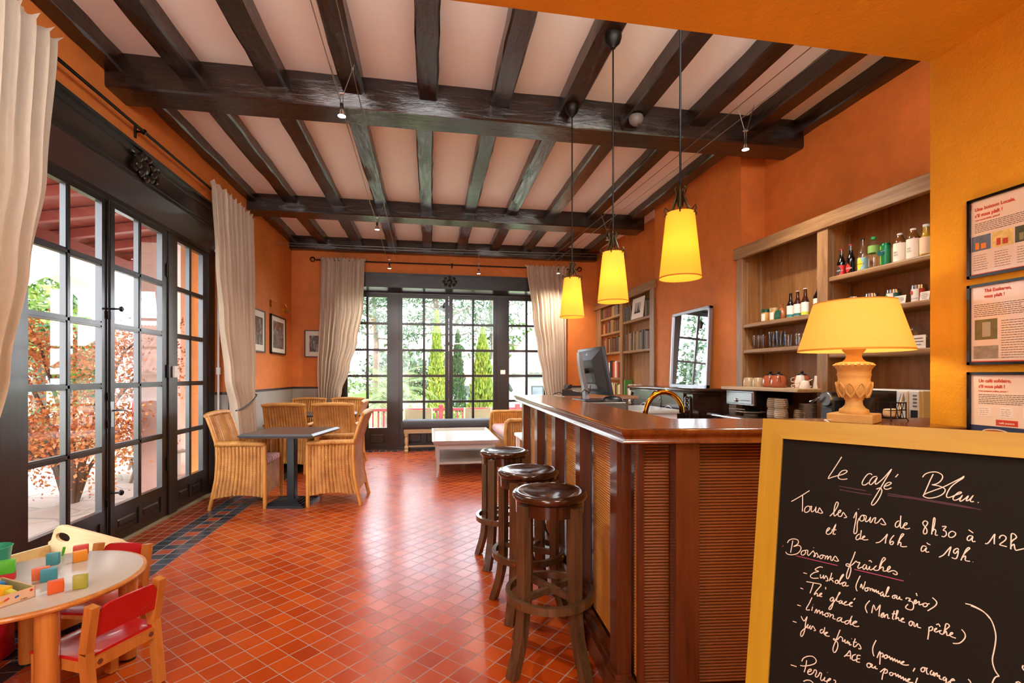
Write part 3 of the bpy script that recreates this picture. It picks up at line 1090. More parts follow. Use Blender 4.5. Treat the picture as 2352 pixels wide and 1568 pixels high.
def kid_chair(label, loc, rz, group):
    """faces +Y; rear posts at y=-.12"""
    c = thing('childs_chair', label, 'chair', loc, rz, group)
    for s_ in (-1,1):
        m = MB().bar((s_*.132,-.150,.004),(s_*.132,-.118,.27), .030, .040, (0,1,0))
        m.bar((s_*.132,-.118,.265),(s_*.132,-.150,.448), .030, .038, (0,1,0))
        obj('rear_post', m.bevel(.006, 2), M_BEECH, c)
        obj('leg', MB().box((s_*.132-.017,.105,.004),(s_*.132+.017,.145,.235)).bevel(.006, 2), M_BEECH, c)
        m = MB().box((s_*.132-.011,-.11,.195),(s_*.132+.011,.125,.238)).bevel(.004, 1)
        obj('side_rail', m, M_BEECH, c)
        sc = MB()
        for x in (s_*.10,):
            sc.lathe(((.010,0),(.010,.003),(.004,.003)), 12, M=Matrix.Translation((x,-.1415,.222)) @ Matrix.Rotation(R(90), 4, 'X'))
        obj('bolt', sc, M_STEEL, c)
    obj('back_rail', MB().box((-.12,-.142,.200),(.12,-.118,.242)).bevel(.004, 1), M_BEECH, c)
    obj('front_rail', MB().box((-.12,.112,.200),(.12,.136,.236)).bevel(.004, 1), M_BEECH, c)
    m = MB().grid(lambda u, v: (-.145+.29*u, -.125+.285*v, .252-.012*math.sin(PI*min(1,u))*math.sin(PI*min(1,v*1.05)) - (.012*max(0,v-.85)/.15)), 16, 16)
    m.solidify(.012)
    obj('seat', m, M_REDL, c, 50)
    # backrest board: straight underside, raised middle with soft shoulders
    pr = [(-.118,.320),(.118,.320),(.118,.405),(.112,.412),(.104,.418),(.100,.432),(.085,.442),(.0,.447),(-.085,.442),(-.100,.432),(-.104,.418),(-.112,.412),(-.118,.405)]
    m = MB()
    n = len(pr)
    def bk(x, z, o):
        return (x, -.126-(z-.27)*.175 - .012*(1-(x/.118)**2) + o, z)
    for o in (-.006, .006):
        pass
    A = [m.bm.verts.new(bk(x, z, -.006)) for x, z in pr]
    B = [m.bm.verts.new(bk(x, z, .006)) for x, z in pr]
    m.bm.faces.new(A); m.bm.faces.new(B[::-1])
    for i in range(n):
        m.bm.faces.new((A[i],A[(i+1)%n],B[(i+1)%n],B[i]))
    obj('backrest', m.bevel(.003, 1), M_REDL, c, 40)
    return c
def face(dx, dy):
    return math.atan2(-dx, dy)
G = "children's red chairs at the play table"
kc = kid_chair("child's beech chair with red seat and back, nearest the camera, seen from behind", (-1.225+.13*-.9, 2.185+.13*.40, 0), face(-.91,.41), G)
dup(kc, "child's beech chair with red seat and back, on the far side of the play table", (-1.607, 2.655, 0), face(-.22,-.97))

# toy box on casters
t = thing('toy_box', 'birch plywood toy box on casters with an oval hand hole, by the garden doors', 'toy box', (-1.98,2.99,0), R(-26.5))
# local x along the panel (0.6 long), y away
out = [(-.31,.07),(.31,.07),(.31,.40),(.27,.415),(-.17,.455),(-.22,.45),(-.26,.42),(-.285,.36),(-.31,.345)]
hole = [(-.185+.06*math.cos(a), .385+.027*math.sin(a)) for a in [2*PI*i/20 for i in range(20)]]
MX = Matrix(((1,0,0,0),(0,0,1,.12),(0,1,0,0),(0,0,0,1)))
def plate_with_hole(out, hole, z0, z1, M):
    bm = bmesh.new()
    def loop(p):
        vs = [bm.verts.new((x,y,z0)) for x, y in p]
        return [bm.edges.new((vs[i], vs[(i+1) % len(vs)])) for i in range(len(vs))]
    e = loop(out)+loop(hole)
    r_ = bmesh.ops.triangle_fill(bm, use_beauty=True, use_dissolve=False, edges=e)
    fs = [f for f in bm.faces]
    ext = bmesh.ops.extrude_face_region(bm, geom=fs)
    for v in ext['geom']:
        if isinstance(v, bmesh.types.BMVert):
            v.co.z = z1
    bm.transform(M)
    mb = MB(); mb.bm.free(); mb.bm = bm
    return mb
obj('back_panel', plate_with_hole(out, hole, -.008, .008, MX), M_PLY, t)
obj('front_panel', MB().rbox((-.31,-.246,.07),(.31,-.23,.355), .004, 1), M_PLY, t)
obj('side_panel', MB().box((-.31,-.23,.07),(-.295,.112,.33)), M_PLY, t)
obj('side_panel', MB().box((.295,-.23,.07),(.31,.112,.33)), M_PLY, t)
obj('floor_panel', MB().box((-.295,-.23,.075),(.295,.112,.09)), M_PLY, t)
for x in (-.25,.25):
    for y in (-.19,.08):
        m = MB().lathe(((.030,-.011),(.034,-.006),(.034,.006),(.030,.011)), 20, M=Matrix.Translation((x,y,.034)) @ Matrix.Rotation(R(90), 4, 'X'))
        cw = obj('caster', m, M_WHITE, t, 40)
        obj('caster_fork', MB().box((x-.014,y-.018,.035),(x+.014,y+.018,.072)), M_BLACK, cw)

# toys
def block(label, loc, rz, size, col, group='coloured wooden building blocks'):
    o = obj('toy_block', MB().rbox((-size[0]/2,-size[1]/2,0),(size[0]/2,size[1]/2,size[2]), .0022, 2), plain('block_paint_'+col.strip('#'), col, 0.4), None, 40)
    o.location = loc
    o.rotation_euler = (0,0,rz)
    return tag(o, label, 'toy block', group)
ZT = .4602
block('teal wooden block standing alone near the far rim of the play table', (-1.694,2.508,ZT), R(14), (.044,.026,.052), '#3d93a3')
block('yellow-orange wooden block near the far rim of the play table', (-1.604,2.536,ZT), R(38), (.050,.034,.046), '#dd9226')
block('red wooden block tucked behind the yellow-orange block', (-1.655,2.622,ZT), R(24), (.055,.028,.046), '#cc4a40')
block('teal wooden block in front of a salmon block, mid table', (-1.580,2.316,ZT), R(32), (.053,.034,.048), '#3a90a6')
block('salmon-orange wooden block behind a teal block, mid table', (-1.625,2.338,ZT), R(34), (.056,.026,.048), '#d9704e')
block('orange wooden block with a yellow end, nearest the table middle', (-1.468,2.186,ZT), R(35), (.048,.036,.046), '#d25a26')
o = obj('yellow_end', MB().rbox((.0241,-.014,.010),(.0252,.014,.036), .0004, 1), plain('yellow_block_end', '#e0a024', .4), bpy.data.objects['toy_block.005'])
block('olive-green wooden block standing on edge at the right of the toys', (-1.395,2.207,ZT), R(18), (.046,.018,.056), '#9a9c33')
b_ = thing('toy_carton', 'shallow pink cardboard carton of blocks, cut off by the picture edge', 'box', (-1.657,2.139,ZT), R(-30.7))
M_CARD = plain('printed_card', '#d9b79a', 0.6, var=0.06)
M_CARDG = plain('green_card_lining', '#9aa77e', 0.6)
m = MB()
CX, CY, CH = .115, .085, .042
m.box((-CX,-CY,0),(CX,-CY+.003,CH)); m.box((-CX,CY-.003,0),(CX,CY,CH)); m.box((-CX,-CY,0),(-CX+.003,CY,CH)); m.box((CX-.003,-CY,0),(CX,CY,CH)); m.box((-CX,-CY,0),(CX,CY,.003))
obj('carton_walls', m, M_CARD, b_)
obj('lining', MB().box((-CX+.003,CY-.006,.004),(CX-.003,CY-.003,CH-.001)), M_CARDG, b_)
for col, y, z, w_ in (('#2c6aa8',.030,.024,.008),('#c9402f',.000,.024,.012),('#e0a52a',-.012,.020,.010),('#c9402f',-.055,.018,.010),('#4d8a4a',-.062,.022,.008),('#e0a52a',-.040,.012,.012)):
    q = MB().cbox((CX+.0004,y,z), (.0008,w_*1.5,.007), 0, Matrix.Rotation(R(22), 4, 'X'))
    obj('printed_picture', q, plain('print_'+col.strip('#'), col, 0.6), b_)
M_INK = plain('brown_print_ink', '#5b3b2c', 0.7)
lettering(b_, 'Cubes', .008, (CX+.0006,.040,.006), (R(90),0,R(90)), M_INK)
obj('printed_mark', MB().lathe(((0,0),(.005,0)), 14, cap=False, M=Matrix.Translation((CX+.0007,.072,.032)) @ Matrix.Rotation(R(90), 4, 'Y')), plain('print_red_mark', '#c23030', .6), b_)
block('blue wooden block lying inside the cardboard carton', (-1.690,2.215,ZT+.0035), R(-30), (.05,.03,.040), '#2d7fc0')
block('yellow wooden block lying inside the cardboard carton', (-1.640,2.160,ZT+.0035), R(-20), (.075,.036,.042), '#e3b21f')
block('lime-yellow wooden block lying at the near end inside the carton', (-1.580,2.130,ZT+.0035), R(-35), (.05,.02,.036), '#c9cc4a')
block('red wooden block under a green block behind the carton', (-1.770,2.350,ZT), R(28), (.072,.034,.028), '#c22531')
block('bright green wooden block stacked on a red block', (-1.768,2.346,ZT+.0282), R(28), (.072,.034,.054), '#4fb52f')
o = obj('toy_stick', MB().tube(((0,0,0),(.004,0,.02),(.008,0,.040)), (.005,.006,.0055), 10), plain('green_plastic', '#54b331', 0.35), None, 40)
o.location = (-1.735, 2.625, ZT)
tag(o, 'short bright green plastic stick standing at the far rim of the table', 'toy')
o = thing('teal_bucket', 'teal plastic tub at the picture edge on the play table', 'tub', (-1.880,2.440,ZT))
M_TEAL = plain('teal_plastic', '#2fa184', 0.3)
obj('tub_body', MB().lathe(((.0,0),(.050,0),(.062,.105),(.066,.112),(.063,.114),(.058,.105),(.047,.004),(0,.004)), 28, cap=False), M_TEAL, o, 40)
o = thing('red_stool', 'round red toy drum on the tiles under the left edge of the play table', 'toy', (-2.075,2.615,0))
obj('drum_body', MB().lathe(((.115,0),(.122,.006),(.122,.185),(.115,.19)), 32), plain('red_plastic', '#c4122b', 0.35), o, 40)
# ================================================================== BAR
M_BARTOP = wood('polished_bar_top', '#5a2f12', '#8a5022', 'Y', 0.24, 0.5, 0.03, 0.35)
M_BAREDGE = wood('polished_bar_edge', '#4a230d', '#7a4018', 'Y', 0.20, 0.5, 0.03, 0.35)
M_BARW = wood('mahogany_bar', '#3c1c0c', '#663418', 'Z', 0.28, 0.7, 0.04, 0.25)
M_REED = plain('split_reed_lit', '#b97a34', 0.34, var=0.22, vs=7)  # customer-side reeds, window light put into the colour
M_REEDX = plain('split_reed_shaded', '#6e3a16', 0.34, var=0.25, vs=7)  # same reeds on the front, shade put into the colour
bar = thing('bar_counter', 'mahogany bar counter with reed panels and a moulded wooden top', 'bar', (0,0,0))
ZB = 1.13
A0 = Vector((.667,1.61,0)); A1 = Vector((.80,4.60,0))      # left (customer) edge of the top
F1 = Vector((1.954,1.468,0))                                # front edge runs to the wall
ul = (A1-A0).normalized(); uf = (F1-A0).normalized()
nl = Vector((ul.y,-ul.x,0)); nf = Vector((-uf.y,uf.x,0))    # inward
ci = A0 + ul*0 + nl*.35
# inner corner of the top
def isect(p, d, q, e):
    t = ((q.x-p.x)*e.y-(q.y-p.y)*e.x)/(d.x*e.y-d.y*e.x)
    return p + d*t
ci = isect(A0+nl*.36, ul, A0+nf*.40, uf)
I_ = A0+nl*.016+nf*.016
poly = [I_, F1+Vector((0,.016,0)), F1+Vector((0,.138,0)), Vector((2.9,1.62,0)), Vector((2.9,1.84,0)), F1+nf*.36+Vector((.02,0,0)), ci, A1+nl*.36, A1+nl*.016]
m = MB().prism([(p.x,p.y) for p in poly], ZB-.03, ZB)
m.bevel(.004, 1)
obj('counter_top', m, M_BARTOP, bar)
pr = ((.05,-.030),(.03,-.0005),(.004,-.0005),(-.002,-.004),(-.003,-.012),(.001,-.020),(.009,-.027),(.014,-.034),(.013,-.040),(.007,-.046),(.006,-.052),(.012,-.056),(.05,-.056))
path = (A1+nl*.36, A1, A0, F1)
m = MB().sweep([(-a, b) for a, b in pr], [p+Vector((0,0,ZB)) for p in path])
obj('edge_moulding', m, M_BAREDGE, bar, 50)
# body
o = .10
body0 = A0 + ul*o*1.0 + nl*.10
B0 = isect(A0+nl*o, ul, A0+nf*o, uf)
B1 = A1 + nl*o - ul*.10
BF = isect(A0+nf*o, uf, Vector((1.954,0,0)), Vector((0,1,0)))
ZU = ZB-.056
def along(p, u, n, a, b, d0, d1, z0, z1, mb):
    """box from a to b along u, d0..d1 outward (-n)"""
    q = [p+u*a-n*d0, p+u*b-n*d0, p+u*b-n*d1, p+u*a-n*d1]
    mb.prism([(v.x,v.y) for v in q], z0, z1)
    return mb
core = MB().prism([(v.x,v.y) for v in (B0+nl*.02+nf*.02, BF+nf*.02, BF+nf*.06, isect(B0+nl*.06,ul,B0+nf*.06,uf), B1+nl*.06, B1+nl*.02)], 0, ZU)
obj('carcass', core, M_BARW, bar)
LL = (B1-B0).length; LF = (BF-B0).length
# positions of the pilasters measured along the customer side
ps = []
for y0, y1 in ((1.78,1.862),(2.33,2.415),(2.915,3.02),(3.56,3.675),(4.265,4.375)):
    ps.append(((y0-B0.y)/ul.y, (y1-B0.y)/ul.y))
for a, b in ps:
    m = along(B0, ul, nl, a, b, 0, .058, .15, ZU, MB())
    obj('pilaster', m.bevel(.004, 1), M_BARW, bar)
    m = along(B0, ul, nl, a-.015, b+.015, 0, .078, 0, .135, MB())
    along(B0, ul, nl, a-.008, b+.008, 0, .068, .135, .155, m)
    obj('pilaster_base', m.bevel(.005, 1), M_BARW, bar)
fps = ((.118,.205),(.86,.95))
for a, b in fps:
    m = along(B0, uf, nf, a, b, 0, .058, .15, ZU, MB())
    obj('pilaster', m.bevel(.004, 1), M_BARW, bar)
    m = along(B0, uf, nf, a-.015, b+.015, 0, .078, 0, .135, MB())
    along(B0, uf, nf, a-.008, b+.008, 0, .068, .135, .155, m)
    obj('pilaster_base', m.bevel(.005, 1), M_BARW, bar)
m = along(B0, ul, nl, .0, .012, 0, .006, .15, ZU, MB())
along(B0, uf, nf, -.006, .016, 0, .008, .15, ZU, m)
obj('corner_stile', m, M_BARW, bar)
m = along(B0, ul, nl, 0, LL, 0, .05, 0, .10, MB())
along(B0, ul, nl, 0, LL, 0, .038, .10, .125, m); along(B0, ul, nl, 0, LL, 0, .022, .125, .15, m)
along(B0, uf, nf, 0, LF, 0, .05, 0, .10, m); along(B0, uf, nf, 0, LF, 0, .038, .10, .125, m); along(B0, uf, nf, 0, LF, 0, .022, .125, .15, m)
obj('plinth', m.bevel(.005, 1), M_BARW, bar)
def reeds(p, u, n, a, b, mat):
    m = MB()
    per = .0118
    k = int((ZU-.15)/per)
    for i in range(k):
        z = .15 + (i+.5)*per
        q = []
        for t in (a, b):
            q.append([m.bm.verts.new(p+u*t - n*(-.018+.0075*math.cos(w)) + Vector((0,0,z+.0058*math.sin(w)))) for w in (-PI/2,-PI/4,0,PI/4,PI/2)])
        for j in range(4):
            m.bm.faces.new((q[0][j],q[1][j],q[1][j+1],q[0][j+1]))
    return obj('reed_panel', m, mat, bar, 60)
edges = [0.012]+[v for ab in ps for v in ab]+[LL]
for i in range(0, len(edges), 2):
    reeds(B0, ul, nl, edges[i], edges[i+1], M_REED)
fe = [.016]+[v for ab in fps for v in ab]+[LF]
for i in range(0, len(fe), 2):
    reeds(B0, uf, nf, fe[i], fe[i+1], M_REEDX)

# worktop behind the bar (lower), running along inside and by the shelves
M_DARKTOP = plain('dark_worktop', '#2a211c', 0.12, var=0.2, vs=20)
M_CABW = wood('dark_back_counter', '#3a2415', '#5a3a22', 'Z', 0.4, 0.8)
wt = thing('back_counter', 'dark polished back counter under the bar shelving', 'counter', (0,0,0))
obj('worktop', MB().prism(((2.76,1.92),(3.085,1.92),(3.02,4.34),(3.01,4.44),(2.76,4.44)), .90, .95), M_DARKTOP, wt)
obj('cabinet', MB().prism(((2.80,1.94),(3.07,1.94),(3.005,4.34),(3.005,4.42),(2.80,4.42)), 0, .90), M_CABW, wt)
ub = thing('under_bar_shelf', 'pale worktop set lower behind the far arm of the bar', 'counter', (0,0,0))
p0 = A0+nl*.38+ul*.55; p1 = A1+nl*.38
obj('worktop', MB().prism([(v.x,v.y) for v in (p0, p0+nl*.28, p1+nl*.28, p1)], .89, .93), M_GREYP, ub)
obj('cabinet', MB().prism([(v.x,v.y) for v in (p0+nl*.01, p0+nl*.25, p1+nl*.25, p1+nl*.01)], 0, .89), M_CABW, ub)
# ================================================================== SHELVING, MANTEL AND BAR THINGS
M_SHELF = wood('brown_oak_shelving', '#6f4a2c', '#a47c54', 'Z', 0.42, 0.8, 0.05)
M_SHELFX = wood('brown_oak_shelving_flat', '#6f4a2c', '#a98258', 'X', 0.42, 0.8, 0.05)
M_SHELFB = wood('brown_oak_back_boards', '#7a4a22', '#aa7844', 'Z', 0.5, 0.5, 0.04)
M_STRIP = plain('shelf_support_strip', '#a99272', 0.4, 0.5)

def shelving(name, label, loc, rz, L, bays, stiles, depth, ztop, shelves):
    """local x along the front, y into the wall; stiles: (x0,x1); shelves: (x0,x1,ztop)"""
    t = thing(name, label, 'shelving', loc, rz)
    obj('header', MB().rbox((-.10,-.03,ztop-.115),(L,.02,ztop), .004, 1).box((-.08,.0,ztop-.02),(L,depth,ztop)), M_SHELFX, t)
    obj('back_board', MB().box((-.09,depth-.015,0),(L,depth,ztop-.01)), M_SHELFB, t)
    for x0, x1 in stiles:
        obj('stile', MB().rbox((x0,-.012,0),(x1,.025,ztop-.10), .003, 1), M_SHELF, t)
        p = MB().box((x0+.015,.02,0),(x1-.01,depth-.01,ztop-.02))
        u = obj('upright', p, M_SHELFB, t)
        st_ = MB()
        for xx in (x0+.0125, x1-.009):
            for y in (.05, depth-.05):
                st_.box((xx-.0025,y-.008,.9),(xx+.0025,y+.008,ztop-.15))
        obj('support_strip', st_, M_STRIP, u)
    for x0, x1, z in shelves:
        m = MB().rbox((x0,-.005,z-.04),(x1,depth-.02,z), .012, 3)
        obj('shelf', m, M_SHELFX, t)
    return t
NB = (3.03,4.30,0)
NRZ = math.atan2(-1, .0306)
DN = .255
nb = shelving('bar_shelving', 'tall built-in brown oak shelving behind the bar with two bays', NB, NRZ, 2.25,
    None, ((-.075,.017),(.912,1.012),(2.15,2.25)), DN, 2.585,
    ((.017,.912,1.822),(.017,.912,1.572),(1.012,2.15,2.085),(1.012,2.15,1.80),(1.012,2.15,1.495)))
MN = Matrix.Translation(NB) @ Matrix.Rotation(NRZ, 4, 'Z')
FB = (3.0,8.45,0)
FRZ = R(-90)
fb = shelving('far_bookcase', 'tall built-in brown oak bookcase in the far right corner', FB, FRZ, 2.36,
    None, ((.0,.235),(1.135,1.24),(2.20,2.33)), .15, 2.62,
    ((.235,1.135,2.315),(.235,1.135,2.045),(.235,1.135,1.71),(.235,1.135,1.285),(.235,1.135,.95),(1.24,2.20,2.16),(1.24,2.20,1.70),(1.24,2.20,.92)))
MF = Matrix.Translation(FB) @ Matrix.Rotation(FRZ, 4, 'Z')

def put(o, M, x, y, z, rz=0):
    p = M @ Vector((x, y, z))
    o.location = p
    o.rotation_euler = (0, 0, M.to_euler().z + rz)
    return o

# pale flap shelf with the till drawer hanging under it
o = obj('flap_shelf', MB().rbox((.0,-.235,-.03),(.955,.20,0), .006, 2), wood('pale_pine_shelf', '#a98a64', '#cdb28c', 'X', 0.4), None)
put(o, MN, 0, 0, 1.215); tag(o, 'pale wooden shelf board jutting out over the till drawer', 'shelf')
t = thing('cash_drawer', 'steel fronted till drawer hanging under the pale shelf', 'till drawer')
put(t, MN, 0, 0, 0)
obj('drawer_body', MB().box((.045,-.18,1.05),(.42,.20,1.183)), M_BLACK, t)
d_ = obj('drawer_front', MB().rbox((.04,-.205,1.045),(.425,-.175,1.18), .006, 2).rbox((.055,-.212,1.06),(.41,-.20,1.165), .004, 1), M_STEEL, t)
obj('lock', MB().lathe(((.018,0),(.018,.010),(.012,.013),(0,.013)), 16, M=Matrix.Translation((.20,-.212,1.09)) @ Matrix.Rotation(R(90), 4, 'X')), M_CHROME, d_, 40)
obj('slot', MB().box((.26,-.2135,1.088),(.385,-.211,1.094)), M_BLACK, d_)

M_PAPER = plain('white_paper_label', '#e6ded2', 0.6, var=0.03)
M_INKD = plain('dark_print', '#2a2624', 0.7)
M_CLEAR = glassy('clear_glassware', (0.95,0.96,0.97), 1.5)
M_BLUEG = glassy('smoke_blue_glassware', (0.80,0.87,0.95), 1.5)
def gloss(name, c, rough=0.1):
    return plain(name, c, rough, var=0.03, coat=0.5)
M_COLA = gloss('cola_bottle', '#0d0806')
M_AMBER = gloss('brown_beer_bottle', '#3a1608')
M_JUICE = gloss('amber_tea_drink', '#6a3f1a')
M_NECT = gloss('yellow_nectar', '#b08420')
M_WINE = gloss('dark_bottle', '#180a0a')
def lab(c):
    return plain('label_'+c.strip('#'), c, 0.55, var=0.02)
def front(x=0, ang=0):
    return x
def bottle(label, cat, M, x, y, z, h, r, mat, lb=None, capm=None, nz=.62, nr=.4, neckglass=None, cap_h=.03, sub=None, text=None, tcol=None, name='bottle', diamond=None, group=None):
    b = thing(name, label, cat, group=group)
    put(b, M, x, y, z)
    pr = [(0,.002),(r*.9,0),(r,.008),(r,h*nz*.82),(r*.97,h*nz*.88),(r*.75,h*nz*.98),(r*nr*1.15,h*(nz+.10)),(r*nr,h*(nz+.2)),(r*nr*.92,h*(1-cap_h)),(r*nr*.92,h*(1-cap_h)+.001)]
    if neckglass:
        cut = 7
        obj('bottle_body', MB().lathe(pr[:cut+1], 20, cap=True), mat, b, 40)
        obj('neck', MB().lathe(pr[cut:], 16, cap=False), neckglass, b, 40)
    else:
        obj('bottle_body', MB().lathe(pr, 20), mat, b, 40)
    if capm:
        obj('bottle_cap', MB().lathe(((r*nr*1.1,h*(1-cap_h)),(r*nr*1.12,h*.995),(r*nr*.9,h),(0,h)), 14, cap=False), capm, b, 40)
    if lb:
        z0, z1, m = lb
        l = obj('paper_label', MB().lathe(((r*1.012,h*z0),(r*1.012,h*z1)), 20, cap=False), m, b, 60)
        if diamond:
            dm, dc = diamond
            q = MB().grid(lambda u, v: ((r*1.03)*math.sin((u-.5)*1.6), -(r*1.03)*math.cos((u-.5)*1.6), h*((z0+z1)/2 + (v-.5)*(z1-z0)*1.15*(1-abs(2*u-1)))), 8, 2)
            obj('diamond_mark', q, dm, l)
        if text:
            curved(l, text, r*1.05, h*(z0+z1)/2 - .006, tcol[1], tcol[0])
    return b
def curved(parent, text, r, z, size, mat):
    """small lettering wrapped on a round label, facing the room"""
    c = bpy.data.curves.new('lettering', 'FONT')
    c.body = text; c.size = size; c.align_x = 'CENTER'; c.resolution_u = 2
    tmp = bpy.data.objects.new('lettering', c)
    me = bpy.data.meshes.new_from_object(tmp)
    bpy.data.objects.remove(tmp)
    for v in me.vertices:
        a = v.co.x / r
        v.co = Vector((r*math.sin(a), -r*math.cos(a), z+v.co.y))
    me.materials.clear(); me.materials.append(mat)
    o = bpy.data.objects.new('lettering', me)
    COL.objects.link(o); o.parent = parent
    return o
M_REDC = plain('red_cap', '#b8202a', 0.35); M_DKC = plain('dark_cap', '#1c1c1e', 0.35); M_GRNC = plain('green_cap', '#1f8a3c', 0.35); M_WHC = plain('white_cap', '#d9d4cc', 0.35); M_GOLDC = plain('gold_cap', '#c8a860', 0.3, 0.6)
GB = 'drinks on the top shelf of the near bay'
LRED = lab('#c8201c'); LTEAL = lab('#8fb9ba'); LCRM = lab('#e9dcc8')
M_WHI = plain('white_print', '#efe9df', 0.6)
ZT2 = 2.086
bottle('small cola bottle with a full red label, leftmost on the top shelf', 'bottle', MN, 1.04, .09, ZT2, .215, .030, M_COLA, (.04,.40,LRED), M_REDC, .60, .42, M_CLEAR, text='EUSKOLA', tcol=(M_WHI,.015), diamond=(M_INKD,0), group=GB)
bottle('cola bottle with a red diamond label and red cap on the top shelf', 'bottle', MN, 1.122, .09, ZT2, .232, .030, M_COLA, (.06,.36,M_COLA), M_REDC, .60, .42, M_CLEAR, text='EUSKOLA', tcol=(M_WHI,.015), diamond=(LRED,0), group=GB)
bottle('clear lemonade bottle with a pale blue label on the top shelf', 'bottle', MN, 1.222, .09, ZT2, .245, .033, M_CLEAR, (.05,.42,LTEAL), M_DKC, .62, .40, M_CLEAR, text='LIMONADE', tcol=(M_INKD,.014), diamond=(lab('#e0c826'),0), group=GB)
bottle('clear plastic water bottle with a green cap on the top shelf', 'bottle', MN, 1.310, .09, ZT2, .235, .036, M_CLEAR, (.50,.72,lab('#7fa84f')), M_GRNC, .80, .42, None, cap_h=.09, group=GB)
t = thing('drink_can', 'green sparkling water can between the water bottle and two labelled bottles', 'can', group=GB)
put(t, MN, 1.398, .09, ZT2)
cn = obj('can_body', MB().lathe(((.022,0),(.030,.008),(.031,.012),(.031,.150),(.026,.160),(.026,.163)), 24), plain('green_can', '#0f6a43', 0.25, 0.5), t, 40)
obj('light_band', MB().lathe(((.0313,.014),(.0313,.148)), 24, cap=False, a0=0), plain('can_green', '#1d7a4a', 0.3, 0.3), t, 60)
q = MB().grid(lambda u, v: (.0318*math.sin(-1.1+u*.9), -.0318*math.cos(-1.1+u*.9), .016+v*.13), 8, 1)
obj('lime_stripe', q, plain('can_lime', '#9ccb3a', 0.3, 0.3), t)
q = MB()
q.lathe(((0,0),(.020,0)), 16, cap=False, M=Matrix.Translation((-.010,-.0325,.098)) @ Matrix.Rotation(R(90), 4, 'X') @ Matrix.Scale(1.35, 4, (1,0,0)))
ov = obj('oval_mark', q, plain('can_oval', '#0d4f52', 0.4), t)
curved(t, 'perrier', .0335, .104, .013, M_WHI)
for k, (x, hh) in enumerate(((1.500,.205),(1.590,.212))):
    bottle('squat bottle of amber iced tea with a cream label, %s of the two' % ('left' if k == 0 else 'right'), 'bottle', MN, x, .09, ZT2, hh, .037, M_JUICE, (.05,.66,LCRM), M_WHC, .80, .40, None, cap_h=.10, text='ARI\nVEN', tcol=(plain('taupe_print', '#6a5c4c', 0.6),.018), group=GB)
bottle('yellow fruit nectar bottle cut off by the orange wall', 'bottle', MN, 1.672, .09, ZT2, .215, .033, M_NECT, (.10,.60,lab('#e8c9a0')), M_WHC, .66, .48, None, cap_h=.08, group=GB)
# tea tins
TEA = (('leaf green','#4f8f3a',1.140),('turquoise','#2f9f95',1.290),('pale green','#69b36a',1.450),('red','#c2392f',1.622))
for nm, c, x in TEA:
    t = thing('tea_tin', 'silver tea tin with a %s round mark on its label' % nm, 'tin', group='tea tins')
    put(t, MN, x, .10, 1.801)
    obj('tin_body', MB().lathe(((.040,0),(.042,.003),(.042,.088),(.042,.092)), 28), M_STEEL, t, 40)
    obj('lid', MB().lathe(((.0435,.090),(.0435,.112),(.040,.116),(.036,.113),(0,.113)), 28, cap=False), M_CHROME, t, 40)
    q = MB().grid(lambda u, v: (.0427*math.sin(-.9+u*1.5), -.0427*math.cos(-.9+u*1.5), .004+v*.083), 12, 1)
    lb_ = obj('paper_label', q, M_PAPER, t, 60)
    q = MB().grid(lambda u, v: (.0427*math.sin(.6+u*.8), -.0427*math.cos(.6+u*.8), .004+v*.083), 8, 1)
    obj('colour_band', q, plain('tea_band_'+nm.replace(' ','_'), c if nm == 'red' else '#2d6a62', 0.5), lb_, 60)
    q = MB().lathe(((0,0),(.015,0)), 18, cap=False, M=Matrix.Rotation(R(-28), 4, 'Z') @ Matrix.Translation((0,-.0445,.066)) @ Matrix.Rotation(R(90), 4, 'X'))
    obj('round_mark', q, plain('tea_mark_'+nm.replace(' ','_'), c, 0.5), lb_)
    curved(lb_, 'EUSKAREN', .0435, .022, .010, M_INKD)
for k, (x, w_, lbl) in enumerate(((1.222,.075,'by the leaf green tin'),(1.372,.060,'by the turquoise tin'),(1.535,.085,'between the pale green and red tins'),(1.70,.06,'at the orange wall'))):
    t = thing('price_card', 'small white tea card standing on the shelf '+lbl, 'card', group='tea cards')
    put(t, MN, x, .04, 1.801)
    obj('card', MB().box((-w_/2,0,0),(w_/2,.002,.058), Matrix.Rotation(R(-8), 4, 'X')), M_PAPER, t)
    q = MB()
    for i, ln in enumerate((.6,.8,.75,.5)):
        q.box((-w_*ln/2,-.0045,.046-.011*i),(w_*ln/2,-.0035,.048-.011*i), Matrix.Rotation(R(-8), 4, 'X'))
    obj('printed_lines', q, M_INKD, t)
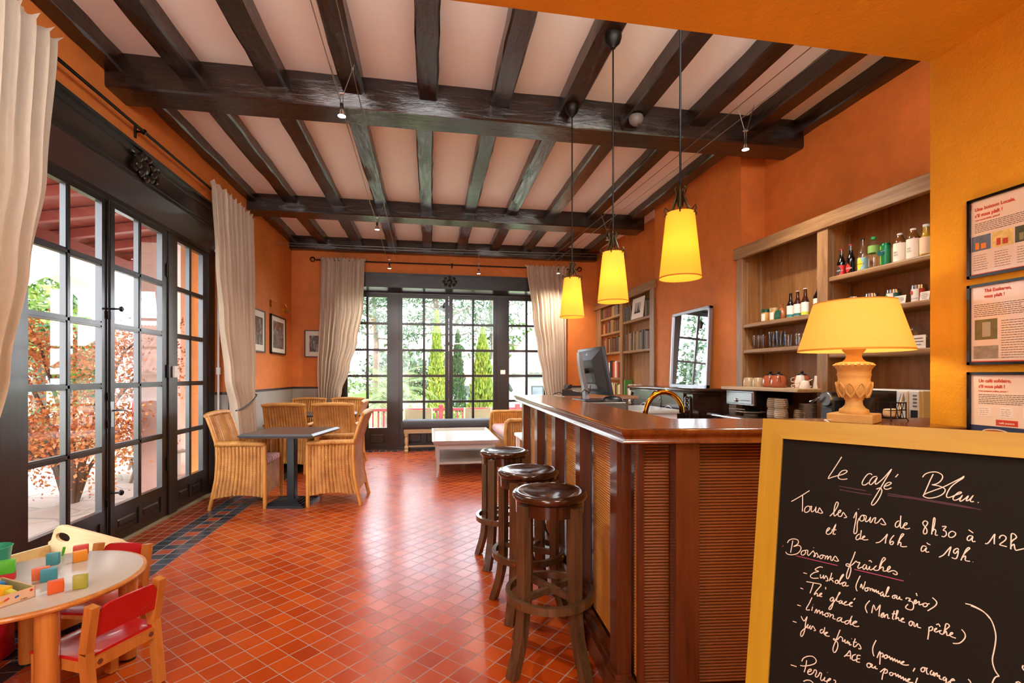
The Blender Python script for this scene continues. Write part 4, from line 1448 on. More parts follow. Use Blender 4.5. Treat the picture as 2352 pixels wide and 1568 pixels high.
# glass bowl of coffee capsules
t = thing('glass_jar', 'round glass jar of used coffee capsules beside the lampshade', 'jar')
put(t, MN, 1.56, .10, 1.496)
obj('jar_glass', MB().lathe(((.05,0),(.075,.01),(.100,.05),(.108,.09),(.100,.13),(.075,.165),(.05,.18)), 32, cap=False), M_CLEAR, t, 60)
obj('lid', MB().lathe(((.05,.18),(.04,.195),(.015,.20),(.018,.215),(0,.22)), 20, cap=False), M_CLEAR, t, 60)
cap_m = [plain('capsule_'+c.strip('#'), c, 0.35, 0.5) for c in ('#3b3733','#6b6259','#9c8c78','#a8702e','#2c2a2c')]
proto = {}
G = 'coffee capsules in the glass jar'
for k in range(26):
    a, rr = k*2.4, .062*math.sqrt(((k % 9)+.5)/9)
    i = k % 5
    if i not in proto:
        o = obj('coffee_capsule', MB().lathe(((.0,.0),(.011,.0),(.017,.024),(.0195,.025),(.0195,.027),(.0,.027)), 14, cap=False), cap_m[i], None, 40)
        proto[i] = o
    else:
        o = proto[i].copy(); COL.objects.link(o)
    p = MN @ Vector((1.56+rr*math.cos(a), .10+rr*math.sin(a), 1.515+.024*(k//9)))
    o.location = p
    o.rotation_euler = (random.uniform(.3,2.4), random.uniform(-.6,.6), random.uniform(0,6))
    tag(o, 'used metal coffee capsule lying among others in the glass jar', 'capsule', G)
t = thing('price_card', 'white card standing in front of the glass capsule jar', 'card')
put(t, MN, 1.672, .03, 1.496)
obj('card', MB().box((-.045,0,0),(.045,.002,.085)), M_PAPER, t)
q = MB()
for i, ln in enumerate((.6,.7,.35)):
    q.box((-.045*ln,-.001,.062-.02*i),(.045*ln,-.0005,.066-.02*i))
obj('printed_lines', q, M_INKD, t)
# upper shelf of the far bay: jars, bag, bottles
Z1 = 1.823
M_BISC = plain('biscuits_in_jar', '#b5803a', 0.5, var=0.4, vs=60)
for k, (x, c, lbl) in enumerate(((.205,'#1f4f37','green metal lid'),(.315,'#b39a6a','pale metal lid'))):
    t = thing('biscuit_jar', 'glass jar of biscuits with a '+lbl, 'jar', group='biscuit jars')
    put(t, MN, x, .10, Z1)
    obj('jar_body', MB().lathe(((.040,0),(.043,.006),(.043,.085),(.038,.092)), 20), M_BISC, t, 40)
    obj('lid', MB().lathe(((.041,.092),(.042,.118),(.038,.122),(0,.122)), 20, cap=False), plain('jar_lid_'+c.strip('#'), c, 0.35, 0.4), t, 40)
    q = MB().grid(lambda u, v: (.044*math.sin(-.2+u*.9), -.044*math.cos(-.2+u*.9), .012+v*.066), 8, 1)
    obj('paper_label', q, M_PAPER, t, 60)
t = thing('sweet_bag', 'clear tied bag with a green label between jars and bottles', 'bag')
put(t, MN, .415, .09, Z1)
obj('bag_body', MB().lathe(((.03,0),(.044,.015),(.046,.055),(.032,.09),(.010,.105),(.008,.112),(.022,.14)), 14, sy=.7), plain('candied_fruit', '#9c5a34', 0.3, var=0.5, vs=50), t, 50)
q = MB().grid(lambda u, v: (-.045+.072*u+.006*v, -.036-.006*math.sin(PI*v), .002+v*.088-.02*abs(u-.5)*v), 4, 4)
obj('green_label', q, plain('green_label', '#14563c', 0.5), t)
GB = 'beer bottles on the shelf'
for k, (x, hh, c2, capm, lbl) in enumerate(((.512,.225,'#2f7d7a',M_DKC,'teal band and dark cap'),(.592,.232,'#2d6e66',M_WHC,'green band and pale cap'),(.675,.240,'#c5cf2a',M_WHC,'lime band and pale cap'))):
    b_ = bottle('brown beer bottle with white label, '+lbl, 'bottle', MN, x, .10, Z1, hh, .031, M_AMBER if k else M_WINE, (.05,.50,M_PAPER), capm, .62, .42, None, group=GB)
    obj('label_band', MB().lathe(((.0317,hh*.06),(.0317,hh*.16)), 20, cap=False), lab(c2), b_, 60)
b_ = bottle('tall dark liqueur bottle with a clear neck, partly behind the middle upright', 'bottle', MN, .815, .10, Z1, .31, .040, M_WINE, (.12,.42,LCRM), M_WHC, .55, .32, M_CLEAR, cap_h=.02)
obj('label_band', MB().lathe(((.0408,.31*.12),(.0408,.31*.18)), 20, cap=False), lab('#6a4a7a'), b_, 60)
# glasses
Z2 = 1.573
GG = 'glasses on the shelf'
def glass(label, x, y, h, r0, r1, mat, flare=None):
    g = obj('drinking_glass', MB().lathe(flare or ((.0,.006),(r0*.9,0),(r0,.004),(r1,h),(r1*.93,h),(r0*.9,.012),(0,.010)), 20, cap=False), mat, None, 40)
    put(g, MN, x, y, Z2)
    return tag(g, label, 'glass', GG)
fl_ = ((.0,.004),(.026,0),(.028,.006),(.013,.03),(.022,.07),(.029,.115),(.026,.135),(.024,.135),(.027,.115),(.020,.07),(0,.035))
for k, x in enumerate((.045,.107,.170)):
    glass('small clear waisted glass, %s at the left end of the glass shelf' % o_[k], x, .10, .135, .025, .03, M_CLEAR, fl_)
for k, x in enumerate((.30,.392)):
    glass('tall blue-tinted ribbed tumbler, %s of the two' % ('left' if k == 0 else 'right'), x, .10, .15, .034, .042, M_BLUEG)
for k, x in enumerate((.485,.548,.612,.676,.740,.803)):
    glass('short clear tumbler, %s after the blue tumblers' % o_[k], x, .10 + (.05 if k % 2 else 0), .112, .027, .032, M_CLEAR)
# cups and teapots on the pale shelf
Z3 = 1.2155
M_SPECK = plain('speckled_stoneware', '#b49a78', 0.25, var=0.5, vs=140, coat=0.4)
for k, x in enumerate((.135,.262)):
    o = obj('stoneware_cup', MB().lathe(((.0,.085),(.036,.085),(.042,.08),(.048,.05),(.050,.012),(.048,0),(.044,0),(.044,.01),(.04,.07),(0,.075)), 24, cap=False), M_SPECK, None, 50)
    put(o, MN, x, -.03, Z3); tag(o, 'upside-down speckled beige cup, %s on the pale shelf' % ('left' if k == 0 else 'right'), 'cup', 'speckled cups')
M_TERR = plain('terracotta_glaze', '#a8583a', 0.22, coat=0.5)
for k, (x, y, lbl) in enumerate(((.405,-.02,'left one beside the speckled cups'),(.555,-.06,'middle one nearest'),(.715,.03,'right one behind the cups'))):
    t = thing('teapot', 'small terracotta teapot with black lid, '+lbl, 'teapot', group='terracotta teapots')
    put(t, MN, x, y, Z3)
    obj('pot', MB().lathe(((.055,0),(.062,.008),(.066,.035),(.062,.07),(.048,.10),(.036,.108)), 28), M_TERR, t, 50)
    l = obj('lid', MB().lathe(((.040,.106),(.038,.112),(.020,.120),(.0,.122)), 24, cap=False), M_BLACK, t, 50)
    obj('knob', MB().lathe(((.006,.120),(.012,.130),(.013,.138),(.008,.145),(0,.146)), 16, cap=False), M_BLACK, l, 50)
    obj('spout', MB().tube(((.05,-.035,.05),(.068,-.048,.08),(.074,-.052,.098)), (.016,.011,.009), 10), M_TERR, t, 50)
    obj('handle', MB().tube(((-.05,.03,.085),(-.075,.045,.08),(-.082,.05,.05),(-.055,.035,.025)), .007, 8), M_TERR, t, 50)
M_CUPW = plain('white_porcelain', '#ddd2c4', 0.2, coat=0.4)
M_ORP = plain('orange_print', '#d2551c', 0.4)
M_PUR = plain('purple_print', '#4a1f3c', 0.4)
for k, (x, y, z, lbl) in enumerate(((.800,-.06,Z3,'lower one of the stack'),(.795,-.06,Z3+.042,'upside down on top of another'),(.895,.02,Z3+.0,'behind by the middle upright'),(.885,-.10,Z3,'lying low beside the middle upright'))):
    t = thing('espresso_cup', 'white espresso cup with orange print, '+lbl, 'cup', group='printed espresso cups')
    put(t, MN, x, y, z)
    hh = .10 if k == 2 else (.04 if k == 0 else .062)
    obj('cup', MB().lathe(((.041,0),(.042,.004),(.028 if k else .038,hh),(.024,hh+.002),(0,hh+.002)), 24, cap=False), M_CUPW, t, 50)
    q = MB().grid(lambda u, v: ((.043-.013*v*(1 if k else .2))*math.sin(-1.3+u*.9), -(.043-.013*v*(1 if k else .2))*math.cos(-1.3+u*.9), hh*(.15+.7*v)), 8, 3)
    obj('orange_print', q, M_ORP if k != 2 else M_PUR, t, 60)
    obj('handle', MB().tube(((-.028,-.028,hh*.75),(-.048,-.045,hh*.6),(-.046,-.044,hh*.2),(-.033,-.033,hh*.15)), .004, 8), M_CUPW, t, 50)

# back counter: replace-free dark top with chrome nosing
M_NOSE = plain('chrome_nosing', '#c9ccd2', 0.14, 1.0, var=0.02)
obj('nosing', MB().tube(((2.765,1.92,.925),(2.765,4.44,.925)), .03, 12), M_NOSE, wt, 50)
obj('front_apron', MB().box((2.745,1.92,.80),(2.765,4.44,.90)), M_NOSE, wt)
ZW = .9505
t = thing('serving_plate', 'white plate with a steel ice cream dish on the dark counter', 'plate')
put(t, MN, .24, -.09, ZW)
obj('plate', MB().lathe(((.06,0),(.065,.012),(.11,.022),(.135,.034),(.132,.037),(.10,.026),(0,.016)), 36, cap=False), M_CUPW, t, 50)
t = thing('serving_spoon', 'large steel serving spoon resting on the white plate', 'spoon')
put(t, MN, .20, -.10, ZW+.045, R(12))
m = MB().grid(lambda u, v: (.09*math.sin(PI*u)*0 + -.02+.17*u, (v-.5)*.085*math.sin(PI*min(1,max(.05,u))), -.004+.034*math.sin(PI*u)*math.sin(PI*v)), 14, 8)
m.solidify(.002)
obj('spoon_bowl', m, M_CHROME, t, 60)
obj('spoon_handle', MB().rbox((-.20,-.013,-.004),(-.015,.013,.012), .003, 1), M_CHROME, t)
M_MUG = wicker_mat('ribbed_cream_stoneware', '#6f5a42', '#c9b494', '#e2d3b8', 2, 0.016)
M_LEAFD = plain('painted_dark_leaf', '#3a352c', 0.4)
for k, (x, y, n, lbl) in enumerate(((.545,-.10,2,'left stack'),(.680,-.14,2,'front stack'),(.770,-.03,1,'behind the stack'))):
    for j in range(n):
        t = thing('striped_mug', 'cream mug with brown rings and leaf sprig, %s%s' % (('upper, ' if j else 'lower, ') if n > 1 else '', lbl), 'mug', group='striped mugs on the counter')
        put(t, MN, x, y, ZW + j*.088)
        obj('mug', MB().lathe(((.048,0),(.053,.006),(.054,.04),(.050,.075),(.042,.087),(0,.0875)), 26, cap=False), M_MUG, t, 50)
        q = MB()
        q.grid(lambda u, v: ((.0545-.006*v)*math.sin(-.95+(u-.5)*.5*(1-v*.7)), -(.0545-.006*v)*math.cos(-.95+(u-.5)*.5*(1-v*.7)), .012+v*.05), 4, 5)
        obj('leaf_sprig', q, M_LEAFD, t, 60)
        obj('handle', MB().tube(((.045,-.015,.07),(.075,-.03,.065),(.078,-.03,.03),(.05,-.017,.018)), .006, 8), M_MUG, t, 50)
for j in range(11):
    o = obj('saucer', MB().lathe(((.03,0),(.035,.004),(.066,.011),(.068,.0135),(.064,.0135),(.034,.007),(0,.006)), 30, cap=False), M_CUPW, None, 50)
    put(o, MN, .845, -.03, ZW+.0005 + j*.0125)
    tag(o, 'cream saucer, %s from the bottom of the saucer stack' % o_[j], 'saucer', 'stack of saucers')
bottle('small round-bellied clear glass carafe beside the saucer stack', 'carafe', MN, .925, -.09, ZW, .155, .042, M_CLEAR, None, None, .62, .40, None, name='carafe')
# coffee machine
t = thing('coffee_machine', 'small black capsule coffee machine beside the middle upright', 'coffee machine')
put(t, MN, 1.075, -.06, ZW)
obj('machine_body', MB().rbox((-.05,-.02,0),(.06,.14,.19), .02, 3), M_BLACK, t, 40)
obj('machine_head', MB().lathe(((.0,-.055),(.05,-.055),(.058,-.045),(.058,.045),(.05,.055),(0,.055)), 28, cap=False, M=Matrix.Translation((.0,.02,.19)) @ Matrix.Rotation(R(90), 4, 'X')), M_STEEL, t, 40)
obj('lever', MB().tube(((-.03,-.05,.20),(-.07,-.07,.175),(-.105,-.06,.165)), (.010,.010,.014), 10), M_CHROME, t, 50)
obj('drip_tray', MB().rbox((-.055,-.13,0),(.055,-.02,.03), .005, 1), M_BLACK, t)
obj('water_tank', MB().rbox((-.045,-.028,.02),(.055,-.021,.12), .002, 1), plain('dimpled_grey', '#3a3c42', 0.35, var=0.4, vs=200, bump=0.5, bs=250), t)
# microwave
t = thing('microwave', 'white microwave oven with dark glass door on the back counter', 'microwave')
put(t, MN, 0, 0, ZW)
obj('casing', MB().rbox((1.27,-.05,.012),(1.76,.235,.275), .01, 2), M_WHITE, t)
dr = obj('door', MB().rbox((1.275,-.072,.02),(1.625,-.052,.268), .006, 2), plain('dark_door_glass', '#241c17', 0.06, coat=0.6), t)
obj('door_edge', MB().rbox((1.615,-.078,.016),(1.69,-.050,.272), .008, 2), M_WHITE, dr)
obj('handle', MB().tube(((1.655,-.075,.05),(1.662,-.105,.10),(1.664,-.110,.15),(1.662,-.105,.20),(1.655,-.075,.25)), .010, 10), M_CHROME, dr, 50)
pn = obj('control_panel', MB().rbox((1.692,-.072,.016),(1.758,-.050,.272), .006, 2), M_WHITE, t)
obj('display', MB().box((1.705,-.0735,.055),(1.748,-.0715,.15)), M_BLACK, pn)
for i in range(4):
    obj('button', MB().rbox((1.718,-.0745,.172+.022*i),(1.744,-.0715,.182+.022*i), .002, 1), M_STEEL, pn)
t = thing('wire_rack', 'little black wire rack with wrapped sweets on the bar by the orange wall', 'rack', (1.915,1.735,1.1305), R(8))
m = MB()
for z in (.01,.045,.075):
    m.tube(((-.045,-.03,z),(.045,-.03,z),(.045,.03,z),(-.045,.03,z)), .0022, 6, closed=True)
for x in (-.045,.045):
    for y in (-.03,.03):
        m.tube(((x*1.12,y*1.2,0),(x,y,.01),(x,y,.078)), .0022, 6)
for x in (-.02,.01):
    m.tube(((x,-.03,.01),(x+.02,-.03,.075)), .0016, 6); m.tube(((x+.02,-.03,.01),(x,-.03,.075)), .0016, 6)
obj('wire_frame', m, M_IRON, t)
o = obj('wrapped_sweet', MB().rbox((-.028,-.02,0),(.028,.02,.035), .01, 3), plain('cream_wrapper', '#d8bf98', 0.4), None, 50)
o.location = (1.918,1.735,1.145); tag(o, 'cream wrapped sweet sitting in the wire rack', 'sweet')

# ------------------------------------------------------------------ books
BK = ['#3c2416','#5a3a22','#7a5632','#8c6a42','#4a3020','#6a2a20','#2f2a2a','#555048','#a07a4a','#3a3a34','#70411f','#62605a']
BC = ['#c5401f','#1f1c1e','#2a2624','#c9a873','#e0d4bc','#d8cfc0','#8fa4b0','#35485a','#c8501f','#b4bcc0']
bmat = {}
def book(label, M, x, y, z, th, h, d, col, group, lean=0.0, gilt=False):
    key = (col, gilt)
    if key not in bmat:
        t = NT('book_cloth_'+col.strip('#')+('_gilt' if gilt else ''))
        v = t.coords()
        n = t.noise(v, 60, 4)
        c = lin(col)
        base = t.mix(n, mul(c, .7), mul(c, 1.35))
        if gilt:
            sp = t.new('SeparateXYZ'); tcn = t.new('TexCoord'); t.link(tcn.outputs['Object'], sp.inputs[0])
            oi = t.new('ObjectInfo')
            f = t.math('FRACT', t.math('ADD', t.math('MULTIPLY', sp.outputs['Z'], t.math('ADD', t.math('MULTIPLY', oi.outputs['Random'], 16), 12)), t.math('MULTIPLY', oi.outputs['Random'], 5)))
            g = t.math('MULTIPLY', t.math('GREATER_THAN', f, .9), t.math('GREATER_THAN', t.noise(v, 90, 2), .55))
            base = t.mix(g, base, lin('#b0853c'))
        t.set(color=base, rough=.5)
        bmat[key] = t.m
    b = MB().rbox((-th/2,0,0),(th/2,.004,h), .0015, 1)
    b.box((-th/2,.002,0),(-th/2+.003,d,h)); b.box((th/2-.003,.002,0),(th/2,d,h))
    o = obj('book', b, bmat[key])
    pg = obj('pages', MB().box((-th/2+.003,.004,.004),(th/2-.003,d-.004,h-.004)), M_PAPER, o)
    put(o, M, x, y, z)
    if lean:
        o.rotation_mode = 'XYZ'
        e = (M.to_3x3() @ Matrix.Rotation(lean, 3, 'Y')).to_euler()
        o.rotation_euler = e
    return tag(o, label, 'book', group)
def row(x0, x1, n, z, hr, cols, where, M=MF, d=.105, gilt=True, tone='old leather', lean0=None, kind='book'):
    w = (x1-x0)/n
    for i in range(n):
        th = w*random.uniform(.80,.97)
        col = random.choice(cols)
        ln = (lean0[i] if lean0 else 0)
        book('%s %s, %s from the left %s' % (tone, kind, o_[i], where), M, x0+w*(i+.5), .012+random.uniform(0,.008), z+.0005, th, random.uniform(*hr), d, col, kind+'s '+where, ln, gilt)
row(.25,1.125,18,2.315,(.16,.175),BK,'on the top left bookcase shelf')
row(.40,1.125,15,2.045,(.17,.225),BK,'on the second left bookcase shelf')
row(.31,1.125,15,1.71,(.21,.26),BK,'on the third left bookcase shelf')
row(.52,1.125,10,1.285,(.24,.285),BC,'on the fourth left bookcase shelf', gilt=False, tone='modern')
row(.55,1.125,11,.95,(.21,.25),BC+['#7a8a3a','#d0b040','#5a2030'],'on the lowest left bookcase shelf', gilt=False, tone='modern')
row(1.255,1.52,4,2.16,(.20,.24),BK,'left of the ship print')
row(1.98,2.19,4,2.16,(.22,.25),BK,'right of the ship print')
row(1.25,2.19,15,1.70,(.24,.285),BK,'on the right bookcase shelf', tone='large leather', lean0=[.02]*5+[.06]*2+[.03]*5+[0]*3)
row(1.35,1.68,8,.9205,(.24,.27),['#d9d2c4','#c9c4bc','#b8a98c','#e0d8c8','#6a5a4a'],'beside the mantelpiece', gilt=False, tone='thin pale', kind='magazine', lean0=[-.05]*8)
book('tall green book at the left of the magazines beside the mantelpiece', MF, 1.30, .0, .9205, .04, .33, .12, '#4f8a35', None)
t = thing('ship_print', 'white mounted print of sailing boats leaning on the bookcase shelf', 'print')
put(t, MF, 1.76, .0, 2.161)
ml = Matrix.Rotation(R(-6), 4, 'X')
obj('mount', MB().rbox((-.20,-.006,0),(.20,.006,.31), .002, 1, ml), M_PAPER, t)
q = MB().box((-.105,-.0075,.075),(.105,-.0062,.235), ml)
pic = obj('picture', q, plain('grey_sky_print', '#a9a49c', 0.6, var=0.2), t)
q = MB()
for x, w_, h_ in ((-.06,.03,.07),(.02,.055,.115),(.065,.03,.08)):
    q.prism(((x-w_/2,.10),(x+w_/2,.10),(x+.004,.10+h_)), -.0085, -.0076, ml @ Matrix(((1,0,0,0),(0,0,1,0),(0,1,0,0),(0,0,0,1))))
q.box((-.10,-.0085,.078),(.10,-.0076,.104), ml)
obj('boats', q, M_INKD, pic)

# ------------------------------------------------------------------ carved mantelpiece on the chimney breast
M_MAH = wood('carved_dark_walnut', '#1a0f0a', '#3a2218', 'Z', 0.22, 0.8, 0.06, 0.5)
M_MAHR = plain('red_marble_panels', '#5a2018', 0.2, var=0.35, vs=14, coat=0.4)
mt = thing('mantelpiece', 'carved dark walnut mantelpiece with scrolls and a shell on the chimney breast', 'mantelpiece')
X0, X1, Y0, Y1, ZM = 2.63, 3.04, 4.52, 6.06, 1.185
m = MB().rbox((X0-.04,Y0-.04,ZM-.035),(X1-.0,Y1+.04,ZM), .012, 2)
m.rbox((X0-.015,Y0-.015,ZM-.06),(X1,Y1+.015,ZM-.03), .01, 2)
obj('mantel_shelf', m, M_MAH, mt, 50)
for y0, y1 in ((Y0,Y0+.17),(Y1-.17,Y1)):
    m = MB().box((X0,y0,0),(X1-.005,y1,ZM-.05))
    m.rbox((X0-.018,y0+.02,.15),(X0+.01,y1-.02,ZM-.09), .012, 2)
    obj('jamb', m.bevel(.006, 1), M_MAH, mt)
    m = MB()
    for k in range(7):
        z = ZM-.10-.045*k
        m.lathe(((0,-.03),(.022-.001*k,-.008),(.018,.012),(0,.026)), 8, (X0-.02,(y0+y1)/2,z), sy=1.3)
    obj('carved_leaves', m, M_MAH, mt, 50)
# frieze with double curved lower edge
def sag(t):
    return .84 + .10*math.cos(2*PI*t)*-1*0 + (.105*math.cos(4*PI*t))*(1 if abs(t-.5) > .0 else 1)*-.6 + .02
y0, y1 = Y0+.15, Y1-.15
n = 40
m = MB()
lower = [(y0+(y1-y0)*i/n, .90 - .085*math.cos(4*PI*i/n)*.9 - (.0)) for i in range(n+1)]
A = [m.bm.verts.new((X0+.02,y,z)) for y, z in lower]; B = [m.bm.verts.new((X0+.02,y,ZM-.05)) for y, z in lower]
for i in range(n):
    m.bm.faces.new((A[i],A[i+1],B[i+1],B[i]))
m.solidify(.04)
obj('frieze', m, M_MAH, mt)
m = MB().tube([(X0-.005,y,z) for y, z in lower], .022, 8)
m.tube([(X0-.0,y,z+.045) for y, z in lower], .012, 8)
obj('scroll_moulding', m, M_MAH, mt, 50)
yc = (Y0+Y1)/2
m = MB()
for k in range(9):
    a = R(-70+140*k/8)
    m.lathe(((.004,-.075),(.020,-.02),(.026,.04),(.016,.075),(0,.085)), 8, M=Matrix.Translation((X0-.008,yc,1.02)) @ Matrix.Rotation(-a, 4, 'X') @ Matrix.Translation((0,0,.055)) @ Matrix.Scale(.6, 4, (1,0,0)))
m.tube([(X0-.012, yc+.13*math.cos(a), 1.03+.115*math.sin(a)) for a in [2*PI*i/28 for i in range(28)]], .015, 8, closed=True)
obj('shell', m, M_MAH, mt, 50)
m = MB()
for s_ in (-1, 1):
    for (yy, zz, r_) in ((.24,1.06,.05),(.34,1.045,.04),(.44,1.07,.03),(.18,.93,.035)):
        m.tube([(X0-.008, yc+s_*(yy+r_*math.cos(a)*(1-a/9)), zz+r_*math.sin(a)*(1-a/9)) for a in [i*.5 for i in range(14)]], [.014-.0007*i for i in range(14)], 6)
    m.tube([(X0-.006, yc+s_*(.16+.5*t), 1.10-.10*t+.02*math.sin(9*t)) for t in [i/14 for i in range(15)]], .008, 6)
    # raised border of the two frieze panels
    m.tube([(X0-.004, yc+s_*y, z) for y, z in ((.17,1.11),(.55,1.11),(.60,1.09),(.60,.99))], .009, 6)
obj('carved_scrolls', m, M_MAH, mt, 50)
m = MB()
k = 16
for i in range(k):
    a, b = Y0+.17+(Y1-Y0-.34)*i/k, Y0+.17+(Y1-Y0-.34)*(i+1)/k
    m.box((X0+.10+.002*(i % 2),a+.002,0),(X0+.13,b-.002,.98))
obj('hearth_panel', m, M_MAHR, mt)
m = MB().box((X0+.05,Y0-.002,.10),(X1-.06,Y0+.01,.98))
obj('side_panel', m.bevel(.01, 1), M_MAH, mt)
# mirror leaning on the breast
M_MIRR = NT('mirror_silver'); M_MIRR.set(color=(0.92,0.93,0.95), metal=1.0, rough=0.015); M_MIRR = M_MIRR.m
M_MFR = plain('silver_grey_frame', '#8f9197', 0.3, 0.7)
t = thing('mirror', 'grey framed mirror leaning on the mantelpiece, reflecting window and tree', 'mirror', (2.965,5.20,ZM))
ml = Matrix.Rotation(R(2.6), 4, 'Y')
w_, h_ = .82, .895
m = MB()
for lo, hi in (((-.02,-w_/2,0),(.02,-w_/2+.028,h_)),((-.02,w_/2-.028,0),(.02,w_/2,h_)),((-.02,-w_/2,0),(.02,w_/2,.028)),((-.02,-w_/2,h_-.028),(.02,w_/2,h_))):
    m.box(lo, hi, ml)
obj('frame', m.bevel(.004, 1), M_MFR, t)
obj('mirror_glass', MB().box((-.008,-w_/2+.02,.02),(.004,w_/2-.02,h_-.02), ml), M_MIRR, t)

# ------------------------------------------------------------------ monitor, phone, tap
M_DESK = wood('orange_brown_shelf', '#6a3c18', '#9a6230', 'X', 0.35)
t = thing('wooden_shelf', 'small brown wooden shelf unit behind the monitor', 'shelf', (0,0,0))
obj('board', MB().rbox((1.19,4.20,1.10),(1.90,4.62,1.13), .004, 1), M_DESK, t)
obj('support', MB().box((1.50,4.25,0),(1.82,4.58,1.10)), M_CABW, t)
t = thing('steel_counter', 'low white-edged counter stretch between the shelf and the mantelpiece', 'counter', (0,0,0))
obj('worktop', MB().rbox((1.95,4.55,.93),(2.52,5.35,.97), .012, 2), M_GREYP, t)
obj('cabinet', MB().box((1.98,4.58,0),(2.49,5.32,.93)), M_WHITE, t)
o = obj('till_box', MB().rbox((1.17,3.44,.931),(1.46,3.94,1.118), .006, 1), plain('taupe_till_casing', '#4d4438', 0.4), None)
tag(o, 'brown-grey till casing standing behind the bar under the monitor', 'box')
M_DELL = plain('dark_grey_monitor_shell', '#2f3338', 0.35, var=0.05)
M_SILV = plain('silver_plastic', '#8d9095', 0.35, 0.3, var=0.04)
t = thing('monitor', 'flat computer monitor seen from behind on a silver stand', 'monitor', (1.28,3.70,1.1185), R(4))
b_ = obj('stand_base', MB().rbox((-.13,-.16,0),(.12,.13,.014), .006, 2), M_DELL, t)
m = MB()
rings = []
for z, x, wd in ((.012,-.055,.062),(.06,-.058,.060),(.12,-.068,.058),(.22,-.092,.054),(.32,-.105,.050),(.385,-.108,.046)):
    rings.append([m.bm.verts.new((x+i*.016, j*wd/2, z)) for i, j in ((-1,-1),(1,-1),(1,1),(-1,1))])
for p, q in zip(rings, rings[1:]):
    for i in range(4):
        m.bm.faces.new((p[i],p[(i+1)%4],q[(i+1)%4],q[i]))
m.bm.faces.new(rings[0]); m.bm.faces.new(rings[-1])
obj('stand_column', m.bevel(.006, 2), M_SILV, t, 40)
mt_ = Matrix.Translation((.015,.0,.235)) @ Matrix.Rotation(R(-11), 4, 'Y')
m = MB().rbox((-.012,-.245,-.19),(.022,.245,.19), .008, 2, mt_)
sh = obj('screen_shell', m, M_DELL, t, 40)
m = MB()
m.bm.free(); m.bm = bmesh.new()
a = [m.bm.verts.new(mt_ @ Vector((-.010,y,z))) for y, z in ((-.225,-.17),(.225,-.17),(.225,.175),(-.225,.175))]
b = [m.bm.verts.new(mt_ @ Vector((-.055,y,z))) for y, z in ((-.12,-.08),(.12,-.08),(.12,.10),(-.12,.10))]
for i in range(4):
    m.bm.faces.new((a[i],a[(i+1)%4],b[(i+1)%4],b[i]))
m.bm.faces.new(b)
obj('back_cover', m, M_DELL, sh)
q = MB().lathe(((0,0),(.020,0)), 20, cap=False, M=mt_ @ Matrix.Translation((-.034,.02,.135)) @ Matrix.Rotation(R(-62), 4, 'Y'))
bd = obj('badge', q, M_SILV, sh)
obj('lower_cover', MB().rbox((-.048,-.10,-.135),(-.03,.10,-.075), .004, 1, mt_), M_SILV, sh)
obj('pivot', MB().tube(((-.085,0,.235),(-.04,0,.24)), .022, 10), M_BLACK, t, 40)
m = MB()
m.tube(((-.03,-.03,.12),(-.04,-.04,.07),(-.055,-.02,.05),(-.06,.02,.045)), .004, 6)
m.tube(((-.03,.03,.12),(-.05,.03,.06),(-.05,.0,.05)), .005, 6)
m.tube(((-.05,-.04,.07),(-.09,-.05,.09),(-.12,-.06,.06),(-.118,-.07,.008)), .0035, 6)
obj('cable', m, M_BLACK, t, 60)
o = obj('black_dome_cover', MB().lathe(((.085,0),(.08,.02),(.055,.036),(.02,.044),(0,.045)), 28, cap=False, sy=.8), M_BLACK, None, 50)
o.location = (1.395,3.56,1.1185); tag(o, 'low black domed gadget beside the monitor stand', 'gadget')
t = thing('telephone', 'black desk telephone on the wooden shelf past the monitor', 'telephone', (1.335,4.40,1.1305), R(-30))
m = MB().prism(((-.09,0),(.09,0),(.09,.025),(-.09,.06)), -.085, .085, Matrix(((1,0,0,0),(0,0,1,0),(0,1,0,0),(0,0,0,1))))
obj('phone_base', m.bevel(.006, 2), M_BLACK, t, 40)
m = MB().tube(((-.05,-.10,.085),(-.055,-.07,.082),(-.055,0,.075),(-.055,.07,.082),(-.05,.10,.085)), (.020,.024,.016,.024,.020), 10)
obj('handset', m, M_BLACK, t, 50)
obj('display', MB().box((.0,-.07,.043),(.05,.02,.047), Matrix.Rotation(R(10), 4, 'Y')), M_SILV, t)
for i in range(3):
    for j in range(3):
        obj('button', MB().rbox((-.01+.025*i,.035+.016*j-.02,.040-.006*i),(.006+.025*i,.045+.016*j-.02,.048-.006*i), .002, 1), M_WHITE, t)
m = MB().tube(((-.09,-.02,.01),(-.13,-.03,.03),(-.17,-.02,.02),(-.2,.0,.004)), .004, 6)
obj('cord', m, M_BLACK, t, 60)
M_GOLD = plain('polished_gold', '#c08a2a', 0.16, 1.0, var=0.04)
t = thing('tap', 'golden arched swan-neck tap rising behind the bar', 'tap', (1.27,2.735,.94))
pts = [(0,0,0),(.01,0,.08)] + [(.01+.115*(1-math.cos(a))*.98, -.018*(1-math.cos(a)), .13+.15*math.sin(a)**.9*1.0) for a in [R(v) for v in (8,20,35,50,65,80,95,110,125,140,152)]] 
obj('tap_neck', MB().tube(pts, .0155, 14), M_GOLD, t, 60)
p = Vector(pts[-1])
obj('tap_nozzle', MB().tube((p, p+Vector((.008,0,-.02)), p+Vector((.010,0,-.05))), (.0165,.0175,.0175), 14), M_GOLD, t, 40)
obj('tap_base', MB().lathe(((.03,-.009),(.03,.01),(.02,.02),(.018,.03)), 18), M_GOLD, t, 40)
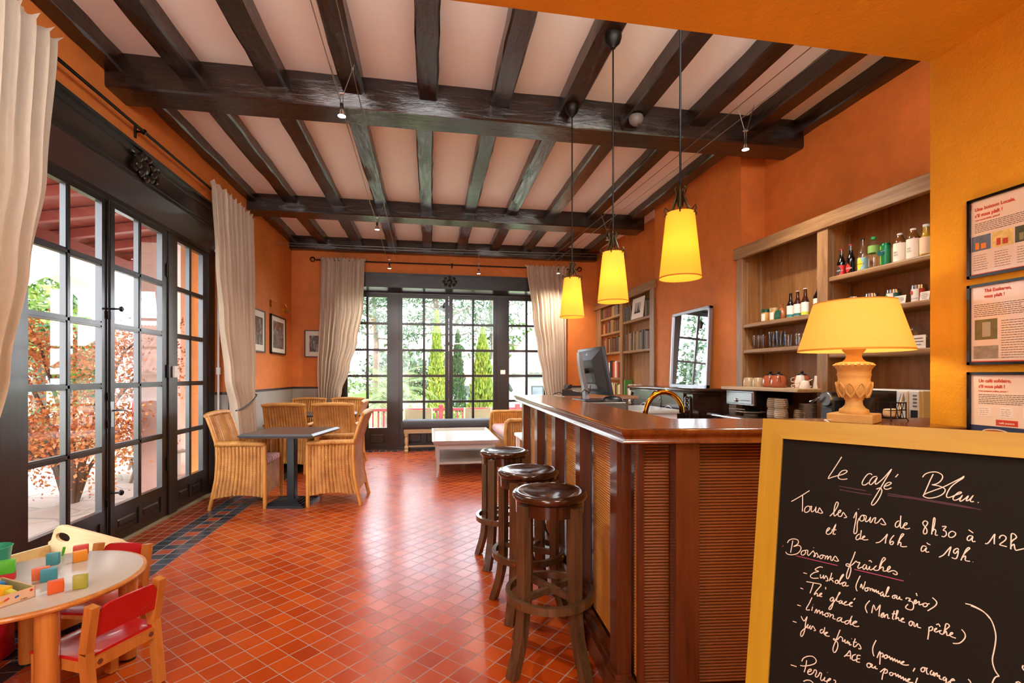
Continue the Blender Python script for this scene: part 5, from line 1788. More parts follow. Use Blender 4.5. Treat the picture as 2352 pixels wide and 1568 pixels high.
CHALK = {
'w': '''1642,-752 1564,-919 1481,-1092 1403,-1261 1477,-1227 1583,-1175|1602,-1168 1697,-1120 1752,-1060 1723,-1036 1656,-1064 1601,-1145 1594,-1215 1634,-1245 1701,-1240 1761,-1218|2197,-1072 2160,-1048 2107,-1085 2055,-1181 2026,-1274 2045,-1309 2094,-1293 2138,-1242|2278,-1093 2216,-1113 2164,-1198 2153,-1266 2184,-1279 2236,-1209 2287,-1110 2254,-1218 2264,-1260 2308,-1220 2385,-1122 2469,-990 2524,-906 2453,-1068 2370,-1265 2287,-1463 2220,-1616 2200,-1685 2231,-1701 2291,-1614 2349,-1475 2369,-1374 2337,-1325 2276,-1361|2406,-1281 2474,-1249 2522,-1199 2499,-1181 2448,-1210 2406,-1281 2415,-1330 2467,-1330 2527,-1290|2632,-995 2587,-1066|3017,-1004 3052,-940 3131,-888 3225,-870 3300,-905 3319,-964 3281,-1052 3212,-1114 3162,-1132 3258,-1137 3336,-1166 3359,-1212 3321,-1290 3229,-1362 3120,-1401 3049,-1387 3033,-1359 3088,-1308 3213,-1226 3336,-1145 3487,-1021 3591,-935 3628,-895 3606,-943 3546,-1002 3442,-1128 3382,-1279 3386,-1339 3428,-1332 3503,-1279 3569,-1238 3594,-1208 3562,-1209 3518,-1257 3476,-1324 3481,-1373 3525,-1365 3584,-1305 3606,-1262 3570,-1357 3585,-1380 3650,-1313 3691,-1257 3665,-1331 3665,-1360 3709,-1323 3759,-1236 3716,-1331 3730,-1362 3766,-1352|3178,-918 3132,-1053 3079,-1227 3037,-1358|3820,-1354 3829,-1366|702,-1897 866,-1761 1057,-1588|922,-1704 930,-1880 934,-2079|1052,-1933 997,-1973 974,-2059 1011,-2087 1067,-2042 1084,-1969 1052,-1933 1083,-1946 1113,-1928 1106,-2011 1125,-2054 1177,-1997 1201,-1924 1192,-2018 1214,-2048 1248,-1996 1266,-1935 1308,-1996 1330,-2033 1280,-2051 1229,-2034|1470,-2078 1543,-1973 1606,-1826 1609,-1758 1578,-1759 1549,-1859 1540,-1996 1556,-2061 1612,-1994 1658,-1951 1666,-1916 1638,-1922 1617,-1982 1627,-2047 1680,-2036 1711,-1952 1755,-2010 1775,-2040 1728,-2062|1901,-2032 1947,-1896 1942,-2050 1920,-2229 1914,-2339 1942,-2351 1968,-2284 1967,-2132 1996,-2017|1976,-1827 1984,-1836|2049,-1942 2014,-1992 2012,-2058 2052,-2067 2084,-2022 2076,-1958 2049,-1942 2118,-1950 2106,-2039 2124,-2067 2168,-2015 2193,-1957 2181,-2045 2204,-2062 2238,-1980 2281,-1950 2265,-2028 2275,-2064 2318,-2038 2377,-1945 2422,-2006 2448,-2054 2397,-2069 2362,-2050|2666,-1935 2625,-1965 2601,-2032 2618,-2074 2659,-2041 2683,-1942 2689,-1827|2686,-1942 2685,-2056 2710,-2072 2734,-2025 2782,-1984 2787,-1952 2757,-1964 2734,-2025 2751,-2073 2800,-2067 2837,-2044|3101,-1867 3062,-1855 3031,-1902 3055,-1957 3092,-2010 3093,-2080 3057,-2112 3041,-2072 3064,-1986 3102,-1907 3101,-1867|3166,-2094 3180,-1921 3194,-1781 3214,-1783 3203,-1916 3178,-2032 3204,-1986 3227,-2011 3220,-2092 3258,-2088|3318,-1912 3378,-1899 3334,-1978 3371,-1990 3379,-2057 3342,-2101 3312,-2092|3454,-1972 3417,-2019 3417,-2078 3454,-2089 3498,-2050 3513,-1998 3483,-1971 3454,-1972|3692,-1891 3755,-1939|1414,-2427 1461,-2372 1479,-2334 1450,-2336 1423,-2391 1416,-2460 1455,-2474 1512,-2417 1587,-2222 1549,-2397 1542,-2448 1589,-2437|1510,-2366 1599,-2346|2016,-2341 1978,-2376 1952,-2434 1964,-2470 1997,-2456 2028,-2404 2041,-2257|2034,-2363 2029,-2442 2062,-2422 2104,-2380 2098,-2362 2071,-2387 2062,-2428 2095,-2447 2164,-2422|2293,-2459 2360,-2424 2441,-2311 2481,-2238 2457,-2345 2449,-2435|2588,-2240 2544,-2312 2520,-2393 2536,-2434 2566,-2426 2581,-2379 2560,-2365 2530,-2403|2647,-2420 2685,-2293 2733,-2207 2738,-2181 2708,-2194 2675,-2295 2651,-2388 2686,-2355 2701,-2376 2697,-2427 2737,-2432 2796,-2413|775,-2763 762,-2885 744,-3036|670,-2837 699,-2774 774,-2726 863,-2722 890,-2765 868,-2826 795,-2892 894,-2840 943,-2870 936,-2941 877,-3025 766,-3080 676,-3081 645,-3043|1029,-2919 974,-2946 952,-3006 978,-3034 1026,-3001 1042,-2943 1029,-2919 1084,-2905 1075,-2976 1101,-3010 1147,-2944 1181,-2895 1193,-2899 1227,-2965 1222,-3000 1198,-3006 1249,-2919 1281,-2972 1294,-2989 1259,-3011|1189,-2816 1194,-2827|1351,-2934 1317,-2970 1318,-3010 1348,-3016 1376,-2968 1363,-2938 1351,-2934 1411,-2940 1423,-2970 1413,-3012 1423,-2970 1457,-2928 1464,-2960 1460,-3007 1493,-2939 1521,-2925 1518,-2986 1547,-3005 1596,-2900 1643,-2954 1661,-2982 1616,-3000 1576,-2984|1950,-2721 1910,-2873 1865,-3014 1816,-3208 1819,-3297 1846,-3290 1876,-3179 1884,-3074 1848,-3005 1804,-3011 1799,-3044 1849,-3044 1914,-2988 1967,-2910 1989,-2930 2032,-2919 2028,-2946 2003,-3016 2014,-3045 2057,-3015 2089,-2994|2130,-2932 2098,-2966 2089,-3019 2111,-3038 2142,-2992 2151,-2939 2153,-3014 2175,-3028 2205,-2950 2201,-3008 2238,-3011 2314,-2915 2289,-2941 2274,-2988 2296,-3008 2358,-2979 2401,-2836 2451,-2761 2455,-2728 2429,-2723 2395,-2800 2362,-2959 2413,-2908 2429,-2929 2425,-2979 2456,-2981 2506,-2945 2540,-2887 2530,-2865 2505,-2896 2491,-2962 2517,-2979 2557,-2950 2597,-2933 2637,-2947 2652,-2979 2628,-3004 2582,-2986|2186,-2854 2212,-2834 2234,-2867|1017,-3406 1086,-3405|1380,-3197 1338,-3192 1268,-3237 1240,-3285 1307,-3297 1225,-3343 1161,-3414 1163,-3460 1218,-3468 1310,-3437|1344,-3350 1341,-3404 1359,-3425 1393,-3377 1403,-3347 1400,-3408 1418,-3416 1444,-3349 1482,-3417 1472,-3453 1443,-3455|1549,-3261 1532,-3351 1506,-3443|1578,-3358 1528,-3405 1562,-3408 1587,-3447|1647,-3384 1620,-3411 1621,-3450 1650,-3455 1677,-3415 1664,-3386 1647,-3384 1682,-3413 1724,-3324 1761,-3249 1750,-3239 1718,-3299 1688,-3411 1701,-3453 1739,-3416 1794,-3381 1756,-3418 1746,-3459 1769,-3472 1801,-3431 1810,-3383 1801,-3443 1824,-3456 1856,-3434|2051,-3182 2006,-3309 1982,-3429 2006,-3504|2058,-3420 2077,-3339 2101,-3439 2139,-3271|2164,-3389 2138,-3415 2139,-3453 2165,-3457 2191,-3419 2164,-3389 2216,-3386 2228,-3433 2225,-3406 2258,-3380 2264,-3428 2284,-3385 2291,-3439 2321,-3381 2327,-3440 2362,-3393 2358,-3449 2394,-3427|2434,-3390 2399,-3425 2395,-3469 2420,-3468 2440,-3419 2441,-3462 2461,-3474 2504,-3363 2528,-3283 2513,-3275 2489,-3368 2481,-3443 2502,-3462 2536,-3439|2611,-3404 2586,-3430 2587,-3460 2612,-3464 2631,-3434 2611,-3404 2655,-3403 2651,-3452 2676,-3457 2700,-3402 2700,-3449 2740,-3449|975,-3742 1030,-3749|1087,-3575 1210,-3563 1317,-3554 1359,-3558 1354,-3592 1310,-3664 1266,-3743 1241,-3807 1290,-3756 1306,-3784 1301,-3818 1350,-3784 1384,-3741 1372,-3731 1344,-3766 1345,-3805 1392,-3797|1217,-3572 1192,-3686 1163,-3798|1448,-3585 1450,-3630|1592,-3749 1554,-3781 1538,-3824 1567,-3841 1599,-3786 1598,-3761 1602,-3850 1567,-3989 1534,-4019 1527,-3989 1586,-3880 1639,-3787 1681,-3684 1713,-3630 1701,-3620 1670,-3713 1656,-3794 1680,-3813 1740,-3769 1707,-3798 1703,-3837 1731,-3829 1757,-3776 1753,-3828 1775,-3828 1834,-3765 1802,-3788 1786,-3830 1814,-3841 1879,-3808 1927,-3761 1927,-3749 1900,-3764 1879,-3808 1897,-3834 1938,-3827|1978,-3651 1952,-3697|2223,-3626 2172,-3710 2153,-3790 2187,-3878|2260,-3855 2287,-3687 2330,-3783 2394,-3653 2382,-3779 2379,-3883|2414,-3859 2454,-3816 2453,-3792 2428,-3812 2409,-3867 2435,-3882 2474,-3821 2470,-3877 2474,-3845 2509,-3798 2519,-3819 2520,-3872 2550,-3857|931,-4114 1005,-4117|1206,-3873 1158,-4013 1104,-4156 1176,-4140|1226,-4058 1212,-4148|1230,-4015 1235,-4020|2796,-3422 2805,-3395 2863,-3395 2835,-3446 2883,-3437 2913,-3499 2904,-3572 2866,-3602 2808,-3597 2793,-3566 2831,-3506|2917,-3450 2950,-3416 2954,-3397 2935,-3397 2917,-3438 2931,-3469 2978,-3419 2999,-3407 2993,-3462 3026,-3451 3082,-3405 3059,-3429 3054,-3466 3083,-3475 3115,-3441 3110,-3408 3082,-3405 3119,-3411 3149,-3395|2948,-3260 2963,-3311|3187,-3273 3238,-3315 3252,-3357 3221,-3425 3120,-3538|3749,-1999 3705,-1997 3675,-2045 3679,-2090 3714,-2077 3753,-2004 3740,-2065 3753,-2097 3787,-2083|3915,-2094 3953,-2079 4003,-1982 4045,-1892 4037,-1974 4036,-2077|4103,-1959 4115,-1917 4152,-1891 4188,-1917 4176,-1976 4106,-2066 4151,-2078 4199,-2083|4247,-2116 4252,-1981 4258,-1845 4298,-1842 4321,-1893 4273,-1954 4256,-1991|4256,-2058 4288,-2017 4295,-2071 4311,-2118 4358,-2095 4415,-2065|3089,-2347 3041,-2341 3013,-2402 3019,-2449 3052,-2435 3094,-2364 3080,-2422 3095,-2449 3132,-2434|3097,-2267 3112,-2287 3150,-2299|3277,-2499 3341,-2442 3404,-2332 3449,-2262 3427,-2362 3414,-2441|3556,-2295 3539,-2270 3494,-2310 3485,-2359 3512,-2370 3552,-2308 3539,-2416 3513,-2469 3459,-2460|3588,-2479 3627,-2359 3679,-2277 3710,-2229 3688,-2222 3653,-2283 3614,-2409 3645,-2384 3653,-2399 3649,-2464 3714,-2464|3750,-2462 3755,-2466|3650,-3239 3748,-3242 3866,-3288 3932,-3344 3973,-3398|2621,-3697 2599,-3812 2595,-3855 2619,-3859|2583,-3769 2661,-3738|2639,-3852 2662,-3755 2680,-3684 2660,-3684 2652,-3770 2644,-3845 2682,-3802 2698,-3856 2736,-3832 2765,-3799 2755,-3790 2731,-3822 2732,-3863 2761,-3862 2788,-3858|1267,-4177 1298,-4089 1312,-4136 1308,-4170 1346,-4093 1364,-4119 1366,-4164 1404,-4100 1417,-4116 1413,-4168 1458,-4147|1491,-4104 1458,-4141 1465,-4177 1500,-4178 1521,-4133 1491,-4104 1554,-4103 1546,-4176 1556,-4141 1594,-4103 1612,-4123 1603,-4177 1653,-4175|1741,-4112 1697,-4139 1676,-4190 1705,-4200 1742,-4156 1763,-4111 1748,-4179 1777,-4195 1831,-4164|1884,-4127 1836,-4150 1815,-4194 1838,-4212 1880,-4172 1935,-4017|1921,-4096 1908,-4176 1919,-4197 1956,-4165 2003,-4125 2019,-4101 1987,-4106 1950,-4155 1968,-4199 2022,-4199 2058,-4177|862,-4481 936,-4483|1015,-4325 1048,-4380 1085,-4400 1134,-4292 1110,-4418 1095,-4606 1058,-4723 1028,-4727 1030,-4654 1075,-4580 1121,-4525 1159,-4441 1144,-4511 1169,-4522 1201,-4452 1192,-4514 1217,-4525 1243,-4451 1286,-4501 1299,-4522 1265,-4541|1430,-4458 1391,-4484 1387,-4530 1416,-4539 1454,-4475 1466,-4401|1461,-4454 1455,-4494 1463,-4548 1512,-4499 1518,-4485 1484,-4503 1474,-4551 1509,-4564 1558,-4549|1738,-4358 1703,-4483 1664,-4622 1629,-4747 1632,-4821 1661,-4835 1697,-4760 1710,-4668 1691,-4612 1635,-4595 1634,-4570 1690,-4575 1743,-4494 1770,-4497 1788,-4516 1784,-4567 1811,-4557 1832,-4518 1828,-4575 1850,-4580 1881,-4526 1877,-4582 1909,-4546 1905,-4597 1942,-4577|1937,-4460 1942,-4466|2002,-4439 1974,-4572 1986,-4604 2017,-4581 2058,-4517 2102,-4580 2087,-4610 2060,-4607|1967,-4519 2031,-4502|1826,-4853 1878,-4778 1919,-4702 1932,-4783 1935,-4861|1858,-4823 1927,-4797|2022,-4737 1970,-4781 1961,-4857 1994,-4863 2030,-4831|2101,-4731 2048,-4745 2040,-4827 2036,-4870 2094,-4860|2045,-4813 2092,-4793|2233,-4819 2208,-4858 2220,-4901 2256,-4893 2275,-4844 2233,-4819 2295,-4825 2286,-4875 2317,-4881 2346,-4834 2342,-4877 2382,-4873|2344,-4348 2301,-4477 2294,-4575 2316,-4662|2367,-4672 2409,-4532 2416,-4624 2413,-4779|2416,-4589 2445,-4549 2466,-4588 2442,-4629 2481,-4600|2510,-4560 2481,-4594 2487,-4633 2516,-4622 2535,-4574 2510,-4560 2545,-4599 2565,-4568 2576,-4628 2604,-4577 2615,-4637 2643,-4579 2654,-4633 2682,-4588 2693,-4641 2721,-4590 2731,-4638 2783,-4589 2778,-4580 2750,-4608 2750,-4642 2812,-4635 2859,-4612|2949,-4634 2922,-4706|2423,-4915 2476,-4842 2501,-4826 2468,-4932 2453,-5043|2487,-4855 2526,-4828 2532,-4878 2493,-4911|2600,-4851 2571,-4874 2576,-4907 2606,-4906 2624,-4864 2600,-4851 2644,-4862 2663,-4843 2669,-4898 2701,-4845 2707,-4900 2735,-4855 2746,-4907 2778,-4860 2784,-4920 2816,-4873 2822,-4922 2877,-4865 2868,-4858 2845,-4884 2841,-4920 2892,-4916 2929,-4901|2988,-4793 2957,-4917|868,-5384 980,-5379|1163,-5177 1151,-5306 1127,-5430|1072,-5234 1102,-5159 1182,-5090 1275,-5061 1336,-5108 1321,-5177 1237,-5247 1121,-5311 1048,-5327|1197,-5402 1253,-5354 1252,-5323 1217,-5343 1191,-5404 1210,-5441 1256,-5422 1300,-5361 1310,-5319 1344,-5306 1352,-5353 1332,-5423 1361,-5437 1394,-5386 1414,-5328 1443,-5329 1439,-5380 1430,-5446 1454,-5467 1487,-5429 1509,-5377 1493,-5445 1521,-5452 1565,-5428 1608,-5380 1597,-5366 1559,-5412 1545,-5467 1579,-5484|1658,-5372 1697,-5375 1683,-5453|1546,-5267 1550,-5273|1124,-5621 1169,-5577 1250,-5550 1322,-5590|2876,-3808 2851,-3842 2856,-3887 2881,-3889 2901,-3846 2892,-3808 2876,-3808 2922,-3818 2923,-3875 2940,-3885 2964,-3835 2976,-3821 2977,-3877 3006,-3883 3029,-3880|3145,-3820 3142,-3917 3129,-4053|3145,-3835 3181,-3802 3198,-3822 3186,-3867 3150,-3889|3222,-3859 3254,-3818 3250,-3809 3230,-3831 3222,-3869 3250,-3880 3282,-3849 3322,-3825 3298,-3848 3302,-3882 3346,-3881 3369,-3784 3384,-3689 3419,-3682 3431,-3717 3396,-3769 3365,-3820 3351,-3875 3388,-3817 3396,-3849 3401,-3887 3443,-3862 3474,-3832 3478,-3810 3455,-3819 3439,-3864 3459,-3886 3524,-3891|3249,-3749 3281,-3723 3301,-3764|3600,-3709 3642,-3763 3649,-3829 3612,-3910 3559,-3969 3483,-3996|3724,-3254 3843,-3285 3938,-3342 3995,-3429 4030,-3542 4048,-3669 4040,-3804 4021,-3943 4003,-4062 4010,-4163 4041,-4262 4086,-4323|4086,-4323 4047,-4348 4019,-4401 3998,-4480 3990,-4551|3060,-4581 3036,-4620 3045,-4657 3073,-4650 3093,-4608 3076,-4575 3060,-4581 3109,-4572 3117,-4628 3126,-4669 3150,-4660|3113,-4590 3131,-4561|3197,-4577 3173,-4616 3174,-4655 3202,-4654 3221,-4597 3217,-4647 3225,-4664 3238,-4610 3235,-4665 3241,-4638 3268,-4593 3269,-4656 3296,-4626 3304,-4632 3300,-4678 3336,-4683|3386,-4619 3359,-4640 3351,-4681 3378,-4680 3397,-4634 3394,-4693 3386,-4744|3413,-4705 3470,-4643 3508,-4627 3485,-4608 3455,-4654 3451,-4708|3688,-4531 3717,-4561 3728,-4604|4381,-4028 4371,-4068 4387,-4107|4288,-4346 4321,-4319 4355,-4337''',
'p': '''1600,-1401 1849,-1414 2098,-1422|1628,-1476 1926,-1491 2204,-1493|2469,-1422 3057,-1437 3518,-1456 3865,-1493|2462,-1460 2897,-1455 3518,-1479 3858,-1486''',
'k': '''855,-3079 1238,-3084 1648,-3084|1944,-3083 2334,-3085 2753,-3091|2837,-2953 2842,-2954|2849,-2918 2855,-2919''',
'r': '''571,-2929 582,-2938''',
}
# ================================================================== CURTAINS, LAMPS, PICTURES
def curtain_mat(name, c):
    t = NT(name)
    tcn = t.new('TexCoord')
    v = t.coords((40, 40, 3))
    n = t.noise(v, 4, 3)
    col = t.mix(n, mul(c, .88), mul(c, 1.1))
    t.set(color=col, rough=.8, sheen=.3)
    tr = t.new('BsdfTranslucent')
    t.link(col, tr.inputs[0])
    mx = t.new('MixShader')
    mx.inputs[0].default_value = .28
    t.link(t.b.outputs[0], mx.inputs[1]); t.link(tr.outputs[0], mx.inputs[2])
    t.link(mx.outputs[0], t.o.inputs[0])
    return t.m
M_CURT = curtain_mat('linen_curtain', (.66,.53,.40))
def interp(P, t):
    for (a, p), (b, q) in zip(P, P[1:]):
        if t <= b:
            k = (t-a)/(b-a) if b > a else 0
            k = k*k*(3-2*k)
            return p+(q-p)*k
    return P[-1][1]
def curtain(label, axis, base, Lp, Rp, ztop, nf, amp, sgn, group, tie=None):
    """hangs along axis (0 = x, 1 = y); Lp, Rp: edge position by height; sgn: which way the folds stand out"""
    c = thing('curtain', label, 'curtain', (0,0,0), 0, group)
    rr = [random.uniform(-.9,.9) for _ in range(60)]
    def f(u, v):
        z = .02 + (ztop-.02)*v
        a, b = interp(Lp, z), interp(Rp, z)
        k = u*nf
        w = math.sin(2*PI*k + rr[int(k) % 60]*.8 + .25*math.sin(z*1.7+k))
        w2 = math.sin(2*PI*k*2.3 + rr[(int(k)+9) % 60] + z*.6)
        width = b-a
        d = amp*(.35+.65*min(1, .9/max(.3,width)*.7))*(w + .35*w2)
        pos = a + width*(u + .012*math.sin(2*PI*k*1.0+1.3))
        if z > ztop-.075:                      # gathered heading
            d *= .55 if z < ztop-.05 else .9
            pos += (u-.5)*.10*max(0, (z-(ztop-.05))/.05)
            z += .012*w2*max(0,(z-(ztop-.03))/.03)
        p = [0,0,z]
        p[axis] = pos
        p[1-axis] = base + sgn*(d + amp)
        return Vector(p)
    m = MB()
    nv = 70
    m.grid(lambda u, v: f(u, v), nf*14, nv)
    obj('drape', m, M_CURT, c, 80)
    if tie:
        obj('tieback', MB().tube(tie, .008, 8), M_IRON, c, 50)
    return c
G = 'tied-back linen curtains'
curtain('beige linen curtain left of the far terrace doors, tied back', 0, 8.43,
        ((0,-1.83),(.9,-1.83),(1.4,-1.85),(2.4,-1.82),(3.25,-1.80)), ((0,-1.50),(.75,-1.55),(1.05,-1.47),(1.45,-1.34),(1.9,-1.22),(2.5,-1.12),(3.25,-1.10)), 3.28, 9, .035, -1, G)
curtain('beige linen curtain right of the far terrace doors', 0, 8.43,
        ((0,2.04),(.9,2.02),(1.3,1.96),(1.8,1.87),(2.4,1.78),(3.25,1.68)), ((0,2.42),(1.2,2.41),(3.25,2.41)), 3.28, 8, .035, -1, G)
curtain('beige linen curtain right of the garden doors, tied with a dark cord', 1, -2.20,
        ((0,5.90),(.5,5.86),(.95,5.78),(1.3,5.62),(1.9,5.46),(2.5,5.36),(3.25,5.27)), ((0,6.50),(.6,6.46),(1.05,6.40),(1.6,6.44),(2.4,6.42),(3.25,6.36)), 3.28, 9, .04, 1, G,
        [(-2.125+.02*math.sin(PI*i/10),5.76+.66*i/10, .93+.15*((i/10)**1.5)) for i in range(11)] + [(-2.2,6.45,1.10)])
curtain('beige linen curtain at the near end of the garden doors, at the picture edge', 1, -2.20,
        ((0,2.35),(1.2,2.30),(3.3,2.30)), ((0,2.62),(.9,2.75),(1.35,2.87),(1.9,3.0),(2.45,3.10),(3.3,3.17)), 3.30, 9, .045, 1, G)
def scroll(c, ax, s_):
    return [(c[0] + (ax == 0)*s_*(.03+.045*math.cos(a)*(1-a/9)), c[1] + (ax == 1)*s_*(.03+.045*math.cos(a)*(1-a/9)), c[2] + .045*math.sin(a)*(1-a/9)) for a in [PI+ i*.45 for i in range(0, 12)]]
def rod(label, a, b, ax):
    t = thing('curtain_rod', label, 'curtain rod', (0,0,0), 0, 'iron curtain rods')
    obj('pole', MB().tube((a,b), .0115, 10), M_IRON, t, 50)
    for p, s_ in ((a,-1),(b,1)):
        obj('scroll_end', MB().tube([(q[0]-0, q[1], q[2]) for q in [(p[0]+(ax == 0)*s_*(.02+.05*(1-math.cos(t_))*math.exp(-t_*.12)), p[1]+(ax == 1)*s_*(.02+.05*(1-math.cos(t_))*math.exp(-t_*.12)), p[2]+.05*math.sin(t_)*math.exp(-t_*.12)) for t_ in [i*.4 for i in range(18)]]], [.0115-.0003*i for i in range(18)], 8), M_IRON, t, 50)
    mid = [(a[i]+b[i])/2 for i in range(3)]
    w = (-.065,0) if ax == 1 else (0,.06)
    m = MB()
    m.tube((mid, (mid[0]+w[0]*1.0, mid[1]+w[1]*1.0, mid[2])), .009, 8)
    m.tube(((mid[0]+w[0]*.98, mid[1]+w[1]*.98, mid[2]+.04),(mid[0]+w[0]*.98, mid[1]+w[1]*.98, mid[2]-.05)), .011, 8)
    m.tube([(mid[0]+(ax == 0)*.016*math.cos(q)+(ax == 1)*.016*math.cos(q), mid[1]+(.016*math.sin(q) if ax == 1 else 0)*0, mid[2]+.018*math.sin(q)) for q in [2*PI*i/12 for i in range(12)]], .005, 6, closed=True)
    obj('bracket', m, M_IRON, t, 50)
    return t
rod('black iron curtain rod over the far terrace doors', (-1.88,8.438,3.245), (2.62,8.438,3.245), 0)
rod('black iron curtain rod over the left garden doors', (-2.212,1.95,3.225), (-2.212,6.44,3.225), 1)

# pictures on the left and far walls
M_FRB = plain('black_picture_frame', '#1a1613', 0.35)
M_FRG = plain('dark_grey_picture_frame', '#4b4440', 0.4)
M_MAT = plain('cream_picture_mount', '#d9d0bf', 0.6, var=.02)
def photo_mat(name, seed, st):
    t = NT(name)
    v = t.coords((st, st, 1.0*st*.5))
    n = t.noise(v, 3.0+seed, 6, .7, 1.2)
    n2 = t.noise(v, 11+seed, 3, .6)
    f = t.math('ADD', t.math('MULTIPLY', n, .7), t.math('MULTIPLY', n2, .3))
    col = t.ramp(f, ((.36,(.012,.011,.010)),(.5,(.11,.10,.09)),(.64,(.5,.48,.44))))
    t.set(color=col, rough=.25, coat=.5, coatr=.03)
    return t.m
def picture(label, c, ax, w, h, fr, mt_w, fmat, seed):
    """ax 1: hangs on the left wall, facing +x; ax 0: on the far wall, facing -y"""
    t = thing('picture', label, 'picture', c, 0 if ax == 0 else R(90))
    m = MB()
    for lo, hi in (((-w/2,-.012,-h/2),(-w/2+fr,.012,h/2)),((w/2-fr,-.012,-h/2),(w/2,.012,h/2)),((-w/2,-.012,h/2-fr),(w/2,.012,h/2)),((-w/2,-.012,-h/2),(w/2,.012,-h/2+fr))):
        m.box(lo, hi)
    obj('frame', m.bevel(.003, 1), fmat, t)
    obj('mount', MB().box((-w/2+fr*.8,-.002,-h/2+fr*.8),(w/2-fr*.8,.008,h/2-fr*.8)), M_MAT, t)
    a, b = mt_w if isinstance(mt_w, tuple) else (mt_w, mt_w)
    obj('photograph', MB().box((-w/2+a,-.0035,-h/2+b),(w/2-a,-.0005,h/2-b)), photo_mat('old_photograph_%d' % seed, seed, 3.0), t)
    return t
picture('framed grey street photograph with cream mount beside the curtain', (-2.262,6.82,1.918), 1, .62, .57, .018, (.09,.10), M_FRG, 1)
picture('black-framed photograph under the brass picture lamp on the left wall', (-2.262,7.735,1.925), 1, .70, .57, .022, (.10,.085), M_FRB, 2)
picture('black-framed photograph half behind the curtain on the far wall', (-1.865,8.482,1.85), 0, .41, .45, .014, (.075,.09), M_FRB, 3)
t = thing('picture_lamp', 'brass swan-arm picture lamp above the black-framed photograph', 'lamp', (-2.274,7.42,2.36))
obj('wall_plate', MB().rbox((-.006,-.025,-.05),(.006,.025,.05), .003, 1), M_BRASS, t)
obj('arm', MB().tube([(.0,0,.02),(.05,.01,.03),(.12,.05,.03),(.17,.12,.0),(.17,.16,-.05),(.165,.18,-.075)], .006, 8), M_BRASS, t, 50)
obj('lamp_shade', MB().tube(((.16,.05,-.085),(.16,.32,-.085)), .024, 12), M_BRASS, t, 50)

# pendant lamps
def shade_mat(name, c, e, ec):
    t = NT(name)
    v = t.coords((30,30,30))
    n = t.noise(v, 6, 3)
    col = t.mix(n, mul(c, .92), mul(c, 1.06))
    df = t.new('BsdfDiffuse'); t.link(col, df.inputs[0])
    tr = t.new('BsdfTranslucent'); t.link(col, tr.inputs[0])
    mx = t.new('MixShader'); mx.inputs[0].default_value = .55
    t.link(df.outputs[0], mx.inputs[1]); t.link(tr.outputs[0], mx.inputs[2])
    em = t.new('Emission'); em.inputs[0].default_value = (*ec, 1); em.inputs[1].default_value = e
    ad = t.new('AddShader')
    t.link(mx.outputs[0], ad.inputs[0]); t.link(em.outputs[0], ad.inputs[1])
    t.link(ad.outputs[0], t.o.inputs[0])
    return t.m
M_PSH = shade_mat('yellow_pendant_shade', (.95,.62,.12), .19, (1.0,.58,.05))
M_LSH = shade_mat('yellow_lamp_shade', (.95,.66,.24), .14, (1.0,.66,.10))
M_BULB = emit('lit_bulb', (1.0,.86,.62), 9.0)
M_DISC = emit('lit_spot', (1.0,.93,.80), 22.0)
M_BRONZ = plain('aged_bronze', '#3a2f18', 0.4, 0.8)
M_TRIM = plain('orange_shade_trim', '#b8741a', 0.7)
def pendant(label, x, y, ztop, seam=False):
    t = thing('pendant_lamp', label, 'pendant lamp', (x,y,0), 0, 'pendant lamps over the bar')
    zb, zt = 1.787, 2.10
    obj('canopy', MB().lathe(((.015,ztop-.085),(.02,ztop-.075),(.045,ztop-.05),(.055,ztop-.02),(.055,ztop)), 20), M_IRON, t, 50)
    obj('rod', MB().tube(((0,0,zt+.10),(0,0,ztop-.07)), .0055, 8), M_IRON, t, 50)
    m = MB().lathe(((.098,zb),(.066,zt),(.0645,zt),(.0965,zb),(.098,zb)), 40, cap=False)
    s_ = obj('lamp_shade', m, M_PSH, t, 60)
    obj('shade_trim', MB().lathe(((.0985,zb),(.0982,zb+.006)), 40, cap=False), M_TRIM, s_, 60)
    if seam:
        obj('seam_band', MB().grid(lambda u, v: ((.0988-.032*v)*math.cos(-.62+.13*u), (.0988-.032*v)*math.sin(-.62+.13*u), zb+(zt-zb)*v), 2, 6), M_TRIM, s_)
    m = MB()
    for k in range(6):
        a = 2*PI*k/6
        d = (math.cos(a), math.sin(a))
        m.tube([(d[0]*r, d[1]*r, z) for r, z in ((.070,zt-.012),(.083,zt+.006),(.078,zt+.022),(.060,zt+.006),(.040,zt+.022),(.022,zt+.075),(.020,zt+.095),(.028,zt+.115),(.020,zt+.128))], (.003,.004,.003,.004,.005,.005,.004,.005,.003), 6)
    m.lathe(((.012,zt+.03),(.018,zt+.06),(.012,zt+.09),(.016,zt+.10),(.008,zt+.115)), 12)
    obj('crown_fitting', m, M_BRONZ, t, 50)
    obj('bulb', MB().lathe(((0,1.90),(.018,1.905),(.028,1.925),(.028,1.945),(.016,1.975),(.013,2.0)), 14, cap=False), M_BULB, t, 60)
    bulb('pendant_bulb', (x,y,1.93), 3.4, (1.0,.78,.42), .04)
    return t
pendant('yellow pendant lamp hanging nearest, over the corner of the bar', 1.186, 2.15, 3.615)
pendant('yellow pendant lamp with a dark orange seam, middle of the three', 1.144, 2.91, 3.484, True)
pendant('yellow pendant lamp farthest along the bar', 1.122, 3.735, 3.484)
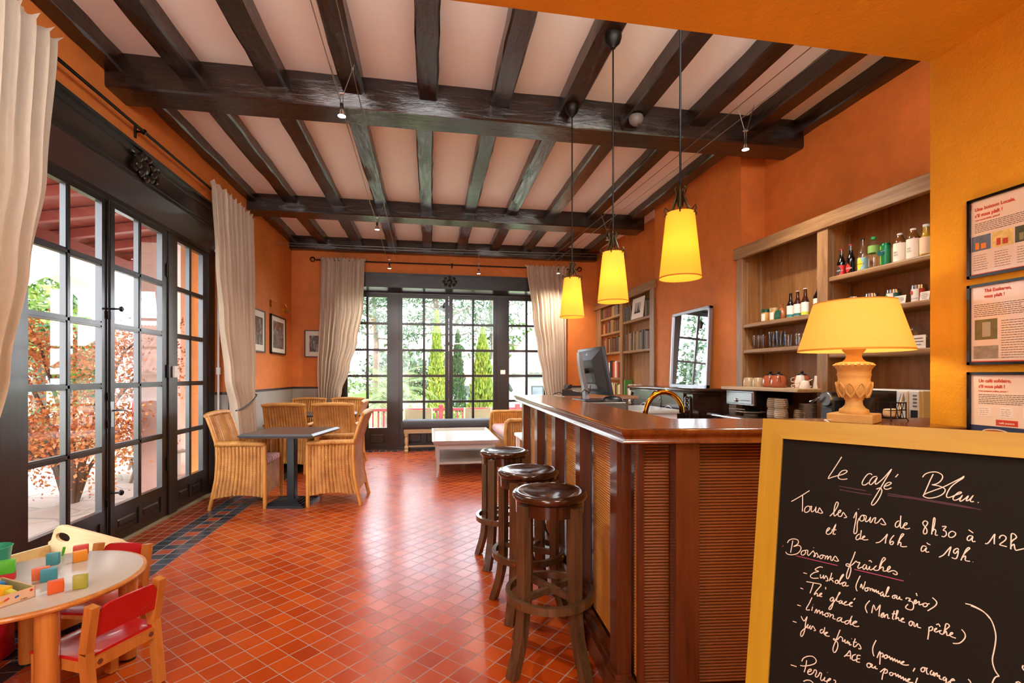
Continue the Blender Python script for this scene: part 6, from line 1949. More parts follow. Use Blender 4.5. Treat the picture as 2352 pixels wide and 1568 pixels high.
# table lamp
t = thing('table_lamp', 'carved stone urn lamp with a yellow shade on the bar', 'lamp', (1.70,1.70,1.1305), R(32))
M_STN = plain('carved_cream_stone', '#cfa862', 0.65, var=.25, vs=22, bump=.4, bs=60)
obj('base', MB().rbox((-.077,-.077,0),(.077,.077,.036), .004, 2), M_STN, t)
pr = ((.050,.036),(.052,.042),(.050,.052),(.040,.058),(.031,.070),(.029,.085),(.036,.100),(.052,.118),(.059,.140),(.060,.160),(.055,.168),(.056,.182),(.057,.186),(.059,.192),(.057,.200),(.059,.214),(.066,.224),(.068,.232),(.064,.240),(.040,.246),(.030,.256),(.026,.268),(.030,.280),(.040,.292),(.041,.300),(.036,.308),(.022,.314),(.016,.322),(.0,.322))
m = MB().lathe(pr, 36, cap=False)
ur = obj('urn', m, M_STN, t, 50)
m = MB()
for k in range(10):
    a = 2*PI*k/10
    m.tube([((.0605-.012*(1-q)**2)*math.cos(a+w), (.0605-.012*(1-q)**2)*math.sin(a+w), .102+.058*q) for q, w in ((0,0),(.3,.24),(.6,.29),(.85,.14),(1,0),(.85,-.14),(.6,-.29),(.3,-.24),(.0,0))], .0045, 6)
obj('carved_leaves', m, M_STN, ur, 50)
m = MB()
for k in range(20):
    a = 2*PI*k/20
    m.lathe(((0,-.006),(.007,0),(0,.006)), 6, (.067*math.cos(a), .067*math.sin(a), .231))
obj('carved_rim', m, M_STN, ur, 50)
m = MB().lathe(((.200,.288),(.142,.487),(.140,.487),(.198,.288),(.200,.288)), 48, cap=False)
s_ = obj('lamp_shade', m, M_LSH, t, 60)
m = MB()
m.lathe(((.2005,.288),(.1995,.295)), 48, cap=False); m.lathe(((.1432,.482),(.1422,.488)), 48, cap=False)
obj('shade_trim', m, plain('yellow_shade_binding', '#d99a2c', .7), s_, 60)
obj('bulb', MB().lathe(((0,.40),(.02,.395),(.03,.38),(.03,.36),(.016,.335),(.013,.32)), 14, cap=False), M_BULB, t, 60)
m = MB()
for a in (0, 2*PI/3, 4*PI/3):
    m.tube(((.0,0,.47),(.14*math.cos(a),.14*math.sin(a),.482)), .002, 6)
m.tube(((0,0,.40),(0,0,.47)), .003, 6)
obj('shade_carrier', m, M_BRASS, t)
m = MB().tube(((-.06,.06,.008),(-.12,.07,.010),(-.17,.04,.004),(-.20,.08,.004)), .004, 6)
obj('cord', m, M_WHITE, t, 60)
bulb('table_lamp_bulb', (1.70,1.70,1.1305+.375), 8.5, (1.0,.74,.38), .04)

# low-voltage cable lights
M_WIRE = plain('steel_cable', '#8d877c', .35, .9)
def cable(label, a, b, sag=.015, brk=True):
    a, b = Vector(a), Vector(b)
    n = 14
    m = MB().tube([a+(b-a)*i/n - Vector((0,0,sag*4*(i/n)*(1-i/n))) for i in range(n+1)], .0032, 6)
    o = obj('light_cable', m, M_WIRE, None, 60)
    return tag(o, label, 'cable', 'low-voltage lighting cables')
cable('thin steel lighting cable, left of the pair running down the left side', (-.615,1.61,3.34), (-.735,8.36,3.33))
cable('thin steel lighting cable, right of the pair running down the left side', (-.485,1.61,3.34), (-.56,8.36,3.29))
cable('thin steel lighting cable, left of the pair on the bar side', (2.40,1.61,3.38), (2.045,8.36,3.37))
cable('thin steel lighting cable, right of the pair on the bar side', (2.53,1.61,3.38), (2.20,8.36,3.37))
cable('thin steel lighting cable crossing the room, nearer of the crossing pair', (XL,7.45,3.25), (3.07,7.38,3.27))
cable('thin steel lighting cable crossing the room, farther of the crossing pair', (XL,7.60,3.25), (3.07,7.53,3.27))
t = thing('cable_bracket', 'small wrought iron cable bracket on the right wall above the bookcase', 'bracket', (3.09,7.45,3.27))
m = MB()
m.tube(((0,-.09,0),(0,.09,0)), .006, 6); m.tube(((0,-.09,0),(.03,0,-.14)), .005, 6); m.tube(((0,.09,0),(.03,0,-.14)), .005, 6); m.tube(((0,0,0),(.03,0,-.14)), .005, 6)
obj('iron_bracket', m, M_IRON, t, 50)
def spotlight(label, c1, c2, zc, h, lit=True, power=115):
    """c1, c2: xy on the two cables; lamp hangs h under them"""
    mx_, my_ = (c1[0]+c2[0])/2, (c1[1]+c2[1])/2
    t = thing('cable_spotlight', label, 'spotlight', (mx_,my_,zc-h), 0, 'small spotlights on cables')
    m = MB()
    for c in (c1, c2):
        dx, dy = c[0]-mx_, c[1]-my_
        m.tube(((dx*1.15,dy*1.15,h+.03),(dx,dy,h),(dx*.25,dy*.25,h*.52),(dx*.13,dy*.13,h*.46),(dx*.13,dy*.13,.06)), .0024, 6)
    obj('wire_legs', m, M_WIRE, t, 60)
    m = MB().rbox((-.018,-.010,h*.44),(.018,.010,h*.48), .002, 1)
    for c in (c1, c2):
        dx, dy = c[0]-mx_, c[1]-my_
        m.lathe(((.007,-.007),(.007,.007)), 8, (dx,dy,h))
    obj('clamp', m, M_CHROME, t)
    obj('lamp_holder', MB().lathe(((.010,.035),(.012,.075),(.008,.08)), 10), M_BLACK, t, 50)
    hd = obj('reflector', MB().lathe(((.026,-.004),(.025,.0),(.020,.016),(.011,.038)), 18, cap=False), M_CHROME, t, 50)
    if lit:
        obj('lit_face', MB().lathe(((.0,-.003),(.0245,-.003)), 18, cap=False), M_DISC, hd)
        spot('cable_spot', (mx_,my_,zc-h-.02), (mx_,my_,0), power, (1.0,.90,.76), 140, .9, .025)
    else:
        obj('lens', MB().lathe(((.0,-.003),(.0245,-.003)), 18, cap=False), M_WHITE, hd)
    return t
spotlight('lit cable spotlight nearest on the left cables, under the nearest cross beam', (-.642,3.29), (-.505,3.29), 3.33, .31)
spotlight('lit cable spotlight on the left cables under the middle beam', (-.69,5.75), (-.53,5.75), 3.31, .30)
spotlight('lit cable spotlight at the far end of the left cables, over the curtain', (-.725,7.80), (-.555,7.80), 3.30, .29)
spotlight('lit cable spotlight hanging from the crossing cables before the far doors', (.74,7.42), (.74,7.57), 3.24, .33)
spotlight('lit cable spotlight nearest on the bar side cables, by the chimney breast', (2.312,3.33), (2.437,3.33), 3.36, .31)
spotlight('unlit cable spotlight on the bar side cables under the middle beam', (2.18,5.92), (2.32,5.92), 3.36, .29, False)
spotlight('lit cable spotlight at the far end of the bar side cables, above a pendant', (2.07,7.95), (2.22,7.95), 3.36, .30)
t = thing('ceiling_bell', 'grey dome-shaped alarm fixed under a joist against the nearest beam', 'alarm', (1.685,3.775,3.46))
obj('dome', MB().lathe(((.0,-.062),(.03,-.056),(.052,-.035),(.06,-.005),(.055,.015),(.04,.022)), 24), plain('grey_plastic_dome', '#6d6862', .5), t, 50)
obj('cable', MB().tube(((.01,-.02,-.06),(.02,-.03,-.085),(0,-.01,-.10),(-.08,.05,-.07),(-.11,.06,-.03),(-.12,.06,.03)), .004, 6), M_BLACK, t, 60)

# ================================================================== POSTERS AND CHALKBOARD
M_PGL = plain('black_glossy_frame', '#0d0d0e', .15)
M_POST = plain('poster_paper', '#e4d5c2', .12, var=.03, coat=.6)
M_RED = plain('poster_red', '#c8452c', .4)
M_TXT = plain('poster_text', '#4a3f3a', .5)
def poster(label, z1, h, w=.215):
    t = thing('framed_poster', label, 'poster', (1.9535,1.463,z1), R(-90), 'framed menu posters')
    # local x runs towards the camera side (-y), local y into the wall, z up; top edge at z=0
    fr = .010
    m = MB()
    for lo, hi in (((0,-.014,-h),(fr,0,0)),((w-fr,-.014,-h),(w,0,0)),((0,-.014,-fr),(w,0,0)),((0,-.014,-h),(w,0,-h+fr))):
        m.box(lo, hi)
    obj('frame', m.bevel(.002, 1), M_PGL, t)
    pp = obj('poster_sheet', MB().box((fr*.7,-.006,-h+fr*.7),(w-fr*.7,-.001,-fr*.7)), M_POST, t)
    return t, pp
def line(pp, s, size, x, z, mat, sx=1.0, off=0.0):
    lettering(pp, s, size, (x,-.0066,z), (R(90),0,0), mat, off=off, sx=sx)
def block_lines(pp, x, z, n, wmax, step, th=.0009, mat=None):
    q = MB()
    for i in range(n):
        xx = x
        end = x + wmax*random.uniform(.75,1)
        while xx < end:
            l = random.uniform(.004,.012)
            q.box((xx,-.0070,z-step*i-th),(min(end,xx+l),-.0064,z-step*i+th))
            xx += l+.0025
    obj('small_print', q, mat or M_TXT, pp)
def rect(pp, x0, z0, x1, z1, mat, name='printed_panel', y=-.0068):
    return obj(name, MB().box((x0,y,z0),(x1,-.0062,z1)), mat, pp)
t, pp = poster('framed poster of local drinks, topmost on the orange wall', 1.958, .286)
line(pp, 'Une boisson Locale,', .0175, .022, -.046, M_RED, .86, .0004)
line(pp, 's\u2019il vous pla\u00eet !', .0175, .022, -.068, M_RED, .86, .0004)
line(pp, 'One Local drink, please!', .0088, .022, -.082, M_RED, .9)
block_lines(pp, .022, -.092, 6, .18, .0062)
for i, (c, c2) in enumerate((('#5a6a80','#d9822a'),('#d8c070','#b8402a'),('#4a5038','#8a8a60'))):
    x = .012 + .066*i
    rect(pp, x, -.190, x+.060, -.136, plain('poster_photo_%d' % i, c, .3, var=.5, vs=60))
    rect(pp, x+.012, -.184, x+.024, -.160, plain('poster_photo_item_%d' % i, c2, .3), 'printed_drink', -.0072)
    rect(pp, x+.030, -.184, x+.046, -.165, plain('poster_photo_item_b%d' % i, c2, .3), 'printed_drink', -.0072)
    block_lines(pp, x+.006, -.206, 7, .05, .0085, .0006)
rect(pp, .009, -.280, .208, -.272, M_RED)
q = MB().prism(((.008,-.008),(.008,-.060),(.013,-.020)), -.0068, -.0062, Matrix(((1,0,0,0),(0,0,1,0),(0,1,0,0),(0,0,0,1))))
obj('red_edge', q, M_RED, pp)
t, pp = poster('framed tea poster, middle one on the orange wall', 1.648, .290)
line(pp, 'Th\u00e9 Euskaren,', .0165, .052, -.032, M_RED, .86, .0004)
line(pp, 'vous pla\u00eet !', .0165, .052, -.052, M_RED, .86, .0004)
block_lines(pp, .020, -.075, 7, .18, .0068)
rect(pp, .022, -.200, .092, -.128, plain('tea_photo', '#6a6a4a', .3, var=.5, vs=40))
rect(pp, .046, -.190, .072, -.138, plain('tea_photo_tin', '#a8a890', .3), 'printed_tin', -.0072)
rect(pp, .018, -.268, .095, -.222, plain('tea_leaves_photo', '#9a917e', .3, var=.6, vs=50))
block_lines(pp, .104, -.138, 16, .10, .0085, .0008)
rect(pp, .009, -.284, .208, -.276, M_RED)
t, pp = poster('framed coffee poster, lowest on the orange wall behind the chalkboard', 1.332, .290)
line(pp, 'Un caf\u00e9 solidaire,', .0165, .034, -.036, M_RED, .86, .0004)
line(pp, 's\u2019il vous pla\u00eet !', .0165, .034, -.056, M_RED, .86, .0004)
line(pp, 'One inclusive coffee, please !', .0085, .034, -.070, M_RED, .9)
block_lines(pp, .034, -.080, 6, .16, .0062)
for x in (.034,.100,.166):
    rect(pp, x, -.158, x+.040, -.122, M_PAPER)
    block_lines(pp, x+.004, -.130, 4, .032, .007, .0006)
rect(pp, .009, -.284, .208, -.190, plain('navy_cloth_photo', '#2c3d5c', .3, var=.4, vs=30))
rect(pp, .088, -.186, .152, -.166, M_RED)
lettering(pp, 'caf\u00e9 joyeux', .010, (.120,-.0074,-.180), (R(90),0,0), M_WHI, 'CENTER')
def disc(pp, x, z, rx, rz, mat, y, name):
    obj(name, MB().lathe(((0,0),(1,0)), 24, cap=False, M=Matrix.Translation((x,y,z)) @ Matrix.Rotation(R(90), 4, 'X') @ Matrix.Diagonal((rx, rz, 1, 1))), mat, pp)
M_CW = plain('printed_cup_white', '#d8d2c8', .3)
rect(pp, .055, -.250, .118, -.212, M_CW, 'printed_cup', -.0071)
disc(pp, .0865, -.212, .042, .013, M_CW, -.0074, 'printed_cup_rim')
disc(pp, .0865, -.212, .035, .0095, plain('printed_coffee', '#9a5a28', .3), -.0077, 'printed_coffee')
disc(pp, .150, -.222, .018, .014, M_CW, -.0073, 'printed_saucer')
# chalkboard
uu = Vector((0.5978,-0.8017,0)); th_ = R(12.2)
nn = Vector((-0.8017,-0.5978,0))
up_ = Vector((0,0,math.cos(th_))) - nn*math.sin(th_)
NB_ = uu.cross(up_).normalized()
P0 = Vector((0.821,1.078,1.2114))
cb = thing('chalkboard', 'wood-framed black menu board on an A-frame in front of the bar', 'chalkboard')
cb.matrix_world = Matrix(((uu.x,up_.x,NB_.x,P0.x),(uu.y,up_.y,NB_.y,P0.y),(uu.z,up_.z,NB_.z,P0.z),(0,0,0,1)))
cb.rotation_mode = 'XYZ'
WB, LB, FW = .66, 1.2390, .046
M_HONEY = wood('honey_pine_frame', '#8b690f', '#a5871f', 'Y', .32, .5, .02, .15)
M_HONEYX = wood('honey_pine_rail', '#8b690f', '#a5871f', 'X', .32, .5, .02, .15)
def miter(pts, mat):
    return obj('frame_rail', MB().prism(pts, -.012, .012).bevel(.0025, 1), mat, cb)
miter(((0,0),(FW,-FW),(WB-FW,-FW),(WB,0))[::-1], M_HONEYX)
miter(((0,0),(0,-LB),(FW,-LB),(FW,-FW)), M_HONEY)
miter(((WB,0),(WB-FW,-FW),(WB-FW,-LB),(WB,-LB))[::-1], M_HONEY)
miter(((FW,-LB+.10),(WB-FW,-LB+.10),(WB-FW,-LB+.10+FW),(FW,-LB+.10+FW)), M_HONEYX)
M_SLATE = plain('black_board_surface', '#120f0b', .7, var=.10, vs=5, bump=.15, bs=900, spec=.12)
bd = obj('board', MB().box((FW-.004,-LB+.10+FW-.004,-.004),(WB-FW+.004,-FW+.004,.004)), M_SLATE, cb)
chm = {'w': plain('white_chalk_pen', '#cfc1b6', .8, var=.08), 'p': plain('purple_chalk_pen', '#3a1a2c', .8, var=.3, vs=40), 'k': plain('pink_chalk_pen', '#8a3358', .8, var=.3, vs=40), 'r': plain('dark_red_pen', '#6a1a28', .8)}
def smooth_pts(P):
    if len(P) < 3:
        return P
    out = []
    for i in range(len(P)-1):
        a = P[i-1] if i else P[0]
        b, c = P[i], P[i+1]
        d = P[i+2] if i+2 < len(P) else P[-1]
        n = 3
        for k in range(n):
            t = k/n
            out.append(.5*((2*b)+(c-a)*t+(2*a-5*b+4*c-d)*t*t+(3*b-a-3*c+d)*t**3))
    out.append(P[-1])
    return out
for key, s in CHALK.items():
    m = MB()
    for st_ in s.split('|'):
        P = [Vector((int(q.split(',')[0])/1e4, int(q.split(',')[1])/1e4, .0042)) for q in st_.split()]
        if P[0].y < -1.085:
            continue
        P = smooth_pts(P)
        r_ = {'w':.0009,'p':.0011,'k':.0009,'r':.003}[key]
        m.tube(P, r_, 6)
    for v in m.bm.verts:
        v.co.z = .0042 + (v.co.z-.0042)*.35
    obj({'w':'white_handwriting','p':'purple_underline','k':'pink_underline','r':'red_spot'}[key], m, chm[key], bd, 60)
m = MB()
fw_b = nn*-1
# rear leaf of the A-frame, hinged at the top
def loc_(p):
    return cb.matrix_world.inverted() @ p
for x in (.015, WB-.015):
    a = Vector((x,-.012,-.018)); w_ = cb.matrix_world @ a
    foot = Vector((w_.x,w_.y,0)) - nn*.26
    foot.z = .0
    m.bar(a, loc_(foot + Vector((0,0,.012))), .03, .02)
obj('rear_leg', m, M_HONEY, cb)
# ================================================================== OUTSIDE
M_FLAG = NT('sandstone_flags')
def flags():
    t = M_FLAG
    v = t.coords((1.1,1.1,1.1))
    vo = t.new('TexVoronoi'); vo.feature = 'DISTANCE_TO_EDGE'
    vo.inputs['Scale'].default_value = 1.6
    vo.inputs['Randomness'].default_value = .75
    t.link(v, vo.inputs['Vector'])
    vc = t.new('TexVoronoi'); vc.inputs['Scale'].default_value = 1.6; vc.inputs['Randomness'].default_value = .75
    t.link(v, vc.inputs['Vector'])
    g = t.math('GREATER_THAN', .018, vo.outputs['Distance'])
    sp = t.new('SeparateColor'); t.link(vc.outputs['Color'], sp.inputs[0])
    c = t.ramp(sp.outputs[0], ((0,(.50,.42,.32)),(.5,(.42,.32,.25)),(1,(.56,.48,.38))))
    c = t.mix(t.noise(v, 14, 4), c, (.40,.33,.26,1), 'MIX')
    t.set(color=t.mix(g, c, (.30,.26,.20,1)), rough=.8)
    return t.m
M_FLAG = flags()
M_GRASS = plain('lawn', '#5f7a34', .9, var=.4, vs=20)
M_WHW = plaster('white_render', (.80,.79,.76), .05, .3)
M_REDP = plain('basque_red_paint', '#5e1418', .5, var=.15)
M_REDR = plain('faded_red_rafters', '#8a3f34', .6, var=.2)
M_PALEB = plain('pale_soffit_boards', '#c9b8a8', .7)
def S_(name, m, mat, label):
    o = struct(name, m, mat, label)
    return o
S_('patio_ground', MB().box((-6.3,-1,-.20),(-2.70,16,-.06)), M_FLAG, 'sandstone paved patio outside the garden doors')
S_('garden_ground', MB().box((-60,-10,-1.25),(-6.3,120,-.30)).box((-6.3,16,-1.25),(60,120,-1.0)).box((5,-10,-1.25),(60,16,-1.0)), M_GRASS, 'lawn and gravel ground around the building')
S_('terrace_ground', MB().box((-6.3,8.95,-.60),(8,13.6,-.45)), plain('terrace_boards', '#6f665a', .7, var=.2), 'terrace floor outside the far doors')
# arcade wall with an arch
def arch_wall():
    bm = MB()
    yc, r_, sp = 8.1, 1.35, 1.43
    n = 24
    ys = [yc + r_*math.cos(PI - PI*i/n) for i in range(n+1)]
    zs = [sp + r_*math.sin(PI - PI*i/n) for i in range(n+1)]
    for x in (-5.2, -5.62):
        bm.quad((x,3.0,-.1),(x,yc-r_,-.1),(x,yc-r_,sp),(x,3.0,sp))
        bm.quad((x,yc+r_,-.1),(x,12.5,-.1),(x,12.5,sp),(x,yc+r_,sp))
        bm.quad((x,3.0,sp),(x,yc-r_,sp),(x,yc-r_,3.6),(x,3.0,3.6))
        bm.quad((x,yc+r_,sp),(x,12.5,sp),(x,12.5,3.6),(x,yc+r_,3.6))
        for i in range(n):
            bm.quad((x,ys[i],zs[i]),(x,ys[i+1],zs[i+1]),(x,ys[i+1],3.6),(x,ys[i],3.6))
    for i in range(n):
        bm.quad((-5.2,ys[i],zs[i]),(-5.2,ys[i+1],zs[i+1]),(-5.62,ys[i+1],zs[i+1]),(-5.62,ys[i],zs[i]))
    for y in (yc-r_, yc+r_):
        bm.quad((-5.2,y,-.1),(-5.2,y,sp),(-5.62,y,sp),(-5.62,y,-.1))
    bmesh.ops.remove_doubles(bm.bm, verts=list(bm.bm.verts), dist=.0005)
    return bm
S_('wall_arcade', arch_wall(), M_WHW, 'white rendered arcade wall with a round arch across the patio')
S_('pillar_patio', MB().box((-3.72,7.35,-.06),(-3.42,7.65,3.2)), M_WHW, 'white square pillar of the patio roof')
t = thing('patio_roof', 'red painted rafters and boards of the patio roof', 'roof'); t['kind'] = 'structure'
m = MB()
for k in range(13):
    y = 2.6+.62*k
    m.bar((-2.72,y,3.42),(-4.75,y,3.06), .075, .11)
obj('rafters', m, M_REDR, t)
obj('soffit_boards', MB().bar((-2.72,6.2,3.50),(-4.85,6.2,3.13), 8.2, .03), M_REDR, t)
obj('wall_plate', MB().box((-4.62,2.4,2.92),(-4.50,10.2,3.05)), M_REDR, t)
obj('fascia', MB().box((-4.86,2.4,3.0),(-4.82,10.2,3.14)), M_PALEB, t)
o = obj('shutter', MB().rbox((-3.13,5.74,.0),(-2.735,5.79,2.75), .005, 1), plain('faded_brown_shutter', '#8a6456', .6, var=.15), None)
tag(o, 'faded brown shutter folded open outside the garden doors', 'shutter')

# plants ------------------------------------------------------------
def leaf_mat(name, a, b, c):
    t = NT(name)
    v = t.coords()
    g = t.new('NewGeometry')
    n = t.noise(v, 3.0, 3)
    wn_ = t.new('TexWhiteNoise'); t.link(t.coords((40,40,40)), wn_.inputs['Vector'])
    f = t.math('ADD', t.math('MULTIPLY', n, .7), t.math('MULTIPLY', g.outputs['Random Per Island'], .4))
    col = t.ramp(f, ((.3, a),(.55, b),(.8, c)))
    t.set(color=col, rough=.6)
    tr = t.new('BsdfTranslucent'); t.link(col, tr.inputs[0])
    mx = t.new('MixShader'); mx.inputs[0].default_value = .4
    t.link(t.b.outputs[0], mx.inputs[1]); t.link(tr.outputs[0], mx.inputs[2])
    t.link(mx.outputs[0], t.o.inputs[0])
    return t.m
L_MAPLE = leaf_mat('maple_leaves', (0.300,0.065,0.021), (0.534,0.171,0.053), (0.642,0.321,0.097))
L_CYP = leaf_mat('golden_cypress_leaves', (0.053,0.104,0.009), (0.130,0.182,0.013), (0.226,0.238,0.026))
L_DARK = leaf_mat('dark_conifer_leaves', (0.009,0.026,0.009), (0.022,0.053,0.013), (0.053,0.087,0.022))
L_PINE = leaf_mat('pine_needles', (0.011,0.032,0.011), (0.032,0.064,0.024), (0.069,0.102,0.044))
L_PALM = leaf_mat('palm_fronds', (0.041,0.077,0.013), (0.090,0.139,0.027), (0.171,0.199,0.055))
L_YG = leaf_mat('yellow_green_leaves', (0.049,0.083,0.010), (0.104,0.146,0.020), (0.173,0.201,0.042))
L_HEDGE = leaf_mat('hedge_leaves', (0.016,0.040,0.007), (0.046,0.085,0.013), (0.098,0.131,0.026))
M_BARK = plain('grey_brown_bark', '#5a4a40', .9, var=.35, vs=14, bump=.6, bs=20)
RN = random.Random(11)
def leafquad(m, p, s, asp=1.0, n=None):
    a = RN.uniform(0, 2*PI); b = RN.uniform(-1, 1)
    d = Vector((math.cos(a)*math.sqrt(1-b*b), math.sin(a)*math.sqrt(1-b*b), b))
    e = d.cross(Vector((RN.uniform(-1,1),RN.uniform(-1,1),RN.uniform(-1,1)))).normalized()
    f = d*s*asp*.5; g = e*s*.5
    m.quad(p-f, p-g*.6, p+f, p+g*.6)
def tree(name, label, loc, group=None):
    return thing(name, label, 'tree', loc, 0, group)
# japanese maple on the patio
t = tree('japanese_maple', 'orange-leaved Japanese maple on the patio outside the garden doors', (-3.85,5.95,-.06))
m = MB()
br = []
for k in range(11):
    a = 2*PI*k/11 + RN.uniform(-.3,.3)
    r_ = RN.uniform(.5,1.05); h_ = RN.uniform(.7,2.05)
    pts = [(.04*math.cos(a),.04*math.sin(a),.0),(.15*math.cos(a),.15*math.sin(a),h_*.45),(r_*.6*math.cos(a+.2),r_*.6*math.sin(a+.2),h_*.85),(r_*math.cos(a+.1),r_*math.sin(a+.1),h_)]
    m.tube(pts, (.03,.022,.014,.005), 6)
    br.append(Vector(pts[-1])); br.append(Vector(pts[2]))
    for j in range(3):
        q = Vector(pts[2])+Vector((RN.uniform(-.3,.3),RN.uniform(-.3,.3),RN.uniform(-.1,.3)))
        m.tube((pts[2], q), (.008,.003), 5); br.append(q)
obj('trunk', m, M_BARK, t, 60)
m = MB()
for b_ in br:
    for j in range(230):
        d = Vector((RN.gauss(0,.19), RN.gauss(0,.19), -abs(RN.gauss(0,.26))+.10))
        leafquad(m, b_+d, RN.uniform(.028,.055), 1.0)
obj('foliage', m, L_MAPLE, t, fix=False)
# conical cypresses
def cypress(label, x, y, z0, h, r_, mat, n):
    t = tree('cypress', label, (x,y,z0), None)
    obj('trunk', MB().tube(((0,0,0),(0,0,h*.8)), (.07,.02), 8), M_BARK, t)
    m = MB()
    for i in range(n):
        q = RN.random()**.8
        z = .1 + (h-.1)*q
        rr = r_*(1-q)**.75*(.55+.45*min(1, q*6+.3))*(1+.14*math.sin(q*40+RN.uniform(-1,1)))
        a = RN.uniform(0, 2*PI)
        k = math.sqrt(RN.uniform(.35,1))
        p = Vector((rr*k*math.cos(a), rr*k*math.sin(a), z))
        s = RN.uniform(.05,.10)
        d = Vector((math.cos(a)*.35, math.sin(a)*.35, 1)).normalized()
        e = d.cross(Vector((math.cos(a+RN.uniform(-1,1)), math.sin(a+RN.uniform(-1,1)), 0))).normalized()
        m.quad(p-d*s*.7, p-e*s*.45, p+d*s*1.2, p+e*s*.45)
    obj('foliage', m, mat, t, fix=False)
cypress('tall golden-green conical cypress left of centre beyond the terrace railing', .21, 17, -1.0, 4.55, .46, L_CYP, 5200)
cypress('golden-green conical cypress standing before the tiled house', 1.56, 14.6, -1.0, 3.75, .60, L_CYP, 5200)
cypress('dark narrow conifer between the two golden cypresses', 1.10, 20, -1.0, 4.2, .50, L_DARK, 3000)
# palm
t = tree('palm_tree', 'low palm with arching fronds beyond the terrace railing', (-1.25,15.4,-1.0))
obj('trunk', MB().tube(((0,0,0),(0,0,1.6)), (.30,.26), 12), M_BARK, t)
for k in range(34):
    a = 2.4*k
    el = R(80 - 100*(k/34)); L_ = RN.uniform(1.7,2.2)
    pts = []
    p = Vector((0,0,1.65)); e_ = el
    for i in range(13):
        pts.append(p.copy())
        p = p + Vector((math.cos(a)*math.cos(e_), math.sin(a)*math.cos(e_), math.sin(e_)))*L_/12
        e_ -= R(8.5)
    m = MB().tube(pts, [.018*(1-i/14) for i in range(13)], 5)
    for i in range(2, 13):
        d = (pts[i]-pts[i-1]).normalized()
        sd_ = d.cross(Vector((0,0,1))).normalized()
        ln = .42*math.sin(PI*min(.93,(i/12)*.85+.12))
        for j in range(3):
            q = pts[i-1] + (pts[i]-pts[i-1])*j/3
            for s_ in (-1,1):
                tip = q + (sd_*s_*.75 + d*.6 + Vector((0,0,-.18+RN.uniform(-.1,.1))))*ln
                m.quad(q+d*.012, q-d*.012, tip, tip+d*.004)
    obj('frond', m, L_PALM, t, fix=False)
# pines in the distance
def pine(label, x, y, z0, h, spread, n, seed, mat=None, name='pine_tree', trunkr=.28, low=.45):
    r2 = random.Random(seed)
    t = tree(name, label, (x,y,z0), 'tall pines beyond the garden')
    m = MB()
    m.tube(((0,0,0),(.1,0,h*.4),(-.1,.1,h*.75),(.05,0,h*.97)), (trunkr,trunkr*.8,trunkr*.5,.05), 8)
    f = MB()
    for k in range(n):
        q = low + (1-low)*(k+.5)/n
        a = k*2.4 + r2.uniform(-.4,.4)
        L_ = spread*(1.15-q*.75)*r2.uniform(.6,1.1)
        b = Vector((0,0,h*q))
        e = b + Vector((math.cos(a)*L_, math.sin(a)*L_, r2.uniform(-.05,.25)*L_))
        md = (b+e)/2 + Vector((0,0,-.08*L_))
        m.tube((b,md,e), (trunkr*.28,trunkr*.18,.02), 5)
        for j in range(8):
            c = b + (e-b)*r2.uniform(.3,1.05) + Vector((r2.gauss(0,.10*spread),r2.gauss(0,.10*spread),r2.gauss(.05,.06*spread)))
            for i in range(22):
                v = Vector((r2.gauss(0,.13*spread), r2.gauss(0,.13*spread), r2.gauss(0,.055*spread)))
                RN.seed(r2.random())
                leafquad(f, c+v, r2.uniform(.10,.20)*h/9, 2.0)
    obj('trunk', m, M_BARK, t, 60)
    obj('foliage', f, mat or L_PINE, t, fix=False)
pine('tall pine seen through the left side light of the far doors', -4.4, 40, -1, 11.5, 4.2, 20, 3)
pine('broad pine whose crown fills the top of the far doors', 0.4, 33, -1, 11.0, 4.6, 24, 5)
pine('pine with long bare branches right of centre behind the house', 4.6, 36, -1, 10.5, 4.4, 16, 8)
pine('distant pine at the far left beyond the terrace', -9.5, 46, -1, 9.5, 3.8, 18, 12)
def bushy(name, label, x, y, z0, r_, h, n, mat, s=.12, flat=.8, cat='tree'):
    t = thing(name, label, cat, (x,y,z0))
    obj('trunk', MB().tube(((0,0,0),(.05,0,h*.6)), (.08*r_,.04*r_), 7), M_BARK, t)
    m = MB()
    cl = [Vector((RN.gauss(0,.38)*r_, RN.gauss(0,.38)*r_, h*.55+RN.gauss(0,.22)*h)) for _ in range(22)]
    for i in range(n):
        c = cl[i % 22]
        v = Vector((RN.gauss(0,1),RN.gauss(0,1),RN.gauss(0,1))).normalized()*r_*.33*RN.random()**.4
        leafquad(m, c+v, s*RN.uniform(.6,1.3), 1.4)
    obj('foliage', m, mat, t, fix=False)
    return t
bushy('leafy_tree', 'yellow-green leafy tree seen through the patio arch', -10.5, 15.0, -.4, 2.4, 5.0, 3600, L_YG, .22)
bushy('leafy_tree', 'dark leafy tree behind the yellow-green one past the arch', -13.5, 21.0, -.4, 3.2, 6.4, 3600, L_HEDGE, .28)
bushy('leafy_tree', 'airy pale green tree at the right edge of the patio arch', -8.6, 14.5, -.4, 1.8, 3.9, 1500, L_PINE, .16)
bushy('round_shrub', 'dark green shrub left of the palm behind the railing', -3.9, 18.0, -1.0, 1.5, 2.3, 1800, L_HEDGE, .14, cat='shrub')
bushy('round_shrub', 'light green shrub behind the railing right of the post', .95, 14.6, -1.0, .7, 1.5, 1500, L_YG, .08, cat='shrub')
bushy('round_shrub', 'distant grey-green trees along the far garden edge', -2.5, 52.0, -1.0, 7, 4.5, 2600, L_PINE, .5, cat='shrub')
bushy('round_shrub', 'distant green trees behind the tiled house', 6.5, 40.0, -1.0, 5, 5.0, 2600, L_HEDGE, .4, cat='shrub')
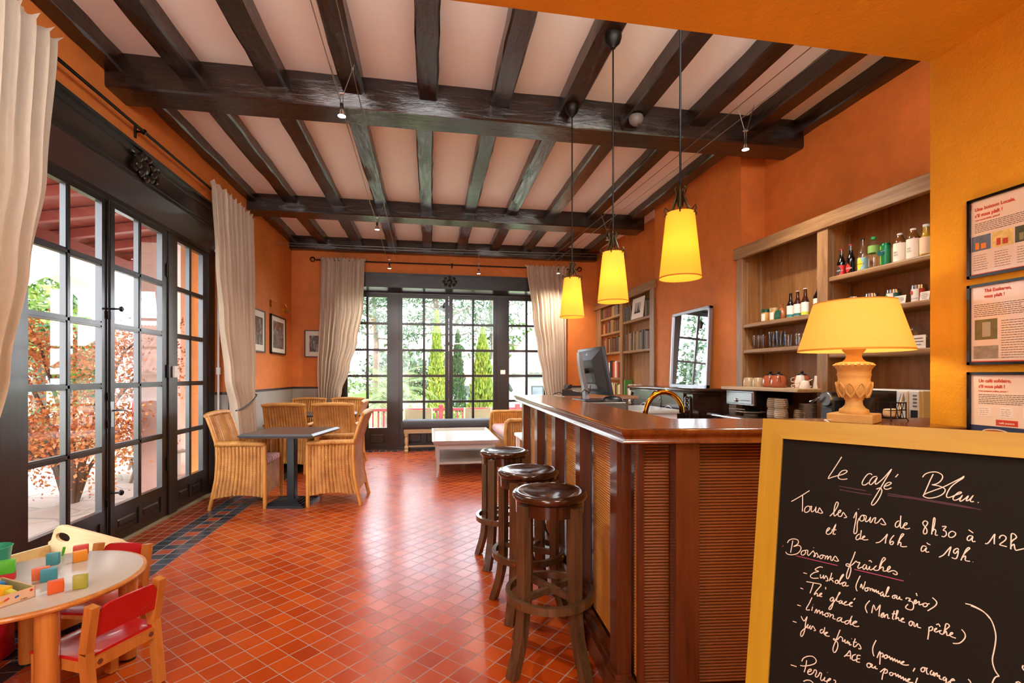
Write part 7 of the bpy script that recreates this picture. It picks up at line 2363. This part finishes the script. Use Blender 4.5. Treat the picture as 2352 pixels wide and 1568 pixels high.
bushy('leafy_tree', 'loose green tree left of the far doors, seen in the mirror', -6.3, 21.0, -1.0, 1.8, 6.2, 2600, L_PINE, .18)
t = thing('hedge', 'clipped yellow-green hedge behind the patio lounger', 'hedge', (-6.6,9.5,-.3))
m = MB()
for i in range(4200):
    leafquad(m, Vector((RN.uniform(-.5,.5), RN.uniform(-3,3.5), RN.uniform(.0,1.05)+.06*math.sin(i))), RN.uniform(.05,.10), 1.3)
obj('foliage', m, L_HEDGE, t, fix=False)
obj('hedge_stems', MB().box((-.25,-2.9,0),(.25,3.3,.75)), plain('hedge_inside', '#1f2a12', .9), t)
o = obj('red_post', MB().rbox((-5.12,9.33,-.06),(-4.96,9.49,.90), .01, 1), plain('bright_red_paint', '#b8252a', .5), None)
tag(o, 'bright red post standing by the arch behind the lounger', 'post')
# lounger
M_ALU = plain('grey_aluminium_frame', '#8f8c86', .35, .4)
M_MESH = plain('pale_green_sling', '#a8a578', .7)
t = thing('sun_lounger', 'grey sun lounger with raised back on the patio', 'sun lounger', (-4.35,7.55,-.06), R(62))
m = MB()
for x in (-.3,.3):
    m.tube(((x,-.95,.33),(x,.35,.33)), .022, 8); m.tube(((x,.30,.33),(x,.86,.86)), .020, 8)
for y in (-.95,.35):
    m.tube(((-.3,y,.33),(.3,y,.33)), .02, 8)
m.tube(((-.3,.86,.86),(.3,.86,.86)), .02, 8)
obj('frame', m, M_ALU, t, 50)
obj('sling_seat', MB().box((-.28,-.93,.335),(.28,.32,.345)), M_MESH, t)
obj('sling_back', MB().bar((0,.32,.355),(0,.85,.865), .55, .010), M_MESH, t)
for y in (-.75,.20):
    for x in (-.3,.3):
        obj('leg', MB().tube(((x,y,.33),(x,y-.10,.16),(x,y-.02,.0)), .02, 8), M_ALU, t, 50)
# railing on the terrace
t = thing('terrace_railing', 'dark red wooden balustrade along the terrace edge', 'railing', (0,13.0,-.45))
obj('top_rail', MB().box((-4.6,-.045,.83),(5.6,.045,.90)), M_REDP, t)
obj('bottom_rail', MB().box((-4.6,-.03,.10),(5.6,.03,.16)), M_REDP, t)
for x in (-3.9,-1.8,.27,2.35,4.4):
    obj('post', MB().box((x-.06,-.06,0),(x+.06,.06,.99)), M_REDP, t)
k = -4.5
while k < 5.5:
    obj('baluster', MB().box((k-.02,-.02,.16),(k+.02,.02,.83)), M_REDP, t)
    k += .137
def deck_chair(label, x, y):
    t = thing('deck_chair', label, 'chair', (x,y,-.45), 0, 'cream canvas chairs on the terrace')
    W2 = .31
    for s_ in (-1,1):
        obj('side_frame', MB().tube(((s_*W2,-.10,0),(s_*W2,.0,.45),(s_*W2,-.02,.60),(s_*W2,-.06,1.02)), .018, 8), M_OAKL, t)
        obj('leg', MB().tube(((s_*W2,.62,0),(s_*W2,.50,.45)), .018, 8), M_OAKL, t)
        obj('arm', MB().box((s_*W2-.03,-.02,.60),(s_*W2+.03,.55,.625)), M_OAKL, t)
    obj('canvas_back', MB().grid(lambda u, v: (-W2+2*W2*u, -.03-.03*v-.03*math.sin(PI*u), .62+.39*v-.03*math.sin(PI*u)*(v)), 10, 4).solidify(.006), plain('cream_canvas', '#86795a', .8), t, 60)
    obj('canvas_seat', MB().box((-W2,.0,.43),(W2,.50,.445)), plain('cream_canvas_seat', '#86795a', .8), t)
    return t
dc = deck_chair('cream canvas chair behind the bench, seen through the left leaf', -.28, 11.3)
dup(dc, 'cream canvas chair behind the bench, seen through the right leaf', (1.09,11.3,-.45))
# house
M_RTILE = NT('roman_roof_tiles')
def rt():
    t = M_RTILE
    v = t.coords()
    n = t.noise(v, 6, 4)
    t.set(color=t.ramp(n, ((.3,(.11,.05,.03)),(.5,(.19,.10,.065)),(.7,(.27,.18,.12)))), rough=.8)
    return t.m
M_RTILE = rt()
M_WHH = plaster('grey_white_render', (.34,.35,.36), .05, .3)
M_WGR = plain('dark_grey_timber', '#2a3230', .6)  # dark grey eaves, brackets and window frames of the house
t = thing('house', 'white house with a clay tiled roof beyond the terrace', 'house', (0,0,-1.2))
obj('wall', MB().box((3.2,19.0,0),(7.5,26,2.75)), M_WHH, t)
obj('wing_wall', MB().box((1.05,20.6,0),(3.3,26,2.05)), M_WHH, t)
def tiled(name, a, b, c, d, n):
    """roof slope: a-b along the eave, d-c along the ridge"""
    a, b, c, d = map(Vector, (a,b,c,d))
    m = MB()
    nrm = (b-a).cross(d-a).normalized()
    m.grid(lambda u, v: (a+(b-a)*u)*(1-v) + (d+(c-d)*u)*v + nrm*(.05*abs(math.sin(PI*n*u)) + .02*((v*14) % 1)), n*6, 28)
    return obj(name, m, M_RTILE, t, 40)
tiled('roof', (2.6,18.5,2.55), (7.8,18.5,2.75), (7.8,22.5,4.6), (4.8,22.5,4.6), 22)
tiled('roof', (2.65,18.6,2.58), (2.65,18.3,2.55), (4.8,22.5,4.55), (4.6,22.5,4.55), 3)
tiled('wing_roof', (0.75,20.2,2.08), (3.4,20.2,2.08), (3.4,24.2,3.3), (0.75,24.2,3.3), 12)
obj('eaves', MB().box((2.6,18.5,2.42),(7.8,18.62,2.56)).box((.75,20.2,1.94),(3.3,20.32,2.08)), M_WGR, t)
m = MB()
for k in range(5):
    m.bar((2.75+.02*k,18.65+.0*k,2.45),(3.2,19.0,1.9), .10, .10)
obj('bracket', m, M_WGR, t)
for x0, x1, z0, z1, y in ((4.0,4.5,1.0,2.1,18.99),(1.6,2.0,1.1,1.75,20.59)):
    w_ = obj('window', MB().box((x0,y-.02,z0),(x1,y+.02,z1)), M_WGR, t)
    obj('pane', MB().box((x0+.05,y-.025,z0+.05),(x1-.05,y-.021,z1-.05)), plain('dark_house_glass', '#39464e', .1), w_)
# lantern outside the far doors
t = thing('outdoor_lantern', 'small dark lantern hanging outside the far doors', 'lantern', (.27,9.6,2.72))
obj('lantern_body', MB().lathe(((.05,-.14),(.07,-.02),(.03,.02),(.01,.05)), 6), M_IRON, t)
obj('hook', MB().tube(((0,0,.05),(0,0,.35)), .006, 6), M_IRON, t)
S_('roof_eaves_far', MB().box((-3,8.95,3.10),(4.2,10.0,3.2)), M_REDR, 'red boarded eaves over the far doors')
